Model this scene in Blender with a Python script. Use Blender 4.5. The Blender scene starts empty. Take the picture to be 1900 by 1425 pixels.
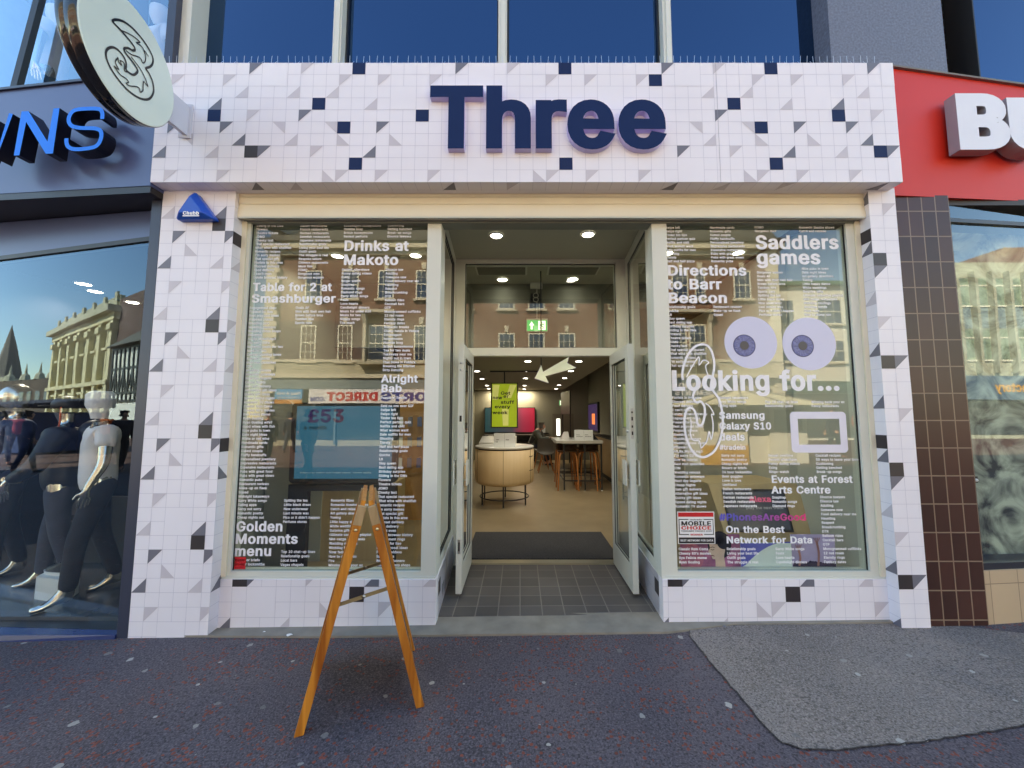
import bpy, bmesh, math, random, os
from mathutils import Vector, Matrix
from mathutils.geometry import delaunay_2d_cdt
R = math.radians
random.seed(7)
SC = bpy.context.scene
COL = SC.collection

# ------------------------------------------------------------------ camera
F, CX, CY, CAM = 713.0, 965.0, 712.5, (0.0, -2.75, 1.56)
TH = math.atan(713 / 8657)
cd = bpy.data.cameras.new('camera')
cam = bpy.data.objects.new('camera', cd)
COL.objects.link(cam)
SC.camera = cam
cam.location = CAM
cam.rotation_euler = (R(90) + TH, 0, 0)
cd.sensor_width = 36
cd.sensor_fit = 'HORIZONTAL'
cd.lens = F / 1900 * 36
cd.shift_x = -15 / 1900
cd.clip_start = 0.05
cd.clip_end = 600
# ------------------------------------------------------------------ sky and sun (the sun stands behind the shop)
SUN_EL, SUN_AZ = 40, -36
w = bpy.data.worlds.new('World')
SC.world = w
w.use_nodes = True
wn = w.node_tree
sky = wn.nodes.new('ShaderNodeTexSky')
sky.sky_type = 'NISHITA'
sky.sun_disc = False
sky.sun_elevation = R(SUN_EL)
sky.sun_rotation = R(SUN_AZ)
sky.air_density = 1.0
sky.dust_density = 0.1
sky.ozone_density = 2.5
hs_ = wn.nodes.new('ShaderNodeHueSaturation')
hs_.inputs['Saturation'].default_value = 1.15
wn.links.new(sky.outputs[0], hs_.inputs['Color'])
wn.links.new(hs_.outputs[0], wn.nodes['Background'].inputs[0])
wn.nodes['Background'].inputs[1].default_value = 0.15
sl = bpy.data.lights.new('sun', 'SUN')
sl.energy = 4.8
sl.angle = R(0.5)
sl.color = (1.0, 0.97, 0.92)
sun = bpy.data.objects.new('sun', sl)
COL.objects.link(sun)
sdir = Vector((math.sin(R(SUN_AZ)) * math.cos(R(SUN_EL)), math.cos(R(SUN_AZ)) * math.cos(R(SUN_EL)), math.sin(R(SUN_EL))))
sun.rotation_euler = sdir.to_track_quat('Z', 'Y').to_euler()
sun.location = (0, 0, 30)
vs = SC.view_settings
vs.view_transform = 'Standard'
vs.look = 'None'
vs.gamma = 1
vs.exposure = 2.36
vs.use_white_balance = True
vs.white_balance_temperature = 9000
vs.white_balance_tint = 10
SC.render.engine = 'CYCLES'
SC.cycles.use_denoising = True
SC.cycles.max_bounces = 8
SC.cycles.transparent_max_bounces = 16
SC.cycles.caustics_reflective = False
SC.cycles.caustics_refractive = False
SC.cycles.sample_clamp_indirect = 4.0


def at(px, py, Y=None, X=None, Z=None):
    "the point of the place that stands at photo pixel px, py on a plane of known depth, side or height"
    u = (px - CX) / F
    v = (CY - py) / F
    d = (u, math.cos(TH) - v * math.sin(TH), math.sin(TH) + v * math.cos(TH))
    t = (Y - CAM[1]) / d[1] if Y is not None else ((X - CAM[0]) / d[0] if X is not None else (Z - CAM[2]) / d[2])
    return Vector((CAM[0] + t * d[0], CAM[1] + t * d[1], CAM[2] + t * d[2]))


def gz(x):
    return 0.082 + 0.012 * max(-4.5, min(4.5, x))


# ------------------------------------------------------------------ materials
def S(r, g, b):
    def f(c):
        c /= 255.0
        return c / 12.92 if c <= 0.04045 else ((c + 0.055) / 1.055) ** 2.4
    return (f(r), f(g), f(b), 1)


MATS = {}


def M(name, rgb, rough=0.6, metal=0.0, var=0.05, scale=6.0, bump=0.0, spec=0.5, coord='Object', emit=None, estr=0.0, detail=3):
    if name in MATS:
        return MATS[name]
    m = bpy.data.materials.new(name)
    m.use_nodes = True
    n, l = m.node_tree.nodes, m.node_tree.links
    b = n['Principled BSDF']
    c = (rgb[0], rgb[1], rgb[2], 1)
    b.inputs['Roughness'].default_value = rough
    b.inputs['Metallic'].default_value = metal
    b.inputs['Specular IOR Level'].default_value = spec
    if var > 0 or bump > 0:
        tc = n.new('ShaderNodeTexCoord')
        no = n.new('ShaderNodeTexNoise')
        no.inputs['Scale'].default_value = scale
        no.inputs['Detail'].default_value = detail
        l.new(tc.outputs[coord], no.inputs['Vector'])
        mr = n.new('ShaderNodeMapRange')
        mr.inputs['To Min'].default_value = 1 - var * 2
        mr.inputs['To Max'].default_value = 1 + var * 2
        l.new(no.outputs['Fac'], mr.inputs['Value'])
        mx = n.new('ShaderNodeVectorMath')
        mx.operation = 'SCALE'
        mx.inputs[0].default_value = c[:3]
        l.new(mr.outputs[0], mx.inputs['Scale'])
        l.new(mx.outputs[0], b.inputs['Base Color'])
        if bump > 0:
            bp = n.new('ShaderNodeBump')
            bp.inputs['Strength'].default_value = bump
            bp.inputs['Distance'].default_value = 0.01
            l.new(no.outputs['Fac'], bp.inputs['Height'])
            l.new(bp.outputs[0], b.inputs['Normal'])
    else:
        b.inputs['Base Color'].default_value = c
    if emit:
        b.inputs['Emission Color'].default_value = (emit[0], emit[1], emit[2], 1)
        b.inputs['Emission Strength'].default_value = estr
    MATS[name] = m
    return m


def G(name, tint, gain=1.0, rough=0.0, refl=(1, 1, 1)):
    "window glass: see-through and mirroring by its Fresnel reflectance"
    if name in MATS:
        return MATS[name]
    m = bpy.data.materials.new(name)
    m.use_nodes = True
    n, l = m.node_tree.nodes, m.node_tree.links
    n.remove(n['Principled BSDF'])
    tr = n.new('ShaderNodeBsdfTransparent')
    tr.inputs[0].default_value = (*tint, 1)
    gl = n.new('ShaderNodeBsdfGlossy')
    gl.inputs['Roughness'].default_value = rough
    gl.inputs['Color'].default_value = (*refl, 1)
    tcw = n.new('ShaderNodeTexCoord')
    nz_ = n.new('ShaderNodeTexNoise')
    nz_.inputs['Scale'].default_value = 1.1
    nz_.inputs['Detail'].default_value = 1.5
    bw_ = n.new('ShaderNodeBump')
    bw_.inputs['Strength'].default_value = 0.25
    bw_.inputs['Distance'].default_value = 0.004
    l.new(tcw.outputs['Object'], nz_.inputs['Vector'])
    l.new(nz_.outputs['Fac'], bw_.inputs['Height'])
    l.new(bw_.outputs[0], gl.inputs['Normal'])
    # Schlick reflectance, the same from both sides of the pane
    lw = n.new('ShaderNodeLayerWeight')
    lw.inputs['Blend'].default_value = 0.5
    pw5 = n.new('ShaderNodeMath')
    pw5.operation = 'POWER'
    pw5.inputs[1].default_value = 5.0
    l.new(lw.outputs['Facing'], pw5.inputs[0])
    fr = n.new('ShaderNodeMath')
    fr.operation = 'MULTIPLY_ADD'
    fr.inputs[1].default_value = 0.957
    fr.inputs[2].default_value = 0.043
    l.new(pw5.outputs[0], fr.inputs[0])
    mu = n.new('ShaderNodeMath')
    mu.operation = 'MULTIPLY'
    mu.use_clamp = True
    mu.inputs[1].default_value = gain
    mix = n.new('ShaderNodeMixShader')
    l.new(fr.outputs[0], mu.inputs[0])
    l.new(mu.outputs[0], mix.inputs[0])
    l.new(tr.outputs[0], mix.inputs[1])
    l.new(gl.outputs[0], mix.inputs[2])
    l.new(mix.outputs[0], n['Material Output'].inputs[0])
    MATS[name] = m
    return m


def brickmat(name, c1, c2, mortar, bw=0.225, bh=0.075, ms=0.012, rough=0.85, plane='xz', off=0.5, bump=0.15, var=0.25, spec=0.4):
    if name in MATS:
        return MATS[name]
    m = bpy.data.materials.new(name)
    m.use_nodes = True
    n, l = m.node_tree.nodes, m.node_tree.links
    b = n['Principled BSDF']
    b.inputs['Roughness'].default_value = rough
    b.inputs['Specular IOR Level'].default_value = spec
    tc = n.new('ShaderNodeTexCoord')
    sp = n.new('ShaderNodeSeparateXYZ')
    cb = n.new('ShaderNodeCombineXYZ')
    l.new(tc.outputs['Object'], sp.inputs[0])
    ad = n.new('ShaderNodeMath')
    ad.operation = 'ADD'
    if plane == 'xz':
        l.new(sp.outputs[0], ad.inputs[0]); l.new(sp.outputs[1], ad.inputs[1])
        l.new(ad.outputs[0], cb.inputs[0]); l.new(sp.outputs[2], cb.inputs[1])
    else:
        l.new(sp.outputs[0], cb.inputs[0]); l.new(sp.outputs[1], cb.inputs[1])
    br = n.new('ShaderNodeTexBrick')
    br.offset = off
    br.inputs['Color1'].default_value = (*c1[:3], 1)
    br.inputs['Color2'].default_value = (*c2[:3], 1)
    br.inputs['Mortar'].default_value = (*mortar[:3], 1)
    br.inputs['Scale'].default_value = 1.0
    br.inputs['Brick Width'].default_value = bw
    br.inputs['Row Height'].default_value = bh
    br.inputs['Mortar Size'].default_value = ms
    br.inputs['Mortar Smooth'].default_value = 0.1
    l.new(cb.outputs[0], br.inputs['Vector'])
    no = n.new('ShaderNodeTexNoise')
    no.inputs['Scale'].default_value = 1.7
    no.inputs['Detail'].default_value = 6
    l.new(tc.outputs['Object'], no.inputs['Vector'])
    mr = n.new('ShaderNodeMapRange')
    mr.inputs['To Min'].default_value = 1 - var
    mr.inputs['To Max'].default_value = 1 + var
    l.new(no.outputs['Fac'], mr.inputs['Value'])
    mx = n.new('ShaderNodeVectorMath')
    mx.operation = 'SCALE'
    l.new(br.outputs['Color'], mx.inputs[0])
    l.new(mr.outputs[0], mx.inputs['Scale'])
    l.new(mx.outputs[0], b.inputs['Base Color'])
    bp = n.new('ShaderNodeBump')
    bp.inputs['Strength'].default_value = bump
    bp.inputs['Distance'].default_value = 0.01
    bp.invert = True
    l.new(br.outputs['Fac'], bp.inputs['Height'])
    l.new(bp.outputs[0], b.inputs['Normal'])
    MATS[name] = m
    return m


# ------------------------------------------------------------------ mesh builder
class MB:
    def __init__(s, xf=None):
        s.v, s.f, s.mi, s.sm, s.mats = [], [], [], [], []
        s.xf = xf

    def slot(s, mat):
        if mat not in s.mats:
            s.mats.append(mat)
        return s.mats.index(mat)

    def add(s, vs, fs, mat, smooth=False):
        o = len(s.v)
        s.v += [tuple(v) for v in vs]
        k = s.slot(mat)
        for f in fs:
            s.f.append([o + i for i in f]); s.mi.append(k); s.sm.append(smooth)

    def box(s, a, b, mat, front=None):
        x0, y0, z0 = [min(a[i], b[i]) for i in range(3)]
        x1, y1, z1 = [max(a[i], b[i]) for i in range(3)]
        v = [(x0, y0, z0), (x1, y0, z0), (x1, y1, z0), (x0, y1, z0), (x0, y0, z1), (x1, y0, z1), (x1, y1, z1), (x0, y1, z1)]
        s.add(v, [(0, 3, 2, 1), (4, 5, 6, 7), (1, 2, 6, 5), (2, 3, 7, 6), (3, 0, 4, 7)], mat)
        s.add(v, [(0, 1, 5, 4)], front or mat)
        return s

    def hexa(s, v, mat, front=None):
        "eight corners: bottom ring then top ring"
        s.add(v, [(0, 3, 2, 1), (4, 5, 6, 7), (1, 2, 6, 5), (2, 3, 7, 6), (3, 0, 4, 7)], mat)
        s.add(v, [(0, 1, 5, 4)], front or mat)
        return s

    def quad(s, a, b, c, d, mat):
        s.add([a, b, c, d], [(0, 1, 2, 3)], mat)
        return s

    def slab(s, pts, d, mat, side=None):
        "extrude the polygon pts by the vector d"
        n = len(pts)
        P = [Vector(p) for p in pts]
        D = Vector(d)
        Q = [p + D for p in P]
        s.add(P, [tuple(range(n))], mat)
        s.add(Q, [tuple(reversed(range(n)))], side or mat)
        s.add(P + Q, [(i, i + n, (i + 1) % n + n, (i + 1) % n) for i in range(n)], side or mat)
        return s

    def bar(s, a, b, w, h, mat, up=(0, 0, 1)):
        a, b = Vector(a), Vector(b)
        d = (b - a).normalized()
        u = Vector(up)
        if abs(d.dot(u)) > 0.98:
            u = Vector((0, 1, 0))
        r = d.cross(u).normalized() * w / 2
        t = r.cross(d).normalized() * h / 2
        v = [a - r - t, a + r - t, b + r - t, b - r - t, a - r + t, a + r + t, b + r + t, b - r + t]
        s.add(v, [(0, 3, 2, 1), (4, 5, 6, 7), (1, 2, 6, 5), (2, 3, 7, 6), (3, 0, 4, 7), (0, 1, 5, 4)], mat)
        return s

    def tube(s, pts, r, mat, n=8, closed=False, caps=True):
        P = [Vector(p) for p in pts]
        k = len(P)
        rr = r if isinstance(r, (list, tuple)) else [r] * k
        rings = []
        ref = None
        for i in range(k):
            if closed:
                d = P[(i + 1) % k] - P[i - 1]
            else:
                d = P[min(i + 1, k - 1)] - P[max(i - 1, 0)]
            d = d.normalized() if d.length > 1e-9 else Vector((0, 0, 1))
            if ref is None:
                ref = Vector((0, 0, 1)) if abs(d.z) < 0.9 else Vector((1, 0, 0))
            a = (ref - d * ref.dot(d)).normalized()
            ref = a
            b = d.cross(a)
            rings.append([P[i] + (a * math.cos(t) + b * math.sin(t)) * rr[i] for t in [2 * math.pi * j / n for j in range(n)]])
        v = [p for r_ in rings for p in r_]
        f = []
        for i in range(k if closed else k - 1):
            i2 = (i + 1) % k
            for j in range(n):
                f.append((i * n + j, i * n + (j + 1) % n, i2 * n + (j + 1) % n, i2 * n + j))
        s.add(v, f, mat, True)
        if not closed and caps:
            s.add(rings[0], [tuple(reversed(range(n)))], mat)
            s.add(rings[-1], [tuple(range(n))], mat)
        return s

    def lathe(s, c, prof, mat, n=32, axis='z', sx=1.0, smooth=True):
        c = Vector(c)
        v = []
        for (r, h) in prof:
            for j in range(n):
                t = 2 * math.pi * j / n
                a, b = r * math.cos(t) * sx, r * math.sin(t)
                v.append(c + (Vector((a, b, h)) if axis == 'z' else Vector((a, h, b)) if axis == 'y' else Vector((h, a, b))))
        f = []
        for i in range(len(prof) - 1):
            for j in range(n):
                f.append((i * n + j, i * n + (j + 1) % n, (i + 1) * n + (j + 1) % n, (i + 1) * n + j))
        if axis == 'y':
            f = [tuple(reversed(q)) for q in f]
        s.add(v, f, mat, smooth)
        return s

    def ball(s, c, r, mat, n=16, m=10):
        rx, ry, rz = r if isinstance(r, (list, tuple)) else (r, r, r)
        c = Vector(c)
        v, f = [], []
        for i in range(m + 1):
            ph = math.pi * i / m
            for j in range(n):
                t = 2 * math.pi * j / n
                v.append(c + Vector((rx * math.sin(ph) * math.cos(t), ry * math.sin(ph) * math.sin(t), rz * math.cos(ph))))
        for i in range(m):
            for j in range(n):
                f.append((i * n + j, (i + 1) * n + j, (i + 1) * n + (j + 1) % n, i * n + (j + 1) % n))
        s.add(v, f, mat, True)
        return s

    def build(s, name, parent=None, label=None, cat=None, group=None, kind=None, bevel=0):
        me = bpy.data.meshes.new(name)
        o_ = tot(parent)
        if s.xf:
            s.v = [tuple(s.xf(v)) for v in s.v]
            s.f = [f[::-1] for f in s.f]
        me.from_pydata([(v[0] - o_[0], v[1] - o_[1], v[2] - o_[2]) for v in s.v], [], s.f)
        for m in s.mats:
            me.materials.append(m)
        me.polygons.foreach_set('material_index', s.mi)
        me.polygons.foreach_set('use_smooth', s.sm)
        me.update()
        ob = bpy.data.objects.new(name, me)
        COL.objects.link(ob)
        if parent is not None:
            ob.parent = parent
        if bevel:
            bv = ob.modifiers.new('edge', 'BEVEL')
            bv.width = bevel
            bv.segments = 2
            bv.limit_method = 'ANGLE'
            bv.angle_limit = R(40)
        tag(ob, label, cat, group, kind)
        return ob


def tot(p):
    v = Vector((0, 0, 0))
    while p is not None:
        v += p.location
        p = p.parent
    return v


def tag(o, label=None, cat=None, group=None, kind=None):
    if label: o['label'] = label
    if cat: o['category'] = cat
    if group: o['group'] = group
    if kind: o['kind'] = kind
    return o


def thing(name, label, cat, loc=(0, 0, 0), group=None):
    o = bpy.data.objects.new(name, None)
    o.empty_display_size = 0.1
    COL.objects.link(o)
    o.location = loc
    return tag(o, label, cat, group)


def dup(o, loc=None, rz=None, label=None, parent=None):
    c = o.copy()
    COL.objects.link(c)
    if parent is not None:
        c.parent = parent
    if loc is not None:
        c.location = loc
    if rz is not None:
        c.rotation_euler = (0, 0, rz)
    if label:
        c['label'] = label
    for ch in list(o.children):
        dup(ch, parent=c)
    return c


# ------------------------------------------------------------------ lettering: glyph outlines of the interface font, filled by winding number
FONT = None
try:
    FONT = bpy.data.fonts.load(os.path.join(bpy.utils.system_resource('DATAFILES'), 'fonts', 'Inter.woff2'))
except Exception:
    FONT = None
GL = {}
BB = {}


def splines_of(ch):
    c = bpy.data.curves.new('glyph', 'FONT')
    c.body = ch
    c.size = 1.0
    if FONT:
        c.font = FONT
    o = bpy.data.objects.new('glyph', c)
    COL.objects.link(o)
    bpy.context.view_layer.update()
    cc = o.to_curve(bpy.context.evaluated_depsgraph_get())
    out = []
    for sp in cc.splines:
        if sp.type == 'BEZIER':
            bp = sp.bezier_points
            pts = []
            k = len(bp)
            for i in range(k):
                a, b = bp[i], bp[(i + 1) % k]
                p0, p1, p2, p3 = a.co.xy, a.handle_right.xy, b.handle_left.xy, b.co.xy
                straight = (p1 - p0).length < 1e-4 and (p3 - p2).length < 1e-4
                e = (p3 - p0)
                if not straight and e.length > 1e-6:
                    en = e.normalized()
                    straight = abs((p1 - p0).x * en.y - (p1 - p0).y * en.x) < 1e-4 and abs((p3 - p2).x * en.y - (p3 - p2).y * en.x) < 1e-4
                st = 1 if straight else max(2, min(5, int(e.length / 0.07) + 1))
                for q in range(st):
                    t = q / st
                    pts.append(p0 * (1 - t) ** 3 + p1 * 3 * t * (1 - t) ** 2 + p2 * 3 * t * t * (1 - t) + p3 * t ** 3)
            cl = [pts[0]]
            for p in pts[1:]:
                if (p - cl[-1]).length > 1e-4:
                    cl.append(p)
            if (cl[0] - cl[-1]).length < 1e-4:
                cl.pop()
            if len(cl) > 2:
                out.append(cl)
    o.to_curve_clear()
    bpy.data.objects.remove(o)
    bpy.data.curves.remove(c)
    return out


def width_of(ch):
    if ch not in BB:
        a = max(p.x for s_ in splines_of('H' + ch + 'H') for p in s_) - min(p.x for s_ in splines_of('HH') for p in s_)
        b = max(p.x for s_ in splines_of('HH') for p in s_) - min(p.x for s_ in splines_of('HH') for p in s_)
        BB[ch] = a - b
    return BB[ch]


def wind(p, loops):
    w_ = 0
    for L in loops:
        k = len(L)
        for i in range(k):
            a, b = L[i], L[(i + 1) % k]
            if a[1] <= p[1]:
                if b[1] > p[1] and (b[0] - a[0]) * (p[1] - a[1]) - (p[0] - a[0]) * (b[1] - a[1]) > 0:
                    w_ += 1
            elif b[1] <= p[1] and (b[0] - a[0]) * (p[1] - a[1]) - (p[0] - a[0]) * (b[1] - a[1]) < 0:
                w_ -= 1
    return w_


def fill(loops):
    vs_, es = [], []
    for L in loops:
        o = len(vs_)
        vs_ += [Vector((p[0], p[1])) for p in L]
        es += [(o + i, o + (i + 1) % len(L)) for i in range(len(L))]
    r = delaunay_2d_cdt(vs_, es, [], 0, 1e-6)
    V = r[0]
    T = []
    for f in r[2]:
        c = (V[f[0]] + V[f[1]] + V[f[2]]) / 3
        if wind(c, loops) != 0:
            T.append(tuple(f))
    return V, T


def glyph(ch, bold):
    k = (ch, bold)
    if k in GL:
        return GL[k]
    loops = []
    sp = splines_of(ch)
    # the outline's own direction: outermost loop decides
    def area(L):
        return sum(L[i][0] * L[(i + 1) % len(L)][1] - L[(i + 1) % len(L)][0] * L[i][1] for i in range(len(L))) / 2
    sgn = 1
    if sp:
        big = max(sp, key=lambda L: abs(area(L)))
        sgn = 1 if area(big) > 0 else -1
    for L in sp:
        k_ = len(L)
        Q = []
        for i in range(k_):
            a, p, b = L[i - 1], L[i], L[(i + 1) % k_]
            d1, d2 = (p - a).normalized(), (b - p).normalized()
            n1, n2 = Vector((d1.y, -d1.x)), Vector((d2.y, -d2.x))
            m = n1 + n2
            if m.length < 1e-3:
                m = n1
            m.normalize()
            s_ = 1 / max(0.55, m.dot(n1))
            q = p + m * s_ * bold * sgn
            q = Vector((q.x, p.y + (q.y - p.y) * 0.62))
            Q.append(q)
        loops.append(Q)
    GL[k] = fill(loops) if loops else ([], [])
    if loops:
        GL[k] = (GL[k][0], GL[k][1])
    return GL[k]


def adv(ch, bold):
    return 0.27 if ch == ' ' else width_of(ch) + bold * 1.15


def textlen(s_, bold):
    return sum(adv(c, bold) for c in s_)


CAPH = None


def caph():
    global CAPH
    if CAPH is None:
        CAPH = max(p.y for L in splines_of('H') for p in L)
    return CAPH


def text(mb, s_, org, cap, mat, width=None, bold=0.034, ux=(1, 0, 0), uz=(0, 0, 1), depth=0.0, side=None, sx=1.0, matfn=None, skew=0.0):
    "letters on the plane through org spanned by ux and uz; depth pushes them out along ux x uz"
    sc = cap / (caph() + 2 * bold * 0.62)
    if width:
        sx = width / (textlen(s_, bold) * sc)
    U, Z, O = Vector(ux), Vector(uz), Vector(org)
    N = U.cross(Z).normalized()
    x = 0.0
    for c in s_:
        if c != ' ':
            V, T = glyph(c, bold)
            m_ = matfn(x / max(1e-6, textlen(s_, bold))) if matfn else mat
            P = [O + U * ((x + bold * 0.5 + p[0] + skew * p[1]) * sc * sx) + Z * ((p[1] + bold * 0.62) * sc) for p in V]
            if depth:
                Pf = [p + N * depth for p in P]
                mb.add(Pf, T, m_)
                cnt = {}
                for t in T:
                    for i in range(3):
                        e = (t[i], t[(i + 1) % 3])
                        cnt[e] = 1
                bd = [e for e in cnt if (e[1], e[0]) not in cnt]
                n = len(P)
                mb.add(P + Pf, [(a, b, b + n, a + n) for a, b in bd], side or m_)
            else:
                mb.add(P, T, m_)
        x += adv(c, bold)
    return x * sc * sx


# ------------------------------------------------------------------ common materials
white = M('white_laminate', S(236, 233, 240), 0.38, var=0.028, scale=2.2, detail=6)
grid = M('grid_line_print', S(196, 194, 208), 0.45, var=0)
tri_l = M('pale_grey_print', S(204, 198, 206), 0.42, var=0.02)
tri_d = M('slate_grey_print', S(112, 112, 124), 0.42, var=0.03)
navy = M('navy_print', S(10, 36, 80), 0.6, var=0.03, spec=0.25)
black_p = M('charcoal_print', S(52, 46, 50), 0.4, var=0.05)
cream = M('cream_painted_metal', S(232, 222, 198), 0.35, var=0.03, scale=2.5)
alu = M('white_painted_frame', S(214, 216, 206), 0.32, var=0.02, scale=2)
gasket = M('black_gasket', (0.012, 0.012, 0.013), 0.5, var=0)
steel = M('brushed_steel', (0.55, 0.55, 0.54), 0.3, metal=1.0, var=0.05, scale=30)
vinyl = M('white_vinyl', (0.86, 0.86, 0.9), 0.45, var=0)
concrete = M('grey_concrete', S(140, 132, 120), 0.85, var=0.18, scale=9, bump=0.3, detail=8)
wood_m = None


def woodmat(name, c1, c2, scale=(1.2, 1.2, 14), rough=0.45, axis='z'):
    if name in MATS:
        return MATS[name]
    m = bpy.data.materials.new(name)
    m.use_nodes = True
    n, l = m.node_tree.nodes, m.node_tree.links
    b = n['Principled BSDF']
    b.inputs['Roughness'].default_value = rough
    tc = n.new('ShaderNodeTexCoord')
    mp = n.new('ShaderNodeMapping')
    sc = {'z': (24, 24, 1.6), 'x': (1.6, 24, 24), 'y': (24, 1.6, 24)}[axis]
    mp.inputs['Scale'].default_value = sc
    no = n.new('ShaderNodeTexNoise')
    no.inputs['Scale'].default_value = 1.0
    no.inputs['Detail'].default_value = 6
    no.inputs['Distortion'].default_value = 0.6
    cr = n.new('ShaderNodeValToRGB')
    cr.color_ramp.elements[0].position = 0.3
    cr.color_ramp.elements[1].position = 0.72
    cr.color_ramp.elements[0].color = (*c1[:3], 1)
    cr.color_ramp.elements[1].color = (*c2[:3], 1)
    l.new(tc.outputs['Object'], mp.inputs[0])
    l.new(mp.outputs[0], no.inputs['Vector'])
    l.new(no.outputs['Fac'], cr.inputs[0])
    l.new(cr.outputs[0], b.inputs['Base Color'])
    MATS[name] = m
    return m


board_wood = woodmat('varnished_pine', S(150, 78, 20), S(218, 142, 54), rough=0.42)
old_wood = woodmat('bare_weathered_wood', S(150, 120, 84), S(186, 158, 118), rough=0.7)
oak = woodmat('pale_oak_veneer', S(206, 176, 134), S(212, 184, 142), rough=0.5)
leg_wood = woodmat('orange_beech', S(170, 104, 58), S(196, 130, 78), rough=0.4)

# ================================================================== GROUND


def asphalt(name, base, chip, chipamt, gum=True):
    m = bpy.data.materials.new(name)
    m.use_nodes = True
    n, l = m.node_tree.nodes, m.node_tree.links
    b = n['Principled BSDF']
    b.inputs['Roughness'].default_value = 0.8
    b.inputs['Specular IOR Level'].default_value = 0.35
    tc = n.new('ShaderNodeTexCoord')

    def noise(s_, d, dist=0):
        x = n.new('ShaderNodeTexNoise')
        x.inputs['Scale'].default_value = s_
        x.inputs['Detail'].default_value = d
        x.inputs['Distortion'].default_value = dist
        l.new(tc.outputs['Object'], x.inputs['Vector'])
        return x

    def ramp(src, p0, p1, c0, c1):
        r = n.new('ShaderNodeValToRGB')
        r.color_ramp.elements[0].position = p0
        r.color_ramp.elements[1].position = p1
        r.color_ramp.elements[0].color = (*c0[:3], 1)
        r.color_ramp.elements[1].color = (*c1[:3], 1)
        l.new(src, r.inputs[0])
        return r

    def mix(f, a, c):
        x = n.new('ShaderNodeMix')
        x.data_type = 'RGBA'
        if isinstance(f, float):
            x.inputs[0].default_value = f
        else:
            l.new(f, x.inputs[0])
        for i, q in ((6, a), (7, c)):
            if isinstance(q, (tuple, list)):
                x.inputs[i].default_value = (*q[:3], 1)
            else:
                l.new(q, x.inputs[i])
        return x.outputs[2]
    big = noise(1.3, 5)
    col = ramp(big.outputs[0], 0.35, 0.7, [c * 0.8 for c in base[:3]], [c * 1.25 for c in base[:3]]).outputs[0]
    fine = noise(120, 3)
    col = mix(ramp(fine.outputs[0], 0.46, 0.62, (0, 0, 0), (1, 1, 1)).outputs[0], col, tuple(c * 1.7 for c in base[:3]))
    fine2 = noise(90, 2)
    col = mix(ramp(fine2.outputs[0], 0.56, 0.6, (0, 0, 0), (0.75, 0.75, 0.75)).outputs[0], col, tuple(c * 0.45 for c in base[:3]))
    # red stone chips showing where the surface has worn
    vo = n.new('ShaderNodeTexVoronoi')
    vo.inputs['Scale'].default_value = 52
    l.new(tc.outputs['Object'], vo.inputs['Vector'])
    sepc = n.new('ShaderNodeSeparateColor')
    l.new(vo.outputs['Color'], sepc.inputs[0])
    worn = noise(7.0, 6, 0.6)
    ad = n.new('ShaderNodeMath'); ad.operation = 'ADD'
    wr = n.new('ShaderNodeMath'); wr.operation = 'MULTIPLY'; wr.inputs[1].default_value = 2.1
    l.new(worn.outputs[0], wr.inputs[0])
    l.new(sepc.outputs[0], ad.inputs[0]); l.new(wr.outputs[0], ad.inputs[1])
    thr = ramp(ad.outputs[0], 0.0, 1.0, (0, 0, 0), (1, 1, 1))
    gt = n.new('ShaderNodeMath'); gt.operation = 'GREATER_THAN'; gt.inputs[1].default_value = chipamt
    l.new(ad.outputs[0], gt.inputs[0])
    edge = n.new('ShaderNodeMath'); edge.operation = 'LESS_THAN'; edge.inputs[1].default_value = 0.46
    l.new(vo.outputs['Distance'], edge.inputs[0])
    fc = n.new('ShaderNodeMath'); fc.operation = 'MULTIPLY'
    l.new(gt.outputs[0], fc.inputs[0]); l.new(edge.outputs[0], fc.inputs[1])
    f2 = n.new('ShaderNodeMath'); f2.operation = 'MULTIPLY'; f2.inputs[1].default_value = 0.85
    l.new(fc.outputs[0], f2.inputs[0])
    chipc = mix(sepc.outputs[1], tuple(c * 0.55 for c in chip[:3]), chip)
    col = mix(f2.outputs[0], col, chipc)
    if gum:
        vg = n.new('ShaderNodeTexVoronoi')
        vg.voronoi_dimensions = '2D'
        vg.inputs['Scale'].default_value = 4.6
        wob = noise(38, 2)
        va = n.new('ShaderNodeVectorMath'); va.operation = 'SCALE'; va.inputs['Scale'].default_value = 0.03
        l.new(wob.outputs['Color'], va.inputs[0])
        vb = n.new('ShaderNodeVectorMath'); vb.operation = 'ADD'
        l.new(tc.outputs['Object'], vb.inputs[0]); l.new(va.outputs[0], vb.inputs[1])
        l.new(vb.outputs[0], vg.inputs['Vector'])
        sg = n.new('ShaderNodeSeparateColor')
        l.new(vg.outputs['Color'], sg.inputs[0])
        rad = n.new('ShaderNodeMapRange')
        rad.inputs['From Min'].default_value = 0.35; rad.inputs['From Max'].default_value = 1.0
        rad.inputs['To Min'].default_value = 0.0; rad.inputs['To Max'].default_value = 0.088
        l.new(sg.outputs[0], rad.inputs['Value'])
        lt = n.new('ShaderNodeMath'); lt.operation = 'LESS_THAN'
        l.new(vg.outputs['Distance'], lt.inputs[0]); l.new(rad.outputs[0], lt.inputs[1])
        f3 = n.new('ShaderNodeMath'); f3.operation = 'MULTIPLY'; f3.inputs[1].default_value = 0.75
        l.new(lt.outputs[0], f3.inputs[0])
        gc = mix(sg.outputs[1], S(104, 100, 98), S(190, 184, 174))
        col = mix(f3.outputs[0], col, gc)
    l.new(col, b.inputs['Base Color'])
    bp = n.new('ShaderNodeBump')
    bp.inputs['Strength'].default_value = 0.55
    bp.inputs['Distance'].default_value = 0.006
    hh = n.new('ShaderNodeMath'); hh.operation = 'ADD'
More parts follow.
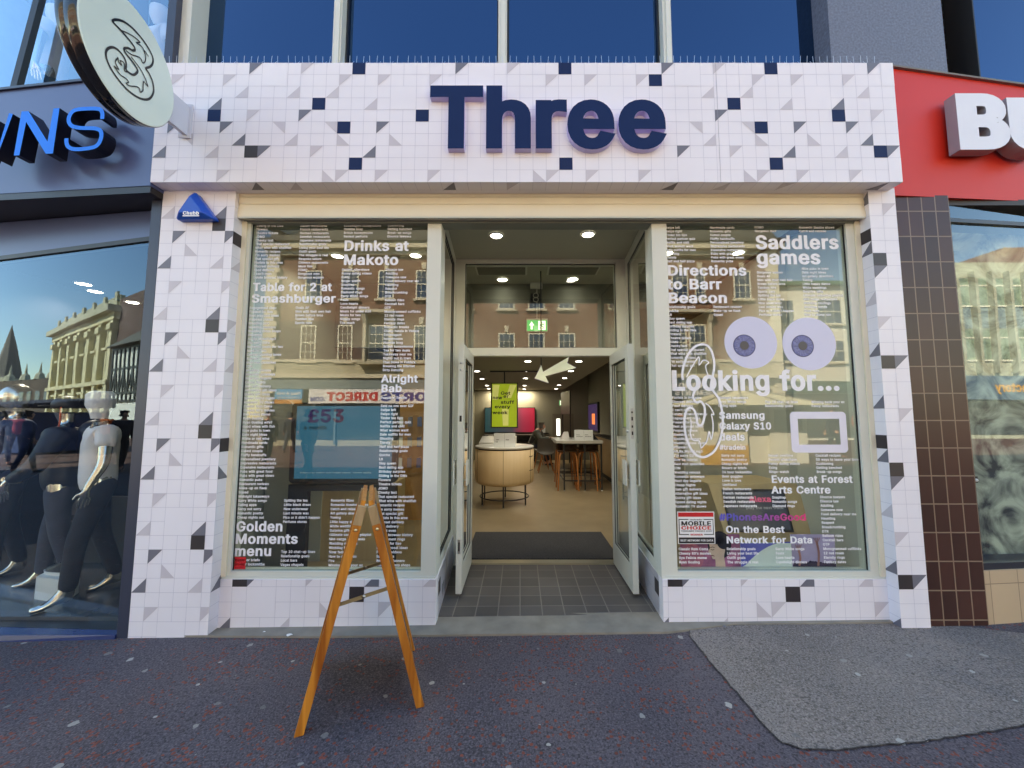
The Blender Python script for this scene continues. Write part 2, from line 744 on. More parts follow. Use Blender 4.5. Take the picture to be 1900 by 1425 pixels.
    l.new(fine.outputs[0], hh.inputs[0])
    hs = n.new('ShaderNodeMath'); hs.operation = 'MULTIPLY'; hs.inputs[1].default_value = -0.8
    l.new(vo.outputs['Distance'], hs.inputs[0])
    l.new(hs.outputs[0], hh.inputs[1])
    l.new(hh.outputs[0], bp.inputs['Height'])
    l.new(bp.outputs[0], b.inputs['Normal'])
    return m


asph = asphalt('worn_asphalt', S(84, 76, 80), S(150, 74, 56), 1.87)
asph2 = asphalt('smooth_patch_asphalt', S(120, 110, 104), S(108, 100, 96), 2.1)
paving = brickmat('street_paving', S(112, 76, 64), S(92, 68, 60), S(70, 62, 58), 0.2, 0.1, 0.006, plane='xy')

b = MB()
xs = [-150, -30, -4.5, 4.5, 30, 150]
for i in range(5):
    x0, x1 = xs[i], xs[i + 1]
    b.quad((x0, -5.2, gz(x0)), (x1, -5.2, gz(x1)), (x1, 0.35, gz(x1)), (x0, 0.35, gz(x0)), asph)
b.build('pavement', kind='structure')
b = MB()
for i in range(5):
    x0, x1 = xs[i], xs[i + 1]
    b.quad((x0, -160, gz(x0) - 0.004), (x1, -160, gz(x1) - 0.004), (x1, -5.2, gz(x1) - 0.004), (x0, -5.2, gz(x0) - 0.004), paving)
b.build('road', kind='structure')
b = MB()
b.quad((-150, 0.35, 0.02), (150, 0.35, 0.02), (150, 60, 0.02), (-150, 60, 0.02), concrete)
b.build('ground', kind='structure')
# smooth grey patch with a rounded corner
pts = [(1.24, 0.17)] + [tuple(at(px, py, Z=0.105).xy) for px, py in ((1280, 1178), (1302, 1208), (1338, 1250), (1375, 1292), (1415, 1342), (1445, 1374), (1490, 1389), (1550, 1391), (1620, 1386), (1700, 1379), (1800, 1367), (1900, 1350))] + [(3.4, -0.6), (6.0, -0.5), (6.0, 0.17)]
fine_pts = []
for i in range(len(pts) - 1):
    a_, b_ = Vector(pts[i]), Vector(pts[i + 1])
    k = max(1, int((b_ - a_).length / 0.04))
    for j in range(k):
        q = a_.lerp(b_, j / k)
        if i < len(pts) - 2:
            q += Vector((random.uniform(-0.006, 0.006), random.uniform(-0.006, 0.006)))
        fine_pts.append(q)
fine_pts.append(Vector(pts[-1]))
V, T = fill([fine_pts])
b = MB()
b.add([(p[0], p[1], gz(p[0]) + 0.005) for p in V], T, asph2)
b.build('pavement_patch', kind='structure')
b = MB()
xa = [-2.3, -1.4, -0.6, 0.3, 1.0, 1.5, 2.62]
for i in range(6):
    x0, x1 = xa[i], xa[i + 1]
    f0, f1 = -0.03 + (0.10 if i == 0 else 0), -0.03 if i < 4 else 0.06
    f0 = -0.03 if 0 < i <= 4 else (0.0 if i == 0 else 0.06)
    b.hexa([(x0, f0, gz(x0) - 0.02), (x1, f1, gz(x1) - 0.02), (x1, 0.22, gz(x1) - 0.02), (x0, 0.22, gz(x0) - 0.02),
            (x0, f0, gz(x0) + 0.013), (x1, f1, gz(x1) + 0.013), (x1, 0.22, gz(x1) + 0.02), (x0, 0.22, gz(x0) + 0.02)], concrete)
b.build('doorstep', kind='structure')
tile_g = brickmat('grey_floor_tile', S(98, 93, 90), S(84, 80, 78), S(128, 122, 114), 0.165, 0.165, 0.004, rough=0.45, plane='xy', off=0.0, bump=0.3, var=0.3)
b = MB()
b.hexa([(-0.75, 0.19, 0.04), (1.15, 0.19, 0.04), (1.15, 1.12, 0.04), (-0.75, 1.12, 0.04), (-0.75, 0.19, 0.098), (1.15, 0.19, 0.112), (1.15, 1.12, 0.118), (-0.75, 1.12, 0.116)], tile_g)
b.build('porch_floor', kind='structure')
floor_m = M('tan_vinyl_floor', S(150, 132, 104), 0.35, var=0.12, scale=3.5, detail=6)
b = MB()
b.box((-2.3, 1.12, 0.04), (2.9, 9.95, 0.12), floor_m)
b.box((-2.3, 0.2, 0.04), (-0.75, 1.12, 0.12), floor_m)
b.box((1.15, 0.2, 0.04), (2.9, 1.12, 0.12), floor_m)
b.build('floor', kind='structure')
mat_m = M('charcoal_coir', S(58, 58, 60), 0.95, var=0.45, scale=110, bump=0.9)
b = MB()
b.box((-0.55, 1.24, 0.12), (1.0, 2.13, 0.132), mat_m)
b.build('door_mat', label='charcoal entrance mat on the shop floor just inside the open doors', cat='door mat', bevel=0.004)


# ================================================================== printed tile cladding
def clip(poly, c0, c1, r0, r1):
    def half(P, f, inter):
        out = []
        for i in range(len(P)):
            a, b_ = P[i - 1], P[i]
            fa, fb = f(a), f(b_)
            if fa != fb:
                out.append(inter(a, b_))
            if fb:
                out.append(b_)
        return out

    def ix(k, v):
        return lambda a, b_: (v, a[1] + (b_[1] - a[1]) * (v - a[0]) / (b_[0] - a[0])) if k == 0 else (a[0] + (b_[0] - a[0]) * (v - a[1]) / (b_[1] - a[1]), v)
    for k, v, g in ((0, c0, 1), (0, c1, -1), (1, r0, 1), (1, r1, -1)):
        if poly:
            poly = half(poly, lambda p: p[k] * g >= v * g - 1e-9, ix(k, v))
    return poly


TRI = {'TL': ((0, 0), (0, 1), (1, 0)), 'TR': ((0, 0), (1, 1), (1, 0)), 'BL': ((0, 0), (0, 1), (1, 1)), 'BR': ((0, 1), (1, 1), (1, 0))}


def tiles(mb, org, U, D, N, c0, c1, r0, r1, items, line=0.0011):
    "tile print: org is the corner of cell (0,0); U one column, D one row down, N outward"
    O, U, D, N = Vector(org), Vector(U), Vector(D), Vector(N)

    def put(poly, mat, h):
        poly = clip(list(poly), c0, c1, r0, r1)
        if len(poly) > 2:
            P = [O + U * p[0] + D * p[1] + N * h for p in poly]
            n = (P[1] - P[0]).cross(P[2] - P[0])
            if n.dot(N) < 0:
                P.reverse()
            mb.add(P, [tuple(range(len(P)))], mat)
    lw = line / U.length
    lh = line / D.length
    for c in range(math.ceil(c0 + 0.05), math.ceil(c1 - 0.05)):
        put([(c - lw, r0), (c + lw, r0), (c + lw, r1), (c - lw, r1)], grid, 0.0006)
    for r in range(math.ceil(r0 + 0.05), math.ceil(r1 - 0.05)):
        put([(c0, r - lh), (c1, r - lh), (c1, r + lh), (c0, r + lh)], grid, 0.0008)
    for c, r, t in items:
        if t == 'W':
            put([(c + lw * 1.2, r + lh * 1.2), (c + 2 - lw * 1.2, r + lh * 1.2), (c + 2 - lw * 1.2, r + 2 - lh * 1.2), (c + lw * 1.2, r + 2 - lh * 1.2)], white, 0.0012)
        elif t in 'NK':
            put([(c, r), (c + 1, r), (c + 1, r + 1), (c, r + 1)], navy if t == 'N' else black_p, 0.0016)
        else:
            put([(c + q[0], r + q[1]) for q in TRI[t[1:]]], tri_d if t[0] == 'd' else tri_l, 0.0016)


# ================================================================== THE SHOP
shop = thing('shop_building', 'white tiled phone shop front with two lettered windows and open double glass doors', 'shop', (0, 0, 0))
RW, RD = 0.102, 0.1045


def P33(x0, n, cols):
    its = []
    for k in range(-1, 5):
        o = k * 8
        if cols == 6:
            its += [(0, 1 + o, 'lBR'), (4, 1 + o, 'dBR'), (4, 2 + o, 'K'), (1, 3 + o, 'dTL'), (5, 3 + o, 'dTL'), (2, 4 + o, 'lBL'), (0, 5 + o, 'dBR'),
                    (4, 5 + o, 'lBR'), (1, 7 + o, 'lTL'), (5, 7 + o, 'lTL'), (2, 8 + o, 'W')]
    return its


# pillars: clad in tile print, front and reveal
b = MB()
b.box((-2.672, 0, 0.0), (-2.13, 0.14, 3.26), white)
cw, rh = 0.0965, 0.0955
tiles(b, (-2.672, 0, 3.213), (cw, 0, 0), (0, 0, -rh), (0, -1, 0), 0, 0.542 / cw, 0, 33.2, P33(0, 0, 6))
tiles(b, (-2.13, 0, 3.213), (0, cw, 0), (0, 0, -rh), (1, 0, 0), 0, 1.0, 0, 33.2, [(0, 3, 'K'), (0, 5, 'lBR'), (0, 10, 'lTL'), (0, 13, 'lBR'), (0, 19, 'K'), (0, 21, 'dBL'), (0, 29, 'dBR')])
b.build('pillar', shop, label='wide left pillar of the tiled shop front', bevel=0.001)
b = MB()
b.box((2.605, 0, 0.0), (2.805, 0.14, 3.26), white)
cw2 = 0.0985
its = [(1, 1, 'lTL'), (0, 5, 'K'), (0, 6, 'dTL'), (0, 10, 'lTL'), (0, 13, 'K'), (1, 13, 'dTL'), (1, 17, 'lTL'), (0, 21, 'K'), (0, 22, 'dTL'), (0, 26, 'lTL'), (0, 29, 'K'), (1, 29, 'dTL'), (1, 15, 'W'), (0, 8, 'W')]
tiles(b, (2.605, 0, 3.235), (cw2, 0, 0), (0, 0, -0.0955), (0, -1, 0), 0, 0.2 / cw2, 0, 33, its)
tiles(b, (2.605, cw, 3.235), (0, -cw, 0), (0, 0, -0.0955), (-1, 0, 0), 0, 1.0, 0, 33,
      [(0, 0, 'dBR'), (0, 3, 'K'), (0, 4, 'dBR'), (0, 8, 'lBR'), (0, 12, 'dBR'), (0, 16, 'dBR'), (0, 19, 'K'), (0, 20, 'dBR'), (0, 24, 'lBR'), (0, 28, 'dBR'), (0, 32, 'dBR')])
b.build('pillar', shop, label='narrow right pillar of the tiled shop front', bevel=0.001)
# stall risers under the windows
Yr = 0.085
b = MB()
b.box((-2.15, Yr, 0.04), (-0.597, 0.16, 0.401), white)
x0 = at(429.4, 1115, Y=Yr).x
t0 = 0.104
z0 = at(600, 1088.5, Y=Yr).z
L_IT = [(0, -1, 'K'), (1, -1, 'dTL'), (5, -1, 'lTL'), (9, -1, 'dBR'), (13, -1, 'lBR'), (8, 0, 'K'), (6, 1, 'lBL'), (10, 1, 'lTL'), (14, 1, 'lTL'), (-1, 2, 'dBR'), (3, 2, 'lBR'), (1, 0, 'W')]
tiles(b, (x0, Yr, z0), (t0, 0, 0), (0, 0, -t0), (0, -1, 0), (-2.15 - x0) / t0, (-0.597 - x0) / t0, (z0 - 0.401) / t0, (z0 - 0.07) / t0, L_IT)
b.build('stall_riser', shop, label='tiled riser under the left window')
b = MB()
b.box((1.012, Yr, 0.04), (2.605, 0.16, 0.401), white)
x1_ = at(1239.9, 1115, Y=Yr).x
R_IT = [(0, -1, 'K'), (1, -1, 'dTL'), (5, -1, 'lTL'), (9, -1, 'dBR'), (13, -1, 'lBR'), (8, 0, 'K'), (6, 1, 'lBL'), (7, 1, 'lTL'), (10, 1, 'lTL'), (14, 1, 'lTL'), (-1, 2, 'dBR'), (3, 2, 'lBR'), (15, 2, 'dBR'), (1, 0, 'W')]
tiles(b, (x1_, Yr, z0), (t0, 0, 0), (0, 0, -t0), (0, -1, 0), (1.012 - x1_) / t0, (2.605 - x1_) / t0, (z0 - 0.401) / t0, (z0 - 0.07) / t0, R_IT)
b.build('stall_riser', shop, label='tiled riser under the right window')
# side risers running back to the doors
for sg, xa_, xb_, its in ((1, -0.597, -0.648, [(2, 1, 'dTL'), (0, 0, 'K'), (4, 0, 'lTL'), (7, 2, 'lBR')]), (-1, 1.012, 1.063, [(0, 0, 'K'), (3, 1, 'lBR'), (6, 2, 'lTL'), (8, 0, 'dBR')])):
    b = MB()
    th = -0.07 * sg
    b.hexa([(xa_, 0.162, 0.04), (xb_, 1.1, 0.04), (xb_ + th, 1.1, 0.04), (xa_ + th, 0.162, 0.04), (xa_, 0.162, 0.401), (xb_, 1.1, 0.401), (xb_ + th, 1.1, 0.401), (xa_ + th, 0.162, 0.401)], white)
    b.quad((xa_, 0.162, 0.04), (xb_, 1.1, 0.04), (xb_, 1.1, 0.401), (xa_, 0.162, 0.401), white)
    d = Vector((xb_ - xa_, 0.94, 0)).normalized()
    tiles(b, (xa_, 0.162, z0), d * t0, (0, 0, -t0), (sg, 0.05, 0), 0, 9, (z0 - 0.401) / t0, (z0 - 0.10) / t0, its)
    b.build('stall_riser', shop, label='tiled side riser %s of the porch' % ('left of the doorway' if sg > 0 else 'right of the doorway'))

# roller shutter box over the windows
b = MB()
b.box((-2.128, 0.028, 3.055), (2.603, 0.2, 3.10), cream)
for i in range(5):
    za = 3.10 + i * 0.028
    b.box((-2.128, 0.034 + (i % 2) * 0.003, za), (2.603, 0.2, za + 0.0265), cream)
b.box((-2.128, 0.045, 3.07), (2.603, 0.2, 3.24), cream)
b.box((-2.128, 0.03, 3.045), (2.603, 0.05, 3.055), alu)
b.box((-2.125, 0.09, 3.035), (2.6, 0.2, 3.055), M('shutter_slot', S(120, 124, 116), 0.5, var=0.05))
b.build('roller_shutter_box', shop, bevel=0.002)

# --- display windows
gl_shop = G('shop_glass', (0.88, 0.93, 0.89), 1.9)
gl_clear = G('clear_glass_edge', (0.95, 0.97, 0.95), 0.0)


def display_window(xl, xr, sl_, sr, label, wide):
    "xl..xr glass; sl_, sr frame outer edges"
    m = MB()
    for (a, c) in ((sl_, xl), (xr, sr)):
        m.box((a, 0.10, 0.401), (c, 0.19, 3.09), alu)
    m.box((xl, 0.10, 0.401), (xr, 0.19, 0.449), alu)
    m.box((sl_ - 0.0, 0.092, 0.396), (sr, 0.10, 0.418), alu)
    st = sl_ if wide == 'l' else sr
    sgn = 1 if wide == 'l' else -1
    m.box((st, 0.085, 0.418), (st + sgn * 0.035, 0.10, 3.045), cream)
    fr = m.build('display_window', shop, label=label, bevel=0.003)
    g = MB()
    g.box((xl, 0.128, 0.449), (xr, 0.136, 3.09), gl_clear, front=gl_shop)
    g.build('glass', fr)
    k = MB()
    e = 0.005
    k.box((xl, 0.118, 0.449), (xl + e, 0.127, 3.08), gasket)
    k.box((xr - e, 0.118, 0.449), (xr, 0.127, 3.08), gasket)
    k.box((xl + e, 0.118, 0.449), (xr - e, 0.127, 0.453), M('green_grey_bead', S(120, 140, 136), 0.4, var=0))
    k.build('glazing_gasket', fr)
    return fr


wl = display_window(-2.072, -0.711, -2.13, -0.605, 'left display window, lettered in four white columns', 'l')
wr = display_window(1.127, 2.507, 1.012, 2.603, 'right display window with two eyeball stickers', 'r')

# --- porch: side windows, door frame, transom
for sg, xa_, xb_ in ((1, -0.605, -0.660), (-1, 1.012, 1.080)):
    m = MB()
    d = Vector((xb_ - xa_, 0.91, 0))

    def pt(t, off, z):
        return Vector((xa_, 0.19, z)) + d * t + Vector((-sg * off, 0, 0))

    def seg(t0_, t1_, z0_, z1_, o0, o1, mat, mm):
        v = [pt(t0_, o0, z0_), pt(t1_, o0, z0_), pt(t1_, o1, z0_), pt(t0_, o1, z0_), pt(t0_, o0, z1_), pt(t1_, o0, z1_), pt(t1_, o1, z1_), pt(t0_, o1, z1_)]
        f = [(0, 3, 2, 1), (4, 5, 6, 7), (1, 2, 6, 5), (2, 3, 7, 6), (3, 0, 4, 7), (0, 1, 5, 4)]
        if sg > 0:
            pass
        mm.add(v, f, mat)
    seg(0, 1, 0.401, 0.475, 0, 0.06, alu, m)
    seg(0, 1, 3.085, 3.17, 0, 0.06, alu, m)
    seg(0, 0.10, 0.475, 3.085, 0, 0.06, alu, m)
    seg(0.9, 1, 0.475, 3.085, 0, 0.06, alu, m)
    fr = m.build('side_window', shop, label='tall porch side window beside the %s door leaf' % ('left' if sg > 0 else 'right'), bevel=0.002)
    g = MB()
    q = [pt(0.10, 0.02, 0.475), pt(0.9, 0.02, 0.475), pt(0.9, 0.02, 3.085), pt(0.10, 0.02, 3.085)]
    if sg > 0:
        q.reverse()
    g.quad(*q, gl_shop)
    q2 = [pt(0.10, 0.028, 0.475), pt(0.9, 0.028, 0.475), pt(0.9, 0.028, 3.085), pt(0.10, 0.028, 3.085)]
    g.quad(*(q2 if sg > 0 else q2[::-1]), gl_clear)
    g.build('glass', fr)
    k = MB()
    seg(0.10, 0.108, 0.475, 3.085, 0.008, 0.018, gasket, k)
    seg(0.892, 0.9, 0.475, 3.085, 0.008, 0.018, gasket, k)
    seg(0.108, 0.892, 0.475, 0.483, 0.008, 0.018, gasket, k)
    seg(0.108, 0.892, 3.077, 3.085, 0.008, 0.018, gasket, k)
    k.build('glazing_gasket', fr)
m = MB()
m.box((-0.70, 1.1, 0.09), (-0.567, 1.2, 3.17), alu)
m.box((0.985, 1.1, 0.09), (1.12, 1.2, 3.17), alu)
m.box((-0.567, 1.1, 3.130), (0.985, 1.2, 3.17), alu)
m.box((-0.567, 1.1, 2.165), (0.985, 1.2, 2.245), alu)
m.box((-0.567, 1.115, 0.118), (-0.519, 1.19, 2.165), alu)
m.box((0.952, 1.115, 0.118), (0.985, 1.19, 2.165), alu)
m.box((-0.519, 1.11, 0.118), (0.952, 1.2, 0.134), M('threshold_strip', S(178, 172, 150), 0.3, metal=0.6))
df = m.build('door_frame', shop, bevel=0.002)
m = MB()
m.box((-0.567, 1.14, 2.245), (0.985, 1.148, 3.130), gl_clear, front=gl_shop)
tw = m.build('transom_window', shop)
m = MB()
m.box((-0.567, 1.128, 3.122), (0.985, 1.138, 3.130), gasket)
m.box((-0.567, 1.128, 2.245), (-0.561, 1.138, 3.122), gasket)
m.box((0.979, 1.128, 2.245), (0.985, 1.138, 3.122), gasket)
m.build('glazing_gasket', tw)

for sg, xo, xi, lab in ((1, -0.517, -0.470, 'left door leaf standing open into the porch'), (-1, 0.952, 0.905, 'right door leaf standing open into the porch')):
    ya, yb, za, zb = 0.45, 1.112, 0.138, 2.165
    m = MB()
    m.box((xo, ya, za), (xi, ya + 0.095, zb), alu)
    m.box((xo, yb - 0.06, za), (xi, yb, zb), alu)
    m.box((xo, ya + 0.095, za), (xi, yb - 0.06, za + 0.2), alu)
    m.box((xo, ya + 0.095, zb - 0.105), (xi, yb - 0.06, zb), alu)
    dr = m.build('door', shop, label=lab, bevel=0.002)
    xm = (xo + xi) / 2
    g = MB()
    q = [(xm, ya + 0.095, za + 0.2), (xm, yb - 0.06, za + 0.2), (xm, yb - 0.06, zb - 0.105), (xm, ya + 0.095, zb - 0.105)]
    g.quad(*(q[::-1] if sg > 0 else q), gl_shop)
    g.build('glass', dr)
    k = MB()
    for xx in (xo + sg * 0.012, xi - sg * 0.012):
        k.box((xx - 0.003, ya + 0.095, za + 0.2), (xx + 0.003, ya + 0.102, zb - 0.105), gasket)
        k.box((xx - 0.003, yb - 0.067, za + 0.2), (xx + 0.003, yb - 0.06, zb - 0.105), gasket)
        k.box((xx - 0.003, ya + 0.102, za + 0.2), (xx + 0.003, yb - 0.067, za + 0.207), gasket)
        k.box((xx - 0.003, ya + 0.102, zb - 0.112), (xx + 0.003, yb - 0.067, zb - 0.105), gasket)
    k.build('glazing_gasket', dr)
    h = MB()
    for xx, s2 in ((xo - sg * 0.03, 1), (xi + sg * 0.03, 1)):
        h.box((xx - 0.006, ya + 0.012, 0.985), (xx + 0.006, ya + 0.115, 1.19), alu)
        for zz in (1.02, 1.15):
            h.box((min(xx, xm), ya + 0.055, zz), (max(xx, xm), ya + 0.068, zz + 0.012), alu)
    h.build('handle', dr, bevel=0.003)
    k = MB()
    if sg > 0:
        k.box((xm - 0.009, ya - 0.0025, 1.92), (xm + 0.009, ya, 2.02), alu)
        k.lathe((xm, ya - 0.006, 2.0), [(0.0001, 0), (0.009, 0), (0.009, 0.006)], steel, 12, 'y')
        k.lathe((xm, ya - 0.006, 1.94), [(0.0001, 0), (0.009, 0), (0.009, 0.006)], steel, 12, 'y')
        k.box((xm - 0.005, ya - 0.002, 1.965), (xm + 0.005, ya, 1.985), gasket)
        k.build('lock_plate', dr)
        k = MB()
        k.box((xm - 0.009, ya - 0.002, 1.51), (xm + 0.009, ya, 1.56), gasket)
        k.build('latch_slot', dr)
        k = MB()
        k.box((xm - 0.010, ya - 0.0025, 0.45), (xm + 0.010, ya, 0.56), steel)
        k.box((xm - 0.006, ya - 0.0045, 0.47), (xm + 0.006, ya - 0.0025, 0.54), gasket)
    else:
        k.box((xm - 0.011, ya - 0.0025, 1.37), (xm + 0.011, ya, 1.62), steel)
        for zz, c in ((1.40, 0.03), (1.46, 0.02), (1.52, 0.03), (1.58, 0.015)):
            k.box((xm - 0.006, ya - 0.005, zz), (xm + 0.006, ya - 0.0025, zz + c), gasket)
        k.build('lock_plate', dr)
        k = MB()
        k.lathe((xi - 0.012, ya + 0.045, 1.43), [(0.0001, 0), (0.012, 0), (0.012, 0.02)], steel, 12, 'x')
    k.build('lock_plate', dr)

# --- interior shell
wallm = M('taupe_wall', S(142, 141, 128), 0.8, var=0.03, scale=2)
ceilm = M('porch_ceiling_paint', S(176, 172, 156), 0.7, var=0.02)
raftm = M('taupe_ceiling', S(142, 136, 120), 0.8, var=0.02)
darkm = M('shaded_gap_black', (0.02, 0.019, 0.018), 0.9, var=0)  # upper ceiling coloured near-black to stand for shade in the gap
palew = M('pale_grey_wall', S(190, 190, 182), 0.75, var=0.03)
b = MB()
b.box((-0.70, 0.2, 3.172), (1.12, 1.1, 3.2), ceilm)
b.build('porch_ceiling', shop)
b = MB()
b.box((-2.3, 0.2, 3.205), (2.4, 1.95, 3.26), ceilm)
b.box((-2.3, 1.95, 2.4), (1.4, 1.99, 3.205), M('bulkhead_paint', S(112, 112, 102), 0.8, var=0.02))
b.box((-1.46, 1.99, 2.4), (1.4, 9.9, 2.46), raftm)
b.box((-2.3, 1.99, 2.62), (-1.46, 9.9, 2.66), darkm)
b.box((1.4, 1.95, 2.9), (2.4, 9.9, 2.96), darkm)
b.build('ceiling', shop)
b = MB()
b.box((-2.36, 0.19, 0.1), (-2.3, 6.0, 3.2), wallm)
b.box((-2.36, 6.0, 0.1), (-1.5, 6.06, 2.66), wallm)
b.box((-1.56, 6.06, 0.1), (-1.5, 9.9, 2.62), wallm)
b.box((-1.56, 9.9, 0.1), (2.4, 9.96, 2.96), wallm)
b.box((2.25, 2.6, 0.1), (2.4, 9.9, 2.9), wallm)
b.box((2.45, 0.8, 0.1), (2.56, 2.6, 3.2), palew)
b.box((2.52, 0.2, 0.1), (2.58, 0.8, 3.2), palew)
b.box((2.25, 2.54, 0.1), (2.56, 2.6, 3.2), palew)
b.build('interior_wall', shop)
# upper building behind and above the sign: a mass that keeps the pavement in shade
brown_brick = brickmat('upper_brick', S(140, 100, 84), S(120, 86, 72), S(150, 140, 130))
gran = M('grey_granite', S(104, 108, 122), 0.4, var=0.35, scale=60, bump=0.0, detail=6)
b = MB()
b.box((-2.9, 0.5, 3.27), (2.95, 12, 9.3), brown_brick)
b.box((-2.36, 10.0, 0), (2.9, 12, 3.27), wallm)
b.box((2.60, 0.15, 0), (2.9, 10, 3.26), wallm)
b.box((-2.66, 0.15, 0), (-2.38, 10, 3.26), wallm)
b.build('wall', shop)
b = MB()
xg0, xg1 = at(1542, 100, Y=0.1).x, at(1760, 100, Y=0.1).x
b.box((xg0, 0.1, 3.28), (xg1 - 0.02, 0.5, 6.5), gran)
b.build('granite_panel', shop)
# upper windows
blue_glass = M('dark_upper_glass', (0.038, 0.085, 0.155), 0.04, metal=1.0, var=0.03, scale=0.7)
ml = []
for px, y in ((340, 100), (631, 100), (933, 100), (1234, 100), (1534, 100)):
    ml.append(at(px, y, Y=0.22).x)
b = MB()
for i, x in enumerate(ml):
    b.box((x - 0.035, 0.16, 3.28), (x + 0.035, 0.30, 6.5), alu)
    b.box((x - 0.012, 0.145, 3.28), (x + 0.022, 0.16, 6.5), alu)
b.box((ml[0], 0.2, 3.28), (ml[-1], 0.3, 3.9), alu)
uf = b.build('upper_window_frame', shop, bevel=0.003)
for i in range(4):
    b = MB()
    b.box((ml[i] + 0.035, 0.26, 3.9), (ml[i + 1] - 0.035, 0.3, 6.5), blue_glass)
    b.box((ml[i] + 0.035, 0.235, 3.9), (ml[i] + 0.05, 0.26, 6.5), gasket)
    b.box((ml[i + 1] - 0.05, 0.235, 3.9), (ml[i + 1] - 0.035, 0.26, 6.5), gasket)
    b.build('upper_window', shop)

# --- window lettering
PITCH = 0.0295
LW = ["Sliding in the DMs", "Flowers", "Theatre tickets", "JOMO", "Cheeky text", "That special restaurant", "What wine with shellfish", "Romantic recipes", "I'm sorry memes", "That special gift", "Florists in this area", "Discreet delivery", "Food delivery", "I can't even", "Delete browser history"]
A1 = (["Engagement rings", "Present for Bae", "Best proposal ideas", "Proposal videos", "Wedding cars", "Wedding planners", "Wedding dress shops", "#Blessed", "All_By_Myself.mp3", "I'm sorry GIFs", "Romantic meals for two", "Meal for two", "Cheesy wedding tunes", "Bow tie tutorial", "Best man speeches", "ION", "Wedding venues", "Romantic getaways", "Next day lingerie", "Cheap flights", "3am gift delivery", "Alternative gift ideas", "Quirky gift ideas", "Speed dating nights", "Romantic TV shows", "Classic Rom Coms", "Cheesy 80's movies", "Bye Felicia meme", "Ryan Gosling", "Ryan Gosling wife?", "Good wines with fish", "Nice pubs in town", "Date night ideas", "White or red wine", "Handmade cards", "Romantic gifts", "Cutest couple", "Fluffy handcuffs", "Personalised jewellery", "Impressive restaurants", "Expensive restaurants", "Pubs with great food", "Pubs with great views", "Romantic pubs", "Restaurant reviews", "Make-up on fleek", "Squad", "Midnight takeaways", "Barry White songs", "Dating apps", "Sorry not sorry", "Romantic poetry", "Cheap nights out"])
A2 = ["Italian restaurants", "French restaurants", "German restaurants", "Swedish restaurants", "Japanese restaurants", "Relationship goals", "Living your best life", "Outfit goals", "The struggle is real", "Bespoke tailors", "Chinese restaurants", "More fish", "FOMO", "Gorgeous men", "Gorgeous women"]
A2b = ["Goals AF", "Men with their own hair", "Brows before bros", "Tandem hire", "Sports cars"]
A3 = ["Extravagant honeymoons", "Humble brag", "British honeymoons", "Sexiest perfume"]
A3b = ["Sexiest aftershave", "Funny dating videos", "Exing", "Binge-watch", "Snaptrap", "Romantic songs", "Diamond rings", "Barry White songs", "Feels", "Love hearts", "Candlelight dinners", "Meals for under £20", "Meals for two", "Sloppy songs", "Too much"]
A4 = ["Cushioning", "Getting benched", "Break-up songs", "Divorce lawyers"]
A4b = ["Divorce law", "Adulting", "Someone new", "Food delivery near me", "Haunting", "Respect", "Breadcrumbing", "DTR", "Balloon rides", "Cocktail bars", "OTP", "Monogrammed cufflinks", "12 red roses", "Eternity rings", "Fantasy dates", "Romantic breaks", "Cheap hotels in Venice", "Extravagant", "honeymoons", "Humble brag", "British honeymoons", "Tea for two deals", "Takeaway near me", "Nights out in town", "That bloke in Poldark", "Breaking the internet", "Dirty Dancing"]
A4c = ["People in Seattle", "", "Said no one ever GIF", "Swipe left", "Swipe right", "Tinder bio tips", "Perfect partner quiz", "Netflix and chill", "What women want", "Date outfits for men", "Ghosting", "Thirsty", "Half and half pizza", "Relationship goals", "Quiche", "Lit", "Slay queen", "Best dating app", "Birthday surprise", "Sliding in the DMs", "Flowers", "Theatre tickets", "JOMO", "Cheeky text", "That special restaurant", "What wine with shellfish", "Romantic recipes", "I'm sorry memes", "That special gift", "Florists in this area", "Discreet delivery", "Food delivery", "I can't even", "Delete browser history", "Engagement rings", "Present for Bae", "Best proposal ideas", "Proposal videos", "Sports cars", "Wedding planners", "Wedding dress shops"]
YT = 0.1265
SMALL = 0.0185


def column(mb, x, zc0, lines, zc1=None):
    "one block of lettering: its lines have their vertical centres from zc0 down to zc1"
    p = (zc0 - zc1) / (len(lines) - 1) if zc1 is not None and len(lines) > 1 else PITCH
    k_ = MB()
    for i, s_ in enumerate(lines):
        if s_:
            text(k_, s_, (x, YT, zc0 - i * p - SMALL / 2), SMALL, vinyl, bold=0.03, sx=0.93)
    k_.build('lettering_block', wl if x < 0 else wr)


def head(mb, s_, x, base, cap, width, bold=0.042, mat=None, matfn=None):
    bold *= 0.82
    text(mb, s_, (x, YT, base), cap, mat or vinyl, width=width, bold=bold, matfn=matfn)


m = MB()
column(m, -2.05, 3.032, LW, 2.619)
column(m, -2.066, 2.381, A1, 0.82)
column(m, -2.068, 0.519, ["Boxers or briefs", "24 hour locksmiths"])
m = MB()
column(m, -1.709, 3.032, A2, 2.619)
column(m, -1.714, 2.382, A2b, 2.265)
column(m, -1.73, 0.941, ["Spilling the tea", "Little black dress", "New underwear", "Last minute wax", "Pics or it didn't happen", "Perfume stores"], 0.789)
column(m, -1.733, 0.577, ["Top 10 chat-up lines", "Relationship goals", "Local bars", "Vegas chapels"], 0.486)
m = MB()
column(m, -1.369, 3.034, A3, 2.946)
column(m, -1.373, 2.681, A3b, 2.265)
column(m, -1.387, 0.941, ["Romantic films", "Romantic theatre shows", "Catch and release", "Art gallery directions", "Tuning", "Little happy dance", "White weddings", "Surprise gifts", "Ultimate seductive playlist", "Mid-range restaurants", "Wedding readings", "Wedding bands", "Slow fade", "How to dump him", "Fire", "Winning back your ex"], 0.483)
m = MB()
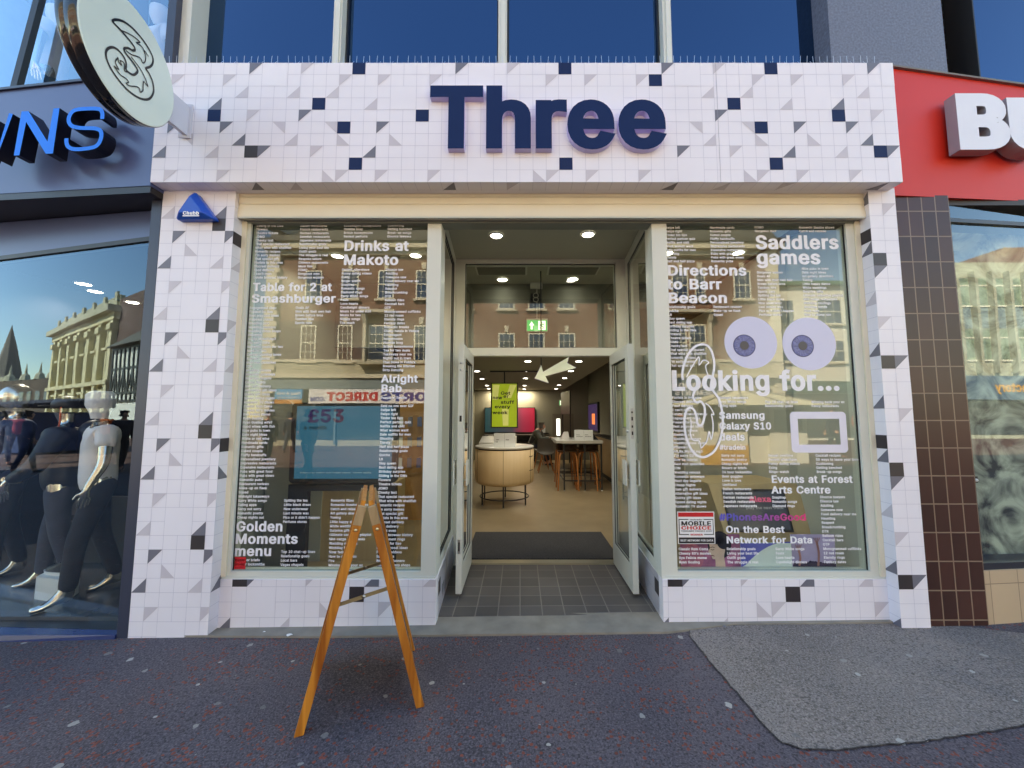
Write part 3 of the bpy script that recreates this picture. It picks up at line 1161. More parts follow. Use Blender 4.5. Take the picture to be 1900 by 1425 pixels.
column(m, -1.03, 3.035, A4, 2.946)
column(m, -1.035, 2.681, A4b, 1.903)
column(m, -1.042, 1.694, A4c, 0.484)
m = MB()
head(m, "Drinks at", -1.366, 2.829, 0.084, 0.505)
head(m, "Makoto", -1.366, 2.717, 0.084, 0.43)
m.build('headline', wl)
m = MB()
head(m, "Table for 2 at", -2.05, 2.511, 0.066, 0.607)
head(m, "Smashburger", -2.055, 2.421, 0.066, 0.645)
m.build('headline', wl)
m = MB()
head(m, "Alright", -1.045, 1.808, 0.058, 0.277)
head(m, "Bab", -1.045, 1.736, 0.058, 0.16)
m.build('headline', wl)
m = MB()
head(m, "Golden", -2.071, 0.719, 0.074, 0.345)
head(m, "Moments", -2.073, 0.632, 0.072, 0.46)
head(m, "menu", -2.074, 0.546, 0.072, 0.275)
m.build('headline', wl)
m = MB()
red = M('signal_red', S(206, 34, 44), 0.4, var=0)
m.box((-2.066, 0.1265, 0.455), (-1.985, 0.1275, 0.54), red)
m.build('sticker', wl, label='small red square sticker in the bottom corner')

B1 = ["Swipe left", "Swipe right", "Tinder bio tips", "Perfect partner quiz", "Netflix and chill", "What women want", "Date outfits for men", "Ghosting", "Thirsty", "Half and half pizza"]
B1b = ["Relationship goals", "Quiche", "Lit", "Slay queen", "Best dating app", "Birthday surprise", "Sliding in the DMs", "Flowers", "Theatre tickets", "JOMO", "Cheeky text", "That special restaurant", "What wine with shellfish", "Romantic recipes", "I'm sorry memes", "That special gift"]
B1c = ["Florists in this area", "Discreet delivery", "Food delivery", "I can't even", "Delete browser history", "Engagement rings", "Present for Bae", "Best proposal ideas", "Proposal videos", "Wedding cars", "Wedding planners", "Wedding dress shops", "#Blessed", "All_By_Myself.mp3", "I'm sorry GIFs", "Bow tie tutorial", "Best man speeches", "ION", "Wedding venues", "Romantic getaways", "Next day lingerie", "Cheap flights", "3am gift delivery", "Alternative gift ideas", "Quirky gift ideas", "Speed dating nights", "Romantic TV shows"]
m = MB()
column(m, 1.128, 3.017, B1, 2.748)
column(m, 1.129, 2.388, B1b, 1.937)
column(m, 1.137, 1.695, B1c, 0.899)
column(m, 1.15, 0.596, ["Classic Rom Coms", "Cheesy 80's movies", "Bye Felicia meme", "Ryan Gosling"], 0.504)
m = MB()
column(m, 1.474, 3.017, ["Handmade cards", "Romantic gifts", "Cutest couple", "Fluffy handcuffs", "Personalised jewellery", "Impressive restaurants", "Expensive restaurants", "Pubs with great food", "Pubs with great views", "Romantic pubs"], 2.748)
column(m, 1.476, 2.389, ["Restaurant reviews", "Make-up on fleek", "Squad"], 2.328)
column(m, 1.481, 1.694, ["Midnight takeaways", "Barry White songs", "Dating apps"], 1.635)
column(m, 1.488, 1.267, ["Sorry not sorry", "Romantic poetry", "Cheap nights out", "Boxers or briefs", "24 hour locksmiths", "Beer goggles", "Love is love", "Umfriend", "Italian restaurants", "French restaurants", "German restaurants", "Swedish restaurants", "Japanese restaurants"], 0.902)
column(m, 1.499, 0.597, ["Relationship goals", "Living your best life", "Outfit goals", "The struggle is real"], 0.504)
m = MB()
column(m, 1.822, 3.019, ["FOMO", "Gorgeous men"])
column(m, 1.822, 2.659, ["Gorgeous women", "Goals AF", "Men with their own hair", "Brows before bros", "Tandem hire", "Sports cars", "Spilling the tea", "Little black dress", "New underwear", "Last minute wax", "Pics or it didn't happen", "Perfume stores"], 2.328)
column(m, 1.831, 1.663, ["Top 10 chat-up lines", "Relationship goals"])
column(m, 1.835, 1.267, ["Sexual overtime", "Sexiest aftershave", "Funny dating videos", "Exing", "Binge-watch"], 1.148)
column(m, 1.847, 0.963, ["Snaptrap", "Romantic songs", "Diamond rings"], 0.902)
column(m, 1.853, 0.597, ["Barry White songs", "Feels", "Love hearts", "Candlelight dinners"], 0.505)
m = MB()
column(m, 2.167, 3.018, ["Romantic theatre shows", "Catch and release"])
column(m, 2.168, 2.689, ["Nice pubs in town", "Date night ideas", "Art gallery directions", "Tuning", "Little happy dance", "White weddings", "Surprise gifts", "Ultimate seductive playlist", "Mid-range restaurants", "Wedding readings", "Wedding bands", "Slow fade", "How to dump him"], 2.328)
column(m, 2.179, 1.662, ["Winning back your ex", "Fancy restaurants"])
column(m, 2.186, 1.267, ["Cocktail recipes", "50 ways to leave your lover", "Cushioning", "Getting benched", "Break-up songs"], 1.148)
column(m, 2.199, 0.966, ["Divorce lawyers", "Divorce law", "Adulting", "Someone new", "Food delivery near me", "Haunting", "Respect", "Breadcrumbing", "DTR", "Balloon rides", "Cocktail bars", "OTP", "Monogrammed cufflinks", "12 red roses", "Eternity rings", "Fantasy dates"], 0.506)
m = MB()
head(m, "Directions", 1.13, 2.633, 0.083, 0.615)
head(m, "to Barr", 1.128, 2.525, 0.083, 0.42)
head(m, "Beacon", 1.129, 2.417, 0.083, 0.46)
m.build('headline', wr)
m = MB()
head(m, "Saddlers", 1.82, 2.843, 0.112, 0.65)
head(m, "games", 1.822, 2.722, 0.112, 0.50)
m.build('headline', wr)
m = MB()
head(m, "Looking for...", 1.131, 1.746, 0.155, 1.275, bold=0.046)
m.build('headline', wr)
m = MB()
head(m, "Samsung", 1.483, 1.536, 0.054, 0.345)
head(m, "Galaxy S10", 1.482, 1.457, 0.054, 0.39)
head(m, "deals", 1.480, 1.376, 0.054, 0.19)
head(m, "#tradein", 1.478, 1.308, 0.038, 0.195)
m.build('headline', wr)
m = MB()
head(m, "Events at Forest", 1.848, 1.067, 0.055, 0.60)
head(m, "Arts Centre", 1.846, 0.990, 0.055, 0.435)
m.build('headline', wr)
grad = [M('gradient_vinyl_%s' % 'abcdef'[i], tuple(S(*[int(a_ + (c_ - a_) * i / 5) for a_, c_ in zip((88, 84, 190), (232, 60, 130))])), 0.45, var=0) for i in range(6)]
m = MB()
head(m, "#PhonesAreGood", 1.455, 0.797, 0.05, 0.635, matfn=lambda t: grad[min(5, int(t * 6))])
m.build('headline', wr, label='hashtag headline fading from violet to pink')
m = MB()
head(m, "On the Best", 1.497, 0.709, 0.05, 0.43)
head(m, "Network for Data", 1.497, 0.635, 0.05, 0.63)
m.build('headline', wr)
# eyeball stickers
eyew = M('eyeball_white_print', S(206, 208, 234), 0.35, var=0.03, scale=2)
iris = M('iris_blue_print', S(98, 106, 160), 0.4, var=0.45, scale=50)
irisd = M('iris_rim_print', S(62, 66, 112), 0.4, var=0.1)
pupil = M('pupil_grey_print', S(72, 70, 76), 0.4, var=0)
for cx_, cz_, r_, ix_, iz_ in ((1.748, 2.113, 0.2, 1.698, 2.089), (2.19, 2.103, 0.203, 2.139, 2.086)):
    m = MB()
    for k, (c, rr, mt) in enumerate((((cx_, cz_), r_, eyew), ((ix_, iz_), 0.085, irisd), ((ix_, iz_), 0.078, iris), ((ix_, iz_), 0.034, pupil))):
        N = 48
        y = 0.1262 - k * 0.0006
        m.add([(c[0] + rr * math.cos(2 * math.pi * i / N), y, c[1] + rr * math.sin(2 * math.pi * i / N)) for i in range(N)], [tuple(range(N))], mt)
    for i in range(40):
        a_ = 2 * math.pi * i / 40 + random.uniform(-0.05, 0.05)
        r0_, r1_ = random.uniform(0.036, 0.045), random.uniform(0.06, 0.076)
        w_ = 0.012
        pts = [(ix_ + r0_ * math.cos(a_ - w_), iz_ + r0_ * math.sin(a_ - w_)), (ix_ + r1_ * math.cos(a_ - w_ * 1.6), iz_ + r1_ * math.sin(a_ - w_ * 1.6)), (ix_ + r1_ * math.cos(a_ + w_ * 1.6), iz_ + r1_ * math.sin(a_ + w_ * 1.6)), (ix_ + r0_ * math.cos(a_ + w_), iz_ + r0_ * math.sin(a_ + w_))]
        m.add([(p[0], 0.1238, p[1]) for p in pts], [(0, 1, 2, 3)], M('iris_fleck_print', S(150, 156, 200), 0.4, var=0))
    m.build('eye_sticker', wr)


def ribbon(mb, pts, w_, y, mat, O=None, U=(1, 0, 0), Z=(0, 0, 1), thick=0.0, closed=False):
    "a flat stroke of width w_ through 2D pts on a plane"
    P = [Vector(p) for p in pts]
    k = len(P)
    ws = w_ if isinstance(w_, (list, tuple)) else [w_] * k
    Lp, Rp = [], []
    for i in range(k):
        a = P[i - 1] if (i > 0 or closed) else P[i]
        c = P[(i + 1) % k] if (i < k - 1 or closed) else P[i]
        d1 = (P[i] - a).normalized() if (P[i] - a).length > 1e-9 else (c - P[i]).normalized()
        d2 = (c - P[i]).normalized() if (c - P[i]).length > 1e-9 else d1
        n1, n2 = Vector((-d1.y, d1.x)), Vector((-d2.y, d2.x))
        n = n1 + n2
        n = n1 if n.length < 1e-3 else n.normalized()
        s_ = 1 / max(0.5, n.dot(n1))
        Lp.append(P[i] + n * ws[i] / 2 * s_)
        Rp.append(P[i] - n * ws[i] / 2 * s_)
    O = Vector(O) if O is not None else Vector((0, y, 0))
    U, Z = Vector(U), Vector(Z)
    N = U.cross(Z).normalized()
    V = [O + U * p.x + Z * p.y + N * thick for p in Lp + Rp]
    F_ = []
    for i in range(k if closed else k - 1):
        j = (i + 1) % k
        F_.append((i + k, j + k, j, i))
    mb.add(V, F_, mat)


def smooth(pts, n=4, closed=False):
    P = [Vector(p) for p in pts]
    k = len(P)
    out = []
    for i in range(k if closed else k - 1):
        p0 = P[i - 1] if (i > 0 or closed) else P[i]
        p1, p2 = P[i], P[(i + 1) % k]
        p3 = P[(i + 2) % k] if (i + 2 < k or closed) else p2
        for j in range(n):
            t = j / n
            out.append(0.5 * ((2 * p1) + (p2 - p0) * t + (2 * p0 - 5 * p1 + 4 * p2 - p3) * t * t + (3 * p1 - p0 - 3 * p2 + p3) * t ** 3))
    if not closed:
        out.append(P[-1])
    return out


# the outlined emblem on the right window
def wpt(q):
    p = at(1240 + q[0] / 5.7, 620 + q[1] / 5.7, Y=0.126)
    return (p.x, p.z)


m = MB()
big = [(155, 485), (146, 430), (162, 330), (205, 220), (270, 140), (340, 110), (405, 118), (450, 170), (478, 260), (484, 350), (470, 430), (455, 500), (450, 560), (480, 610), (530, 680), (560, 780), (574, 900), (568, 1020), (540, 1130), (490, 1230), (420, 1285), (355, 1300), (285, 1270), (225, 1190), (188, 1090), (170, 980), (172, 880), (195, 800), (235, 778), (272, 805), (295, 870), (305, 940), (335, 968), (365, 935), (385, 840), (378, 760), (340, 712), (300, 722), (268, 690), (262, 640), (300, 560), (330, 500)]
ribbon(m, smooth([wpt(q) for q in big], 4), 0.017, 0.1230, vinyl)
ribbon(m, smooth([wpt(q) for q in [(190, 455), (240, 360), (320, 240), (325, 325), (370, 275), (425, 300), (395, 330), (400, 380), (420, 440)]], 4), 0.009, 0.1230, vinyl)
ribbon(m, smooth([wpt(q) for q in [(390, 730), (440, 770), (480, 850), (455, 850), (470, 930), (470, 1030), (450, 1110), (430, 1030), (410, 1120), (370, 1180), (345, 1200), (325, 1130), (260, 1120), (230, 1050), (240, 980), (235, 900)]], 4), 0.009, 0.1230, vinyl)
m.build('emblem_outline', wr)
# rounded picture-frame sticker
m = MB()


def rrect(x0, z0_, x1, z1, r, n=6):
    o = []
    for cx_, cz_, a0 in ((x1 - r, z1 - r, 0), (x0 + r, z1 - r, 90), (x0 + r, z0_ + r, 180), (x1 - r, z0_ + r, 270)):
        for i in range(n + 1):
            a_ = R(a0 + 90 * i / n)
            o.append(Vector((cx_ + r * math.cos(a_), cz_ + r * math.sin(a_))))
    return o


Lo = rrect(2.012, 1.287, 2.43, 1.589, 0.03)
Li = rrect(2.069, 1.346, 2.378, 1.537, 0.004)[::-1]
V, T = fill([Lo, Li])
T = [t for t in T if not (2.069 < (V[t[0]].x + V[t[1]].x + V[t[2]].x) / 3 < 2.378 and 1.346 < (V[t[0]].y + V[t[1]].y + V[t[2]].y) / 3 < 1.537)]
m.add([(p.x, 0.1262, p.y) for p in V], T, M('lavender_vinyl', S(226, 224, 238), 0.4, var=0.02))
m.build('frame_sticker', wr)
# award badge
m = MB()
bx0, bz0, bx1, bz1 = 1.148, 0.632, 1.418, 0.861
pw = M('badge_white', (0.82, 0.82, 0.82), 0.4, var=0)
pk = M('badge_black', (0.02, 0.02, 0.022), 0.4, var=0)
m.box((bx0, 0.1258, bz0), (bx1, 0.127, bz1), pw)


def rc(a, b_, c, d, mt, lay):
    m.quad((a, 0.1258 - lay * 0.0005, b_), (c, 0.1258 - lay * 0.0005, b_), (c, 0.1258 - lay * 0.0005, d), (a, 0.1258 - lay * 0.0005, d), mt)


rc(bx0 + 0.006, 0.824, bx1 - 0.006, 0.855, red, 1)
rc(bx0 + 0.006, 0.636, bx1 - 0.006, 0.678, pk, 1)
rc(bx0 + 0.008, 0.696, bx1 - 0.008, 0.808, pk, 1)
rc(bx0 + 0.014, 0.702, bx1 - 0.014, 0.802, pw, 2)
rc(bx0 + 0.08, 0.795, bx1 - 0.08, 0.815, pw, 3)
rc(bx0 + 0.08, 0.690, bx1 - 0.08, 0.706, pw, 3)
YT0 = YT
YT = 0.1235
text(m, "techradar", (bx0 + 0.088, YT, 0.800), 0.010, pk, width=0.095, bold=0.02)
text(m, "MOBILE", (bx0 + 0.024, YT, 0.762), 0.031, pk, width=0.222, bold=0.035)
text(m, "CHOICE", (bx0 + 0.024, YT, 0.7335), 0.025, red, width=0.222, bold=0.035)
text(m, "CONSUMER AWARDS 2018", (bx0 + 0.024, YT, 0.7195), 0.008, pk, width=0.222, bold=0.03)
text(m, "WINNER", (bx0 + 0.09, YT, 0.692), 0.012, red, width=0.09, bold=0.03)
text(m, "BEST NETWORK FOR DATA", (bx0 + 0.016, YT, 0.650), 0.014, pw, width=0.238, bold=0.03)
YT = YT0
m.build('award_badge', wr)

# ================================================================== FASCIA SIGN
sign = thing('fascia_sign', 'long white tiled shop sign reading Three in thick navy letters', 'shop sign', (0.05, 0, 3.235))
b = MB()
FX0, FX1, FZ0, FZ1, FY = -2.665, 2.757, 3.237, 4.163, -0.11
b.box((FX0, FY, FZ0), (FX1, 0.14, FZ1), white)
FI = [(-20, 0, 'dTL'), (-16, 0, 'lTL'), (-12, 0, 'N'), (-13, 1, 'lTL'), (-10, 1, 'lTL'), (-6, 1, 'lTL'), (-4, 0, 'dTL'), (-17, 2, 'lBR'), (-14, 2, 'lBR'), (-15, 3, 'N'), (-11, 3, 'lBR'), (-16, 4, 'dTL'), (-7, 4, 'N'), (-20, 4, 'lTL'), (-18, 5, 'lTR'), (-14, 5, 'lTR'), (-13, 5, 'N'), (-10, 5, 'dTL'), (-17, 6, 'lBR'), (-13, 6, 'lBL'), (-9, 6, 'lBL'), (-20, 7, 'K'), (-19, 7, 'dTL'), (-15, 7, 'lTL'), (-11, 7, 'dBR'), (-12, 8, 'N'), (-14, 9, 'lBL'), (-13, 9, 'lTL'), (-10, 9, 'lTL'), (-6, 9, 'lTL'),
      (-26, 1, 'lTL'), (-22, 1, 'lTL'), (-21, 2, 'lBR'), (-23, 3, 'dBR'), (-23, 4, 'N'), (-22, 5, 'dTL'), (-26, 5, 'dTL'), (-25, 6, 'lTR'), (-21, 6, 'dBR'), (-27, 7, 'dBR'), (-23, 7, 'lBR'), (-26, 9, 'lTL'), (-22, 9, 'lTL'),
      (0, 0, 'lTL'), (4, 0, 'N'), (3, 1, 'lTL'), (6, 1, 'lTL'), (10, 1, 'lTL'), (11, 1, 'N'), (12, 0, 'dTL'), (16, 0, 'lTL'), (19, 1, 'lTL'), (15, 2, 'lBR'), (18, 2, 'lBR'), (17, 3, 'N'), (16, 4, 'dTL'), (14, 5, 'lTR'), (18, 5, 'lTR'), (15, 6, 'lBR'), (13, 7, 'dTL'), (17, 7, 'lTL'), (4, 8, 'N'), (2, 9, 'lBL'), (3, 9, 'lTL'), (6, 9, 'lTL'), (10, 9, 'lTL'), (18, 9, 'lBL'),
      (20, 0, 'N'), (28, 0, 'dTL'), (22, 1, 'lTL'), (26, 1, 'lTL'), (27, 2, 'lBR'), (21, 3, 'lBR'), (25, 3, 'dBR'), (25, 4, 'N'), (28, 4, 'lTL'), (19, 5, 'N'), (22, 5, 'dTL'), (26, 5, 'dTL'), (19, 6, 'lBL'), (23, 6, 'lBL'), (27, 6, 'dBR'), (21, 7, 'dBR'), (25, 7, 'lBR'), (28, 7, 'N'), (29, 7, 'dTL'), (20, 8, 'N'), (19, 9, 'lTL'), (22, 9, 'lTL'), (26, 9, 'lTL'),
      (-19, 0, 'W'), (-9, 2, 'W'), (-3, 0, 'W'), (-3, 8, 'W'), (-19, 8, 'W'), (7, 2, 'W'), (13, 0, 'W'), (13, 8, 'W'), (23, 2, 'W'), (29, 8, 'W'), (29, 0, 'W')]
fw = (FX1 - FX0) / 57
fh = (FZ1 - FZ0) / 10
tiles(b, (FX0 + 27 * fw, FY, FZ1), (fw, 0, 0), (0, 0, -fh), (0, -1, 0), -27, 30, 0, 10, FI)
tiles(b, (FX0 + 27 * fw, FY, FZ0), (fw, 0, 0), (0, fw, 0), (0, 0, -1), -27, 30, 0, 1.15, [(-20, 0, 'dBR'), (-5, 0, 'dBR'), (12, 0, 'dBR'), (-17, 0, 'lBR'), (0, 0, 'lTL'), (16, 0, 'lBR'), (28, 0, 'dBR'), (21, 0, 'lTL')])
# a joint between two lengths of panel
jx = at(1333, 250, Y=FY).x
b.box((jx, FY - 0.0022, FZ0), (jx + 0.0025, FY - 0.0018, FZ1), M('panel_joint', S(150, 150, 165), 0.6, var=0))
b.build('sign_panel', sign, bevel=0.0015)
letter_face = M('navy_letter_face', S(8, 38, 84), 0.6, var=0.02, spec=0.2)
letter_side = M('lilac_letter_side', S(196, 184, 226), 0.4, var=0)
YL = -0.155
zb_, zt_ = at(1000, 275.5, Y=YL).z, at(850, 158.5, Y=YL).z
capT = zt_ - zb_
xs_ = [(797, 897), (902, 1001 - 15), (993, 1053), (1053, 1142), (1147, 1237)]
spans = {0: (797, 896), 1: (902, 985), 2: (994, 1052), 3: (1052.5, 1141.5), 4: (1147, 1236.5)}
for i, ch in enumerate("Three"):
    V, T = glyph(ch, 0.037)
    gx0, gx1 = min(p.x for p in V), max(p.x for p in V)
    wx0, wx1 = at(spans[i][0], 220, Y=YL).x, at(spans[i][1], 220, Y=YL).x
    sc = capT / (caph() + 2 * 0.037 * 0.62)
    kx = (wx1 - wx0) / (gx1 - gx0)
    P = [Vector((wx0 + (p.x - gx0) * kx, YL, zb_ + (p.y + 0.037 * 0.62) * sc)) for p in V]
    m = MB()
    m.add(P, T, letter_face)
    cnt = {(t[q], t[(q + 1) % 3]) for t in T for q in range(3)}
    bd = [e for e in cnt if (e[1], e[0]) not in cnt]
    n = len(P)
    B_ = [p + Vector((0, 0.045, 0)) for p in P]
    m.add(P + B_, [(a, a + n, b_ + n, b_) for a, b_ in bd], letter_side)
    m.build('letter', sign)
spike = M('galvanised_spike_wire', (0.62, 0.63, 0.66), 0.35, metal=0.8, var=0)
for k in range(6):
    b = MB()
    xa_, xb_ = FX0 + 0.03 + k * 0.89, FX0 + 0.03 + min((k + 1) * 0.89 - 0.015, FX1 - FX0 - 0.05)
    b.box((xa_, FY + 0.012, FZ1 + 0.0005), (xb_, FY + 0.034, FZ1 + 0.005), M('clear_strip', S(190, 192, 196), 0.3, var=0))
    x = xa_ + 0.02
    i = 0
    while x < xb_:
        dx = random.uniform(-0.006, 0.006)
        b.tube([(x, FY + 0.02, FZ1 + 0.003), (x + dx, FY + 0.018 + random.uniform(-0.004, 0.004), FZ1 + 0.072)], 0.0016, spike, 4)
        if i % 2:
            b.tube([(x + 0.003, FY + 0.022, FZ1 + 0.003), (x + 0.01 + dx, FY + 0.06, FZ1 + 0.07)], 0.0014, spike, 4)
        x += 0.0505
        i += 1
    b.build('spike_strip', sign)

# ================================================================== ROUND PROJECTING SIGN
XS = -2.335
ps = thing('projecting_sign', 'round white double sided sign with an outlined emblem, bracketed to the tiled sign', 'projecting sign', (XS, -0.605, 3.688))
lo, hi = at(322.5, 180, X=XS), at(148, 40, X=XS)
cy_, cz_ = -0.605, 3.688
RR = 0.338
PSR = R(8)


def inv_ps(p):
    'world point to the unturned frame of the projecting sign'
    q = Vector(p) - ps.location
    return Matrix.Rotation(-PSR, 3, 'Z') @ q + ps.location
rim = M('glossy_black_rim', (0.012, 0.012, 0.014), 0.08, var=0, spec=0.8)
facem = M('white_acrylic_face', S(222, 236, 226), 0.25, var=0.01)
b = MB()
b.lathe((XS, cy_, cz_), [(0.0001, -0.10), (RR - 0.006, -0.10), (RR, -0.094), (RR, -0.060), (RR - 0.0015, -0.058), (RR - 0.0015, -0.057), (RR, -0.055), (RR, -0.006), (RR - 0.006, 0.0)], rim, 72, 'x')
b.build('sign_case', ps)
b = MB()
N = 72
b.add([(XS + 0.0005, cy_ + (RR - 0.006) * math.cos(2 * math.pi * i / N), cz_ + (RR - 0.006) * math.sin(2 * math.pi * i / N)) for i in range(N)], [tuple(range(N))], facem)
b.add([(XS + 0.004, cy_ + (RR - 0.012) * math.cos(2 * math.pi * i / N), cz_ + (RR - 0.012) * math.sin(2 * math.pi * i / N)) for i in range(N)], [tuple(range(N))], facem)
b.lathe((XS, cy_, cz_), [(RR - 0.012, 0.004), (RR - 0.006, 0.0005)], facem, 72, 'x')
b.build('sign_face', ps)
# emblem drawn on the face


def fpt(q):
    n_ = Vector((math.cos(PSR), math.sin(PSR), 0))
    a_ = at(q[0] / 3.75, q[1] / 3.75, X=XS)
    c_ = Vector(CAM)
    d_ = a_ - c_
    t_ = (Vector((XS, -0.605, 0)) - c_).dot(n_) / d_.dot(n_)
    p = inv_ps(c_ + d_ * t_)
    return (p.y, p.z)


ink = M('black_emblem_line', (0.012, 0.012, 0.012), 0.4, var=0)
main = [(775, 145), (800, 136), (850, 148), (915, 195), (980, 268), (1030, 342), (1056, 400), (1055, 440), (1036, 464), (1008, 476), (1030, 510), (1055, 570), (1062, 635), (1040, 680), (1005, 692), (955, 678), (895, 638), (845, 588), (795, 525), (755, 460), (732, 400), (730, 358), (746, 335), (775, 328), (808, 342), (842, 378), (866, 422), (870, 458), (868, 480), (890, 505), (920, 520), (942, 508), (950, 488), (928, 448), (893, 402), (866, 368), (856, 345), (862, 334), (888, 335), (915, 350), (932, 344), (922, 318), (895, 282), (858, 238), (820, 196), (790, 166)]
b = MB()
sm_ = smooth([fpt(q) for q in main], 4, closed=True)
O_ = (XS + 0.0062, 0, 0)
ribbon(b, sm_, 0.0125, 0, ink, O=O_, U=(0, 1, 0), Z=(0, 0, 1), closed=True)
for L_ in ([(825, 208), (872, 226), (925, 256), (966, 292), (942, 296), (975, 320), (992, 345), (997, 368), (1000, 354), (1025, 392)],
           [(1003, 372), (1006, 400), (1000, 430), (984, 436), (974, 410), (955, 395), (905, 378), (868, 350)],
           [(905, 395), (940, 440), (975, 490), (1000, 540), (1021, 600), (992, 566), (988, 600), (986, 628), (968, 640), (962, 615), (940, 602), (895, 597), (870, 580), (886, 570), (868, 545), (835, 525), (810, 495), (783, 458)],
           [(783, 458), (818, 482), (800, 450), (795, 425), (812, 402), (816, 428), (838, 452), (828, 422), (850, 432), (858, 455), (858, 492), (880, 500)]):
    ribbon(b, smooth([fpt(q) for q in L_], 4), 0.007, 0, ink, O=(XS + 0.0068, 0, 0), U=(0, 1, 0), Z=(0, 0, 1))
b.build('emblem', ps)
b = MB()
brk = M('white_bracket_plate', S(206, 206, 216), 0.4, var=0.02)
zt2, zb2 = at(355, 200, Y=FY).z, at(348, 253, Y=FY).z
xp = at(352, 225, Y=FY).x
pl = [(xp, FY - 0.001, zb2), (xp, FY - 0.001, zt2), (xp - 0.01, -0.36, zt2), (xp - 0.01, -0.36, zb2)]
b.slab([inv_ps(p) for p in pl], Vector((-0.03, 0, 0)), brk)
b.slab([inv_ps(p) for p in [(xp + 0.02, FY - 0.0015, zb2 - 0.02), (xp + 0.02, FY - 0.0015, zt2 + 0.02), (xp + 0.02, FY - 0.008, zt2 + 0.02), (xp + 0.02, FY - 0.008, zb2 - 0.02)]], Vector((-0.08, 0, 0)), brk)
b.build('bracket', ps, bevel=0.001)
ps.rotation_euler = (0, 0, PSR)

# ================================================================== ALARM BOX
al = thing('alarm_box', 'blue triangular alarm box lettered Chubb high on the left tiled pillar', 'alarm box', (-2.38, -0.05, 3.03))
blue_p = M('alarm_blue_plastic', S(10, 84, 190), 0.3, var=0.02)
Yb_ = -0.001
tri = [at(327, 409, Y=-0.03), at(403, 409, Y=-0.03), at(364, 356, Y=-0.03)]
tri = [Vector((p.x, Yb_, p.z)) for p in tri]


def rounded_tri(sc, y, r=0.018):
    c = (tri[0] + tri[1] + tri[2]) / 3
    T_ = [c + (p - c) * sc for p in tri]
    out = []
    for i in range(3):
        p, a, b_ = T_[i], T_[i - 1], T_[(i + 1) % 3]
        u1, u2 = (a - p).normalized(), (b_ - p).normalized()
        q0, q1 = p + u1 * r * 1.6, p + u2 * r * 1.6
        for k in range(5):
            t = k / 4
            q = q0 * (1 - t) ** 2 + p * 2 * t * (1 - t) + q1 * t * t
            out.append(Vector((q.x, y, q.z)))
    return out


b = MB()
rings = [rounded_tri(1.0, -0.001), rounded_tri(1.0, -0.035), rounded_tri(0.97, -0.045), rounded_tri(0.62, -0.085, 0.01), rounded_tri(0.56, -0.088, 0.01)]
n = len(rings[0])
vv = [p for r_ in rings for p in r_]
b.add(vv, [(i * n + j, i * n + (j + 1) % n, (i + 1) * n + (j + 1) % n, (i + 1) * n + j) for i in range(4) for j in range(n)], blue_p)
b.add(rings[-1], [tuple(range(n))], blue_p)
b.build('alarm_cover', al)
b = MB()
lc = at(339, 399.5, Y=-0.09)
text(b, "Chubb", (lc.x, -0.0915, lc.z + 0.004), 0.026, vinyl, width=0.118, bold=0.05)
b.quad((lc.x, -0.091, lc.z - 0.008), (lc.x + 0.12, -0.091, lc.z - 0.008), (lc.x + 0.12, -0.091, lc.z + 0.0005), (lc.x, -0.091, lc.z + 0.0005), vinyl)
b.build('lettering', al)

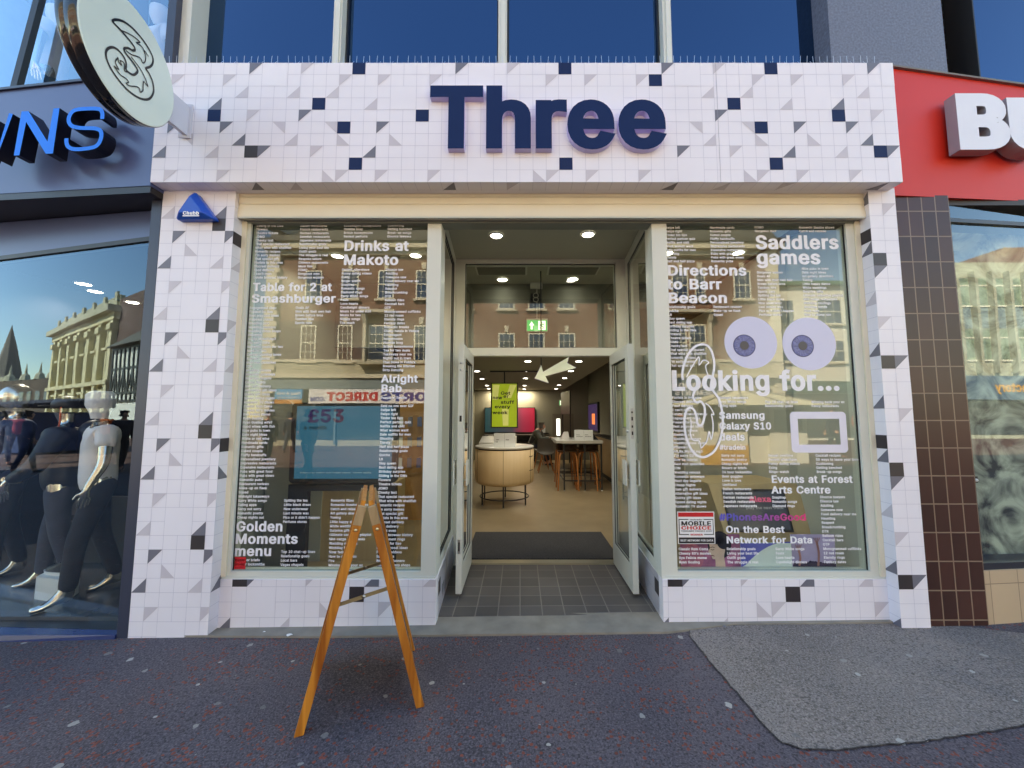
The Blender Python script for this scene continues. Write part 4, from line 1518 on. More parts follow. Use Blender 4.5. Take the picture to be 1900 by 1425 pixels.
# ================================================================== A-BOARD
NL, FL_, FR_, NR = Vector((-1.03, -0.835, gz(-1))), Vector((-1.222, -0.33, gz(-1.2))), Vector((-0.70, -0.15, gz(-.7))), Vector((-0.508, -0.665, gz(-.5)))
topN = at(681, 940, Y=(NL.y + NR.y) / 2)
mid_n = (NL + NR) / 2
mid_f = (FL_ + FR_) / 2
apex_z = topN.z
aN = Vector((topN.x, mid_n.y, apex_z))
aF = aN + (mid_f - mid_n)
ab = thing('sandwich_board', 'wooden folding sandwich board seen edge on, standing on the pavement before the left window', 'sandwich board', tuple((NL + NR + FL_ + FR_) / 4))
dirv = (aF - aN).normalized()
for sd, pn, pf in ((-1, NL, FL_), (1, NR, FR_)):
    offs = Vector((0.024 * sd, 0, 0))
    tn, tf = aN + offs, aF + offs
    nrm = ((pn - tn).cross(pf - tn)).normalized()
    if nrm.x * sd < 0:
        nrm = -nrm
    fr = MB()
    nm = 'leaning left' if sd < 0 else 'leaning right'
    leafo = MB()
    leafo.bar(tn + dirv * 0.03, tf - dirv * 0.03, 0.022, 0.05, board_wood, up=(tn - pn))
    leafo.build('board_rail', ab, label='top rail of the %s frame' % nm)
    leafo = MB()
    ln = (pn - tn)
    rail0, rail1 = tn + ln * 0.90, tf + (pf - tf) * 0.90
    leafo.bar(rail0 + dirv * 0.022, rail1 - dirv * 0.022, 0.022, 0.045, board_wood, up=(tn - pn))
    lf = leafo.build('board_rail', ab, label='bottom rail of the %s frame' % nm)
    for (t_, p_) in ((tn, pn), (tf, pf)):
        g = MB()
        d = (p_ - t_).normalized()
        k1 = t_ + d * 0.095
        g.bar(k1, p_ - d * 0.0, 0.024, 0.048, board_wood, up=dirv) if False else None
        # stile with its narrow face towards the street: 24 mm thick, 48 mm along the board
        a_ = nrm * 0.021
        e_ = dirv * 0.024 if t_ is tn else -dirv * 0.024
        foot = p_ + Vector((0, 0, 0))

        def sect(q):
            return [q - a_ - e_ + e_, q + a_, q + a_ + e_ * 1.8, q - a_ + e_ * 1.8]
        v0, v1 = sect(foot), sect(k1)
        v0 = [Vector((q.x, q.y, gz(q.x) + 0.002)) - d * 0 for q in v0]
        g.add(v0 + v1, [(0, 1, 2, 3), (7, 6, 5, 4), (0, 4, 5, 1), (1, 5, 6, 2), (2, 6, 7, 3), (3, 7, 4, 0)], board_wood)
        g.build('leg', ab, bevel=0.002)
        g = MB()
        v2 = sect(t_)
        g.add(v1 + v2, [(0, 1, 2, 3), (7, 6, 5, 4), (0, 4, 5, 1), (1, 5, 6, 2), (2, 6, 7, 3), (3, 7, 4, 0)], old_wood)
        g.build('top_block', ab, bevel=0.002)
    slate = M('chalky_blackboard', S(72, 78, 88), 0.75, var=0.35, scale=9, detail=8)
    g = MB()
    q0 = tn + ln * 0.05 + nrm * 0.004
    c4 = [q0 + dirv * 0.04, tn + ln * 0.89 + dirv * 0.04 + nrm * 0.004, tf + (pf - tf) * 0.89 - dirv * 0.04 + nrm * 0.004, tf + (pf - tf) * 0.05 - dirv * 0.04 + nrm * 0.004]
    g.slab(c4, -nrm * 0.008, slate)
    g.build('chalk_panel', ab)
    g = MB()
    d = (pn - tn).normalized()
    cb_ = tn + d * 0.118 + dirv * -0.001
    g.lathe(cb_, [(0.0001, -0.003), (0.007, -0.003), (0.008, 0.0)], M('brass_bolt', (0.7, 0.6, 0.35), 0.3, metal=1.0, var=0), 14, 'y')
    g.build('bolt', ab)
stay = M('dull_brass_stay', S(168, 150, 112), 0.4, metal=0.6, var=0.1)
for q, off in ((0.47, 0.05), (0.47, 0.45)):
    g = MB()
    a_ = aN.lerp(NL, q) + dirv * off
    c_ = aN.lerp(NR, q - 0.045) + dirv * off
    md = a_.lerp(c_, 0.5) + Vector((0, 0, 0.0))
    g.bar(a_, md, 0.004, 0.018, stay)
    g.bar(md + dirv * 0.004, c_ + dirv * 0.004, 0.004, 0.018, stay)
    g.lathe(md, [(0.0001, -0.005), (0.009, -0.005), (0.009, 0.006)], steel, 12, 'y')
    g.build('folding_stay', ab)

# ================================================================== FIGURES


def skin(name, J, E_, mat, parent=None, levels=2, label=None, root=0, xf=None):
    "one smooth body from joints (x, y, z, rx[, ry]) and edges"
    me = bpy.data.meshes.new(name)
    keys = list(J)
    me.from_pydata([J[k][:3] for k in keys], [(keys.index(a), keys.index(c)) for a, c in E_], [])
    ob = bpy.data.objects.new(name, me)
    COL.objects.link(ob)
    sk = ob.modifiers.new('skin', 'SKIN')
    sk.use_smooth_shade = True
    for i, k in enumerate(keys):
        r = J[k][3]
        ry = J[k][4] if len(J[k]) > 4 else r
        me.skin_vertices[0].data[i].radius = (r, ry)
        me.skin_vertices[0].data[i].use_root = (i == root)
    ss = ob.modifiers.new('sub', 'SUBSURF')
    ss.levels = levels
    ss.render_levels = levels
    bpy.context.view_layer.update()
    dg = bpy.context.evaluated_depsgraph_get()
    m2 = bpy.data.meshes.new_from_object(ob.evaluated_get(dg))
    bpy.data.objects.remove(ob)
    o = tot(parent)
    if xf is not None:
        m2.transform(xf)
    m2.transform(Matrix.Translation(-o) if xf is not None else Matrix.Identity(4))
    m2.polygons.foreach_set('use_smooth', [True] * len(m2.polygons))
    m2.materials.clear()
    m2.materials.append(mat)
    o2 = bpy.data.objects.new(name, m2)
    COL.objects.link(o2)
    o2.parent = parent
    if label:
        o2['label'] = label
    return o2


def person_joints(h=1.75, stride=0.12, lean=0.0, la=(0.10, 0.02), ra=(0.10, 0.02), lel=0.0, rel=0.0, turn=0.0, seated=False, slim=1.0):
    "local frame: faces -y, left side is +x; arms given as (outward, forward) offsets"
    s = h / 1.75
    J = {}

    def j(k, x, y, z, r, r2=None):
        J[k] = (x * s, y * s, z * s, r * s * slim, (r2 or r) * s * slim)
    L = lean
    j('pelvis', 0, 0, 0.96, 0.145, 0.105)
    j('waist', 0, -0.01 - L * 0.15, 1.10, 0.125, 0.095)
    j('chest', 0, -0.01 - L * 0.4, 1.29, 0.155, 0.11)
    j('collar', 0, 0.0 - L * 0.6, 1.42, 0.10, 0.075)
    j('neck', 0, -0.01 - L * 0.68, 1.50, 0.052)
    j('jaw', turn * 0.01, -0.035 - L * 0.78, 1.575, 0.062, 0.07)
    j('head', 0, -0.015 - L * 0.8, 1.645, 0.078, 0.092)
    j('crown', 0, -0.005 - L * 0.8, 1.70, 0.062, 0.075)
    j('nose', turn * 0.04, -0.118 - L * 0.8, 1.615, 0.012)
    for sg, sd, (ao, af), el in ((1, 'l', la, lel), (-1, 'r', ra, rel)):
        j('sh' + sd, sg * 0.175, 0.0 - L * 0.6, 1.40, 0.058)
        j('el' + sd, sg * (0.20 + ao), -af - L * 0.6, 1.13, 0.042)
        j('wr' + sd, sg * (0.21 + ao * (1.3 - el)), -af * 2.2 - el * 0.22 - L * 0.6, 0.90 + el * 0.22, 0.027)
        wx, wy, wz = sg * (0.21 + ao * (1.3 - el)), -af * 2.2 - el * 0.22 - L * 0.6, 0.90 + el * 0.22
        j('pa' + sd, wx, wy - 0.012, wz - 0.055, 0.020, 0.034)
        for q, (fy, fl) in enumerate(((-0.030, 0.068), (-0.010, 0.080), (0.010, 0.074), (0.028, 0.058))):
            j('f%d%s' % (q, sd), wx, wy - 0.012 + fy, wz - 0.095, 0.0085)
            j('g%d%s' % (q, sd), wx - sg * 0.018, wy - 0.018 + fy, wz - 0.095 - fl, 0.0065)
        j('t0' + sd, wx - sg * 0.005, wy - 0.055, wz - 0.055, 0.010)
        j('t1' + sd, wx - sg * 0.012, wy - 0.075, wz - 0.095, 0.0075)
        st = sg * stride
        j('hp' + sd, sg * 0.085, 0, 0.90, 0.085)
        j('kn' + sd, sg * 0.10, -0.03 - st * 0.5, 0.50, 0.055)
        j('an' + sd, sg * 0.10, -st + 0.02, 0.09, 0.036)
        j('he' + sd, sg * 0.10, -st + 0.045, 0.035, 0.034)
        j('ba' + sd, sg * 0.105, -st - 0.10, 0.028, 0.040, 0.028)
        j('to' + sd, sg * 0.108, -st - 0.17, 0.024, 0.030, 0.020)
    return J


BODY_E = [('pelvis', 'waist'), ('waist', 'chest'), ('chest', 'collar'), ('collar', 'neck'), ('neck', 'jaw'), ('jaw', 'head'), ('head', 'crown'), ('head', 'nose')]
for d_ in 'lr':
    BODY_E += [('collar', 'sh' + d_), ('sh' + d_, 'el' + d_), ('el' + d_, 'wr' + d_), ('wr' + d_, 'pa' + d_), ('pelvis', 'hp' + d_), ('hp' + d_, 'kn' + d_), ('kn' + d_, 'an' + d_), ('an' + d_, 'he' + d_), ('an' + d_, 'ba' + d_), ('ba' + d_, 'to' + d_), ('pa' + d_, 't0' + d_), ('t0' + d_, 't1' + d_)]
    for q_ in range(4):
        BODY_E += [('pa' + d_, 'f%d%s' % (q_, d_)), ('f%d%s' % (q_, d_), 'g%d%s' % (q_, d_))]


def sub(J, ks, grow, rename=None):
    return {k: (J[k][0], J[k][1], J[k][2], J[k][3] + grow, J[k][4] + grow) for k in ks}


def figure(name, label, cat, x, y, z, rz, skinmat, top, bottom, J, hair=None, sleeves='long', headless=False, shoes=None, group=None, topname='jacket', bottomname='trousers', lod=2):
    rt = thing(name, label, cat, (x, y, z), group)
    Mx = Matrix.Translation((x, y, z)) @ Matrix.Rotation(rz, 4, 'Z')
    JJ = dict(J)
    E2 = list(BODY_E)
    if headless:
        for k in ('jaw', 'head', 'crown', 'nose'):
            JJ.pop(k)
        E2 = [e for e in E2 if e[0] in JJ and e[1] in JJ]
    skin('body', JJ, E2, skinmat, rt, lod, xf=Mx)
    # top garment
    tk = ['pelvis', 'waist', 'chest', 'collar', 'shl', 'shr', 'ell', 'elr']
    g = 0.022 if sleeves == 'short' else 0.034
    TJ = sub(J, tk, g)
    TJ['pelvis'] = (J['pelvis'][0], J['pelvis'][1], J['pelvis'][2] - 0.13, J['pelvis'][3] + g * 1.1, J['pelvis'][4] + g * 1.7)
    TJ['waist'] = (*J['waist'][:3], J['waist'][3] + g * 0.9, J['waist'][4] + g * 1.4)
    px = J['collar']
    TJ['collar'] = (px[0], px[1], px[2] + 0.0, px[3] + 0.008, px[4] + 0.012)
    TE = [('pelvis', 'waist'), ('waist', 'chest'), ('chest', 'collar'), ('collar', 'shl'), ('collar', 'shr')]
    for d in 'lr':
        a, e = Vector(J['sh' + d][:3]), Vector(J['el' + d][:3])
        if sleeves == 'short':
            m_ = a.lerp(e, 0.55)
            TJ['el' + d] = (*m_, J['el' + d][3] + 0.03, J['el' + d][4] + 0.03)
            TE.append(('sh' + d, 'el' + d))
        else:
            TJ['wr' + d] = (*J['wr' + d][:3], J['wr' + d][3] + 0.016, J['wr' + d][4] + 0.016)
            TE += [('sh' + d, 'el' + d), ('el' + d, 'wr' + d)]
    skin(topname, TJ, TE, top, rt, lod, xf=Mx)
    BJ = sub(J, ['pelvis', 'hpl', 'hpr', 'knl', 'knr', 'anl', 'anr'], 0.016)
    BJ['belt'] = (J['pelvis'][0] * 0.5 + J['waist'][0] * 0.5, J['pelvis'][1] * 0.5 + J['waist'][1] * 0.5, J['pelvis'][2] * 0.5 + J['waist'][2] * 0.5, J['pelvis'][3] + 0.012, J['pelvis'][4] + 0.016)
    BJ['anl'] = (*J['anl'][:3], 0.056, 0.056)
    BJ['anr'] = (*J['anr'][:3], 0.056, 0.056)
    skin(bottomname, BJ, [('belt', 'pelvis'), ('pelvis', 'hpl'), ('pelvis', 'hpr'), ('hpl', 'knl'), ('knl', 'anl'), ('hpr', 'knr'), ('knr', 'anr')], bottom, rt, lod, root=0, xf=Mx)
    if hair:
        h = J['crown']
        hd = J['head']
        skin('hair', {'a': (hd[0], hd[1] + 0.022, hd[2] + 0.01, hd[3] + 0.008, hd[4] * 0.9), 'b': (h[0], h[1] + 0.005, h[2] + 0.008, h[3] + 0.012, h[4] + 0.012), 'c': (hd[0], hd[1] + 0.03, hd[2] - 0.05, 0.06, 0.05)}, [('a', 'b'), ('a', 'c')], hair, rt, lod, xf=Mx)
    if shoes:
        for d in 'lr':
            skin('shoe', {'h': (*J['he' + d][:2], J['he' + d][2] + 0.012, 0.046, 0.042), 't': (*J['ba' + d][:2], J['ba' + d][2] + 0.008, 0.048, 0.034), 'u': (*J['to' + d][:2], J['to' + d][2] + 0.006, 0.036, 0.026)}, [('h', 't'), ('t', 'u')], shoes, rt, lod, xf=Mx)
    return rt, Mx


# ================================================================== SPORTSWEAR SHOP ON THE LEFT
NLs = thing('sportswear_shop_building', 'dark blue clad shop on the left with a tall window full of silver mannequins', 'shop', (-3.3, 0, 0))
clad = M('slate_blue_cladding', S(78, 92, 134), 0.28, var=0.05, scale=1.2, spec=0.6)
dark_fr = M('dark_blue_frame', S(52, 58, 76), 0.35, var=0.05, spec=0.5)
blackm = M('near_black_metal', (0.015, 0.015, 0.018), 0.4, var=0.1)
nstone = M('navy_stone_tile', S(40, 56, 104), 0.25, var=0.12, scale=5, spec=0.6)
# glass plane
GA, GB = at(270, 445, Y=0.12), at(-60, 497, Y=0.38)
GC, GD = at(214, 1167, Y=0.12), at(-60, 1118, Y=0.38)
gl_left = G('blue_reflecting_glass', (0.95, 0.96, 0.97), 2.3, refl=(0.62, 0.84, 1.0))
xL, xR = -4.75, -2.75


def gy(x):
    return 0.12 + (xR - x) * (0.26 / 2.0) * 1.0


def hx(x0, x1, z0a, z0b, z1a, z1b, off0, off1, mat, mb, follow=True):
    "slanted slab following the glass line: x0 left, x1 right; z for left and right ends"
    ya, yb = (gy(x0), gy(x1)) if follow else (0, 0)
    mb.hexa([(x0, ya + off0, z0a), (x1, yb + off0, z0b), (x1, yb + off1, z0b), (x0, ya + off1, z0a), (x0, ya + off0, z1a), (x1, yb + off0, z1b), (x1, yb + off1, z1b), (x0, ya + off1, z1a)], mat)


ztL, ztR = at(0, 487, Y=gy(-4.4)).z, at(268, 446, Y=0.13).z
zbL, zbR = at(0, 1130, Y=gy(-4.1)).z, at(214, 1167, Y=0.13).z
zsl = (ztR - ztL) / 1.65
ztL = ztR - zsl * 2.0
zbL = zbR + (zbL - zbR) * 1.4
b = MB()
ya, yb = gy(xL), gy(xR)
b.add([(xL, ya, zbL), (xR, yb, zbR), (xR, yb, ztR), (xL, ya, ztL)], [(0, 1, 2, 3)], gl_left)
b.add([(xL, ya + 0.01, zbL), (xR, yb + 0.01, zbR), (xR, yb + 0.01, ztR), (xL, ya + 0.01, ztL)], [(3, 2, 1, 0)], gl_clear)
b.build('window_glass', NLs)
b = MB()
hx(xL, xR, ztL, ztR, ztL + 0.035, ztR + 0.035, -0.015, 0.05, blackm, b)
hx(xL, xR, zbL - 0.045, zbR - 0.045, zbL, zbR, -0.02, 0.05, nstone, b)
b.box((xR - 0.0, -0.0, 0.0), (-2.676, 0.2, 3.2), dark_fr)
b.box((xR - 0.03, 0.06, 0.0), (xR, 0.2, 3.2), blackm)
b.build('window_frame', NLs, bevel=0.002)
b = MB()
hx(xL, xR - 0.03, ztL + 0.035, ztR + 0.035, 3.16, 3.16, 0.0, 0.06, clad, b)
b.build('beam_panel', NLs)
b = MB()
# plinth: dark step with glossy tiled front
def P2(px, py, Y): return at(px, py, Y=Y)
zg = 0.03
b.hexa([(xL, -0.06, 0.0), (xR, -0.02, 0.0), (xR, 0.16, 0.0), (xL, 0.36, 0.0), (xL, -0.04, 0.085), (xR, -0.01, 0.075), (xR, 0.14, 0.075), (xL, 0.36, 0.085)], nstone)
b.hexa([(xL, 0.12, 0.086), (xR, 0.05, 0.076), (xR, 0.16, 0.076), (xL, 0.4, 0.086), (xL, 0.14, zbL - 0.046), (xR, 0.07, zbR - 0.046), (xR, 0.16, zbR - 0.046), (xL, 0.4, zbL - 0.046)], blackm)
b.build('plinth', NLs)
b = MB()
zf0 = 3.215
tl, tr_ = at(0, 170, Y=-0.005), at(290, 139, Y=-0.10)
b.hexa([(-5.1, 0.1, zf0), (-2.668, -0.105, zf0), (-2.668, 0.1, zf0), (-5.1, 0.3, zf0), (-5.1, 0.1, tl.z - 0.02), (-2.668, -0.105, tr_.z), (-2.668, 0.1, tr_.z), (-5.1, 0.3, tl.z - 0.02)], clad)
b.hexa([(-5.1, 0.085, tl.z - 0.019), (-2.668, -0.12, tr_.z + 0.001), (-2.668, 0.1, tr_.z + 0.001), (-5.1, 0.3, tl.z - 0.019), (-5.1, 0.085, tl.z + 0.0), (-2.668, -0.12, tr_.z + 0.02), (-2.668, 0.1, tr_.z + 0.02), (-5.1, 0.3, tl.z)], dark_fr)
b.hexa([(-5.1, 0.10, 3.165), (-2.67, -0.10, 3.165), (-2.67, 0.35, 3.165), (-5.1, 0.6, 3.165), (-5.1, 0.10, zf0 - 0.002), (-2.67, -0.10, zf0 - 0.002), (-2.67, 0.35, zf0 - 0.002), (-5.1, 0.6, zf0 - 0.002)], blackm)
b.build('fascia_panel', NLs, bevel=0.003)
# upper floor glazing
b = MB()
up = G('upper_shop_glass', (0.9, 0.94, 0.98), 5.0, refl=(0.6, 0.85, 1.0))
b.quad((-5.1, 0.28, 3.9), (-2.80, 0.14, 3.9), (-2.80, 0.14, 6.0), (-5.1, 0.28, 6.0), up)
b.build('upper_glass', NLs)
b = MB()
for px in (50, 334):
    x = at(px, 90, Y=0.15).x
    if px < 100:
        b.bar(at(84, -40, Y=0.13), at(26, 180, Y=0.13), 0.05, 0.04, blackm, up=(0, 1, 0))
    else:
        b.box((x - 0.04, 0.08, 3.95), (x + 0.04, 0.3, 6.0), dark_fr)
b.box((-2.80, 0.05, 3.95), (-2.735, 0.3, 6.5), dark_fr)
b.box((-2.735, 0.10, 3.95), (-2.655, 0.3, 6.5), alu)
b.build('upper_frame', NLs)
b = MB()
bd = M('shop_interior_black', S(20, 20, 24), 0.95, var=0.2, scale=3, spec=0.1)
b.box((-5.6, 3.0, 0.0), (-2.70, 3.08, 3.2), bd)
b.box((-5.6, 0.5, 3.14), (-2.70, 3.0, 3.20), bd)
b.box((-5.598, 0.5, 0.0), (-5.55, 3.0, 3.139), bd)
b.box((-5.598, 0.5, 3.9), (-5.55, 3.0, 6.2), M('sky_reflection_wall', S(150, 178, 210), 0.8, var=0.1))  # wall coloured sky blue to imitate the sky reflected in the upper glass
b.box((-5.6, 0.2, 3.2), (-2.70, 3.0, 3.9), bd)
b.box((-5.6, 3.0, 3.9), (-2.70, 3.1, 6.2), M('sky_reflection_wall', S(120, 150, 190), 0.8, var=0.1))
b.box((-20, 3.1, 0), (-2.9, 12, 9.3), brown_brick)
b.box((-20, 0.35, 6.2), (-2.9, 3.1, 9.3), brown_brick)
b.box((-20, 0.5, 0), (-5.6, 3.1, 6.2), brown_brick)
b.build('wall', NLs)
b = MB()
b.box((-5.6, 0.17, 0.02), (-2.70, 3.0, 0.105), M('grey_display_floor', S(70, 72, 76), 0.25, var=0.15, scale=4))
b.build('display_floor', NLs)
# sign letters W N S, traced
ls = thing('blue_letter_sign', 'bright blue capital letters reading WNS standing off the slate blue panel', 'sign lettering', (-3.6, -0.12, 3.6))
bl = M('glowing_blue_letter_face', (0.0, 0.19, 0.85), 0.6, var=0.0, spec=0.2, emit=(0.0, 0.16, 0.6), estr=0.08)  # faint glow added to brighten the blue; the letters are no lamps
bs = M('navy_black_letter_side', (0.008, 0.009, 0.02), 0.3, var=0)
YLs = -0.205


def lpt(q):
    p = at(q[0] / 3.75, q[1] / 3.75, Y=YLs + 0.0)
    return Vector((p.x, p.z))


def solid(loop, name):
    V, T = fill([loop])
    m = MB()
    P = [Vector((p.x, YLs, p.y)) for p in V]
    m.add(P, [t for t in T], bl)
    # orient
    B_ = [p + Vector((0, 0.085, 0)) for p in P]
    cnt = {(t[q], t[(q + 1) % 3]) for t in T for q in range(3)}
    bd_ = [e for e in cnt if (e[1], e[0]) not in cnt]
    n = len(P)
    m.add(P + B_, [(a, a + n, c + n, c) for a, c in bd_], bs)
    m.add(B_, [tuple(reversed(t)) for t in T], bs)
    m.build(name, ls)


def stroke_loop(pts, w_):
    P = [Vector(p) for p in pts]
    Lp, Rp = [], []
    for i in range(len(P)):
        a = P[max(i - 1, 0)]; c = P[min(i + 1, len(P) - 1)]
        d1 = (P[i] - a).normalized() if i > 0 else (c - P[i]).normalized()
        d2 = (c - P[i]).normalized() if i < len(P) - 1 else d1
        n1, n2 = Vector((-d1.y, d1.x)), Vector((-d2.y, d2.x))
        n = (n1 + n2).normalized()
        s_ = 1 / max(0.45, n.dot(n1))
        Lp.append(P[i] + n * w_ / 2 * s_)
        Rp.append(P[i] - n * w_ / 2 * s_)
    return Lp + Rp[::-1]


Nloop = [lpt(q) for q in [(96, 1082), (150, 775), (198, 773), (330, 985), (372, 755), (414, 751), (368, 1068), (318, 1070), (182, 848), (134, 1081)]]
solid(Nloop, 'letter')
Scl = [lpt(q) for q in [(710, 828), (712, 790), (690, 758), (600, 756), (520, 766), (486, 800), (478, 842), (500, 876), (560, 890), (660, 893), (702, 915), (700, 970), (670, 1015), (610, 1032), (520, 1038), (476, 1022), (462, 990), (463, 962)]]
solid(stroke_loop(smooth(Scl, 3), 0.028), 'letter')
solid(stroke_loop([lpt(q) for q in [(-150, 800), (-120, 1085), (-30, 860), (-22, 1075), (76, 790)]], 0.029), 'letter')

chrome = M('silver_mannequin', (0.62, 0.6, 0.54), 0.22, metal=1.0, var=0.04)
tee = M('white_cotton', S(226, 228, 232), 0.85, var=0.05, scale=7, bump=0.4)
denim = M('black_trousers', S(36, 38, 46), 0.85, var=0.2, scale=12, bump=0.4)
greyt = M('charcoal_joggers', S(66, 70, 82), 0.9, var=0.15, scale=10, bump=0.4)
jack = M('black_nylon', S(26, 27, 34), 0.45, var=0.3, scale=9, bump=0.5)
navyj = M('navy_jacket', S(34, 48, 86), 0.6, var=0.25, scale=9, bump=0.4)
J = person_joints(1.66, stride=0.16, la=(0.07, 0.02), ra=(0.06, 0.0), lel=0.25)
A_ = at(178, 1100, Z=0.105)
mA, Mx = figure('mannequin', 'silver mannequin in a white t-shirt and black trousers nearest the window frame', 'mannequin', -3.50, 0.50, 0.105, R(-35), chrome, tee, denim, J, sleeves='short', headless=True, topname='t_shirt', group='silver mannequins in the sportswear window')
b = MB()
hc = Mx @ Vector((0, -0.03, 1.50))
b.tube([hc + Vector((0, 0, -0.07)), hc + Vector((0, 0, -0.02)), hc + Vector((0, 0, 0.04)), hc + Vector((0, 0, 0.13)), hc + Vector((0, 0, 0.16))], [0.05, 0.062, 0.09, 0.092, 0.06], tee, 14)
b.build('white_head', mA)
J = person_joints(1.62, stride=-0.14, la=(0.12, 0.05), ra=(0.10, 0.06), lel=0.5, rel=0.2)
mB, Mx = figure('mannequin', 'mannequin in a black jacket, charcoal joggers and black cap with orange trim', 'mannequin', -3.98, 0.66, 0.105, R(-62), chrome, jack, greyt, J, group='silver mannequins in the sportswear window')
b = MB()
hc = Mx @ Vector((0, -0.02, 1.545))
b.ball(hc, (0.098, 0.105, 0.085), jack, 18, 10)
fwd = (Mx.to_3x3() @ Vector((0, -1, 0)))
sidev = (Mx.to_3x3() @ Vector((1, 0, 0)))
pts = [hc + fwd * (0.09 + 0.085 * math.cos(a)) + sidev * 0.08 * math.sin(a) + Vector((0, 0, -0.012 * math.cos(a))) for a in [R(t) for t in range(-90, 91, 15)]]
b.slab(pts, (0, 0, 0.008), jack)
cp = b.build('cap', mB)
b = MB()
org_ = M('orange_trim', S(226, 92, 44), 0.6, var=0)
b.tube([hc + sidev * 0.07 + Vector((0, 0, 0.05)), hc + sidev * 0.10 + Vector((0, 0, -0.03)), hc + sidev * 0.12 - fwd * 0.01 + Vector((0, 0, -0.15)), hc + sidev * 0.15 + Vector((0, 0, -0.3))], 0.006, org_, 6)
b.build('trim_cord', mB)
b = MB()
bc = Mx @ Vector((0, 0.16, 1.22))
b.ball(bc, (0.13, 0.12, 0.2), jack, 16, 10)
b.build('backpack', mB)
J = person_joints(1.7, stride=0.1, la=(0.12, 0.04), ra=(0.1, 0.02), lel=0.4)
mC, Mx = figure('mannequin', 'silver mannequin in a navy jacket and dark joggers at the far end of the window', 'mannequin', -4.62, 0.80, 0.105, R(-30), chrome, navyj, denim, J, group='silver mannequins in the sportswear window')
b = MB()
hc = Mx @ Vector((0, -0.02, 1.62))
b.ball(hc, (0.11, 0.12, 0.13), chrome, 20, 12)
b.build('egg_head', mC)
# upper floor mannequins behind the glass
c = dup(mA, (at(100, 45, Y=0.8).x, 0.8, 4.0), R(160), label='mannequin in a white t-shirt behind the upstairs glass near the slanting bar')
c2 = dup(mA, (at(292, 40, Y=0.8).x, 0.8, 4.02), R(200), label='mannequin in a white t-shirt upstairs, half hidden behind the round sign')
# shoe box with a trainer
sb = thing('shoe_box', 'white shoe box on the display floor between the mannequins', 'shoe box', (-3.5, 0.5, 0.105))
q = [at(63, 1112, Z=0.105), at(117, 1120, Z=0.105), at(146, 1100, Z=0.105)]
pw2 = M('white_card', S(222, 226, 224), 0.6, var=0.02)
p0, p1, p2 = q
p3 = p0 + (p2 - p1)
hb = (at(65, 1070, Y=p0.y).z - 0.105)
b = MB()
b.add([p0, p1, p2, p3] + [p + Vector((0, 0, hb)) for p in (p0, p1, p2, p3)], [(0, 3, 2, 1), (4, 5, 6, 7), (0, 1, 5, 4), (1, 2, 6, 5), (2, 3, 7, 6), (3, 0, 4, 7)], pw2)
b.build('box_body', sb, bevel=0.002)
b = MB()
um = (p0 + p1 + p2 + p3) / 4 + Vector((0, 0, hb))
ux_ = (p1 - p0).normalized()
uy_ = Vector((-ux_.y, ux_.x, 0))


def shoe_ring(z, l0, l1, w_):
    return [um + ux_ * (l0 + (l1 - l0) * (0.5 - 0.5 * math.cos(a))) + uy_ * w_ * math.sin(a) * (1 if math.cos(a) > 0 else 0.9) + Vector((0, 0, z)) for a in [2 * math.pi * i / 20 for i in range(20)]]


def loft(mb, rings, mat):
    n_ = len(rings[0])
    mb.add([p for r in rings for p in r], [(i * n_ + k, i * n_ + (k + 1) % n_, (i + 1) * n_ + (k + 1) % n_, (i + 1) * n_ + k) for i in range(len(rings) - 1) for k in range(n_)], mat, True)
    mb.add(rings[-1], [tuple(range(n_))], mat)
    mb.add(rings[0], [tuple(reversed(range(n_)))], mat)


shoe = thing('trainer', 'dark trainer with a white sole standing on the white shoe box', 'shoe', tuple(um))
loft(b, [shoe_ring(0.001, -0.14, 0.13, 0.046), shoe_ring(0.028, -0.15, 0.14, 0.05)], pw2)
b.build('sole', shoe)
b = MB()
loft(b, [shoe_ring(0.029, -0.135, 0.135, 0.046), shoe_ring(0.05, -0.12, 0.135, 0.044), shoe_ring(0.075, -0.04, 0.13, 0.038), shoe_ring(0.10, 0.03, 0.125, 0.034)], jack)
b.build('upper', shoe)
# printed panel with a stripe emblem behind the mannequins
pp = thing('display_poster', 'black display panel with a grey striped emblem standing behind the mannequins', 'display panel', (-3.75, 1.25, 0.105))
b = MB()
a0, a1 = at(104, 1048, Y=1.2), at(160, 925, Y=1.2)
b.box((a0.x - 0.1, 1.2, 0.105), (a1.x + 0.9, 1.23, a1.z + 0.02), blackm)
b.build('panel', pp)
b = MB()
gp = M('mid_grey_print', S(96, 94, 92), 0.6, var=0)
b.box((a0.x, 1.196, a0.z), (a1.x, 1.199, a0.z + 0.16), gp)
b.box((a0.x + 0.02, 1.196, a1.z - 0.16), (a1.x + 0.02, 1.199, a1.z), gp)
for k in range(6):
    zz = a0.z + 0.2 + k * 0.042
    b.box((a0.x + 0.08, 1.196, zz), (a1.x - 0.03, 1.199, zz + 0.02), gp)
ribbon(b, smooth([(a0.x + 0.14, a0.z + 0.20), (a0.x + 0.06, a0.z + 0.24), (a0.x + 0.05, a0.z + 0.33), (a0.x + 0.13, a0.z + 0.38)], 4), 0.02, 1.1955, gp)
b.build('print', pp)

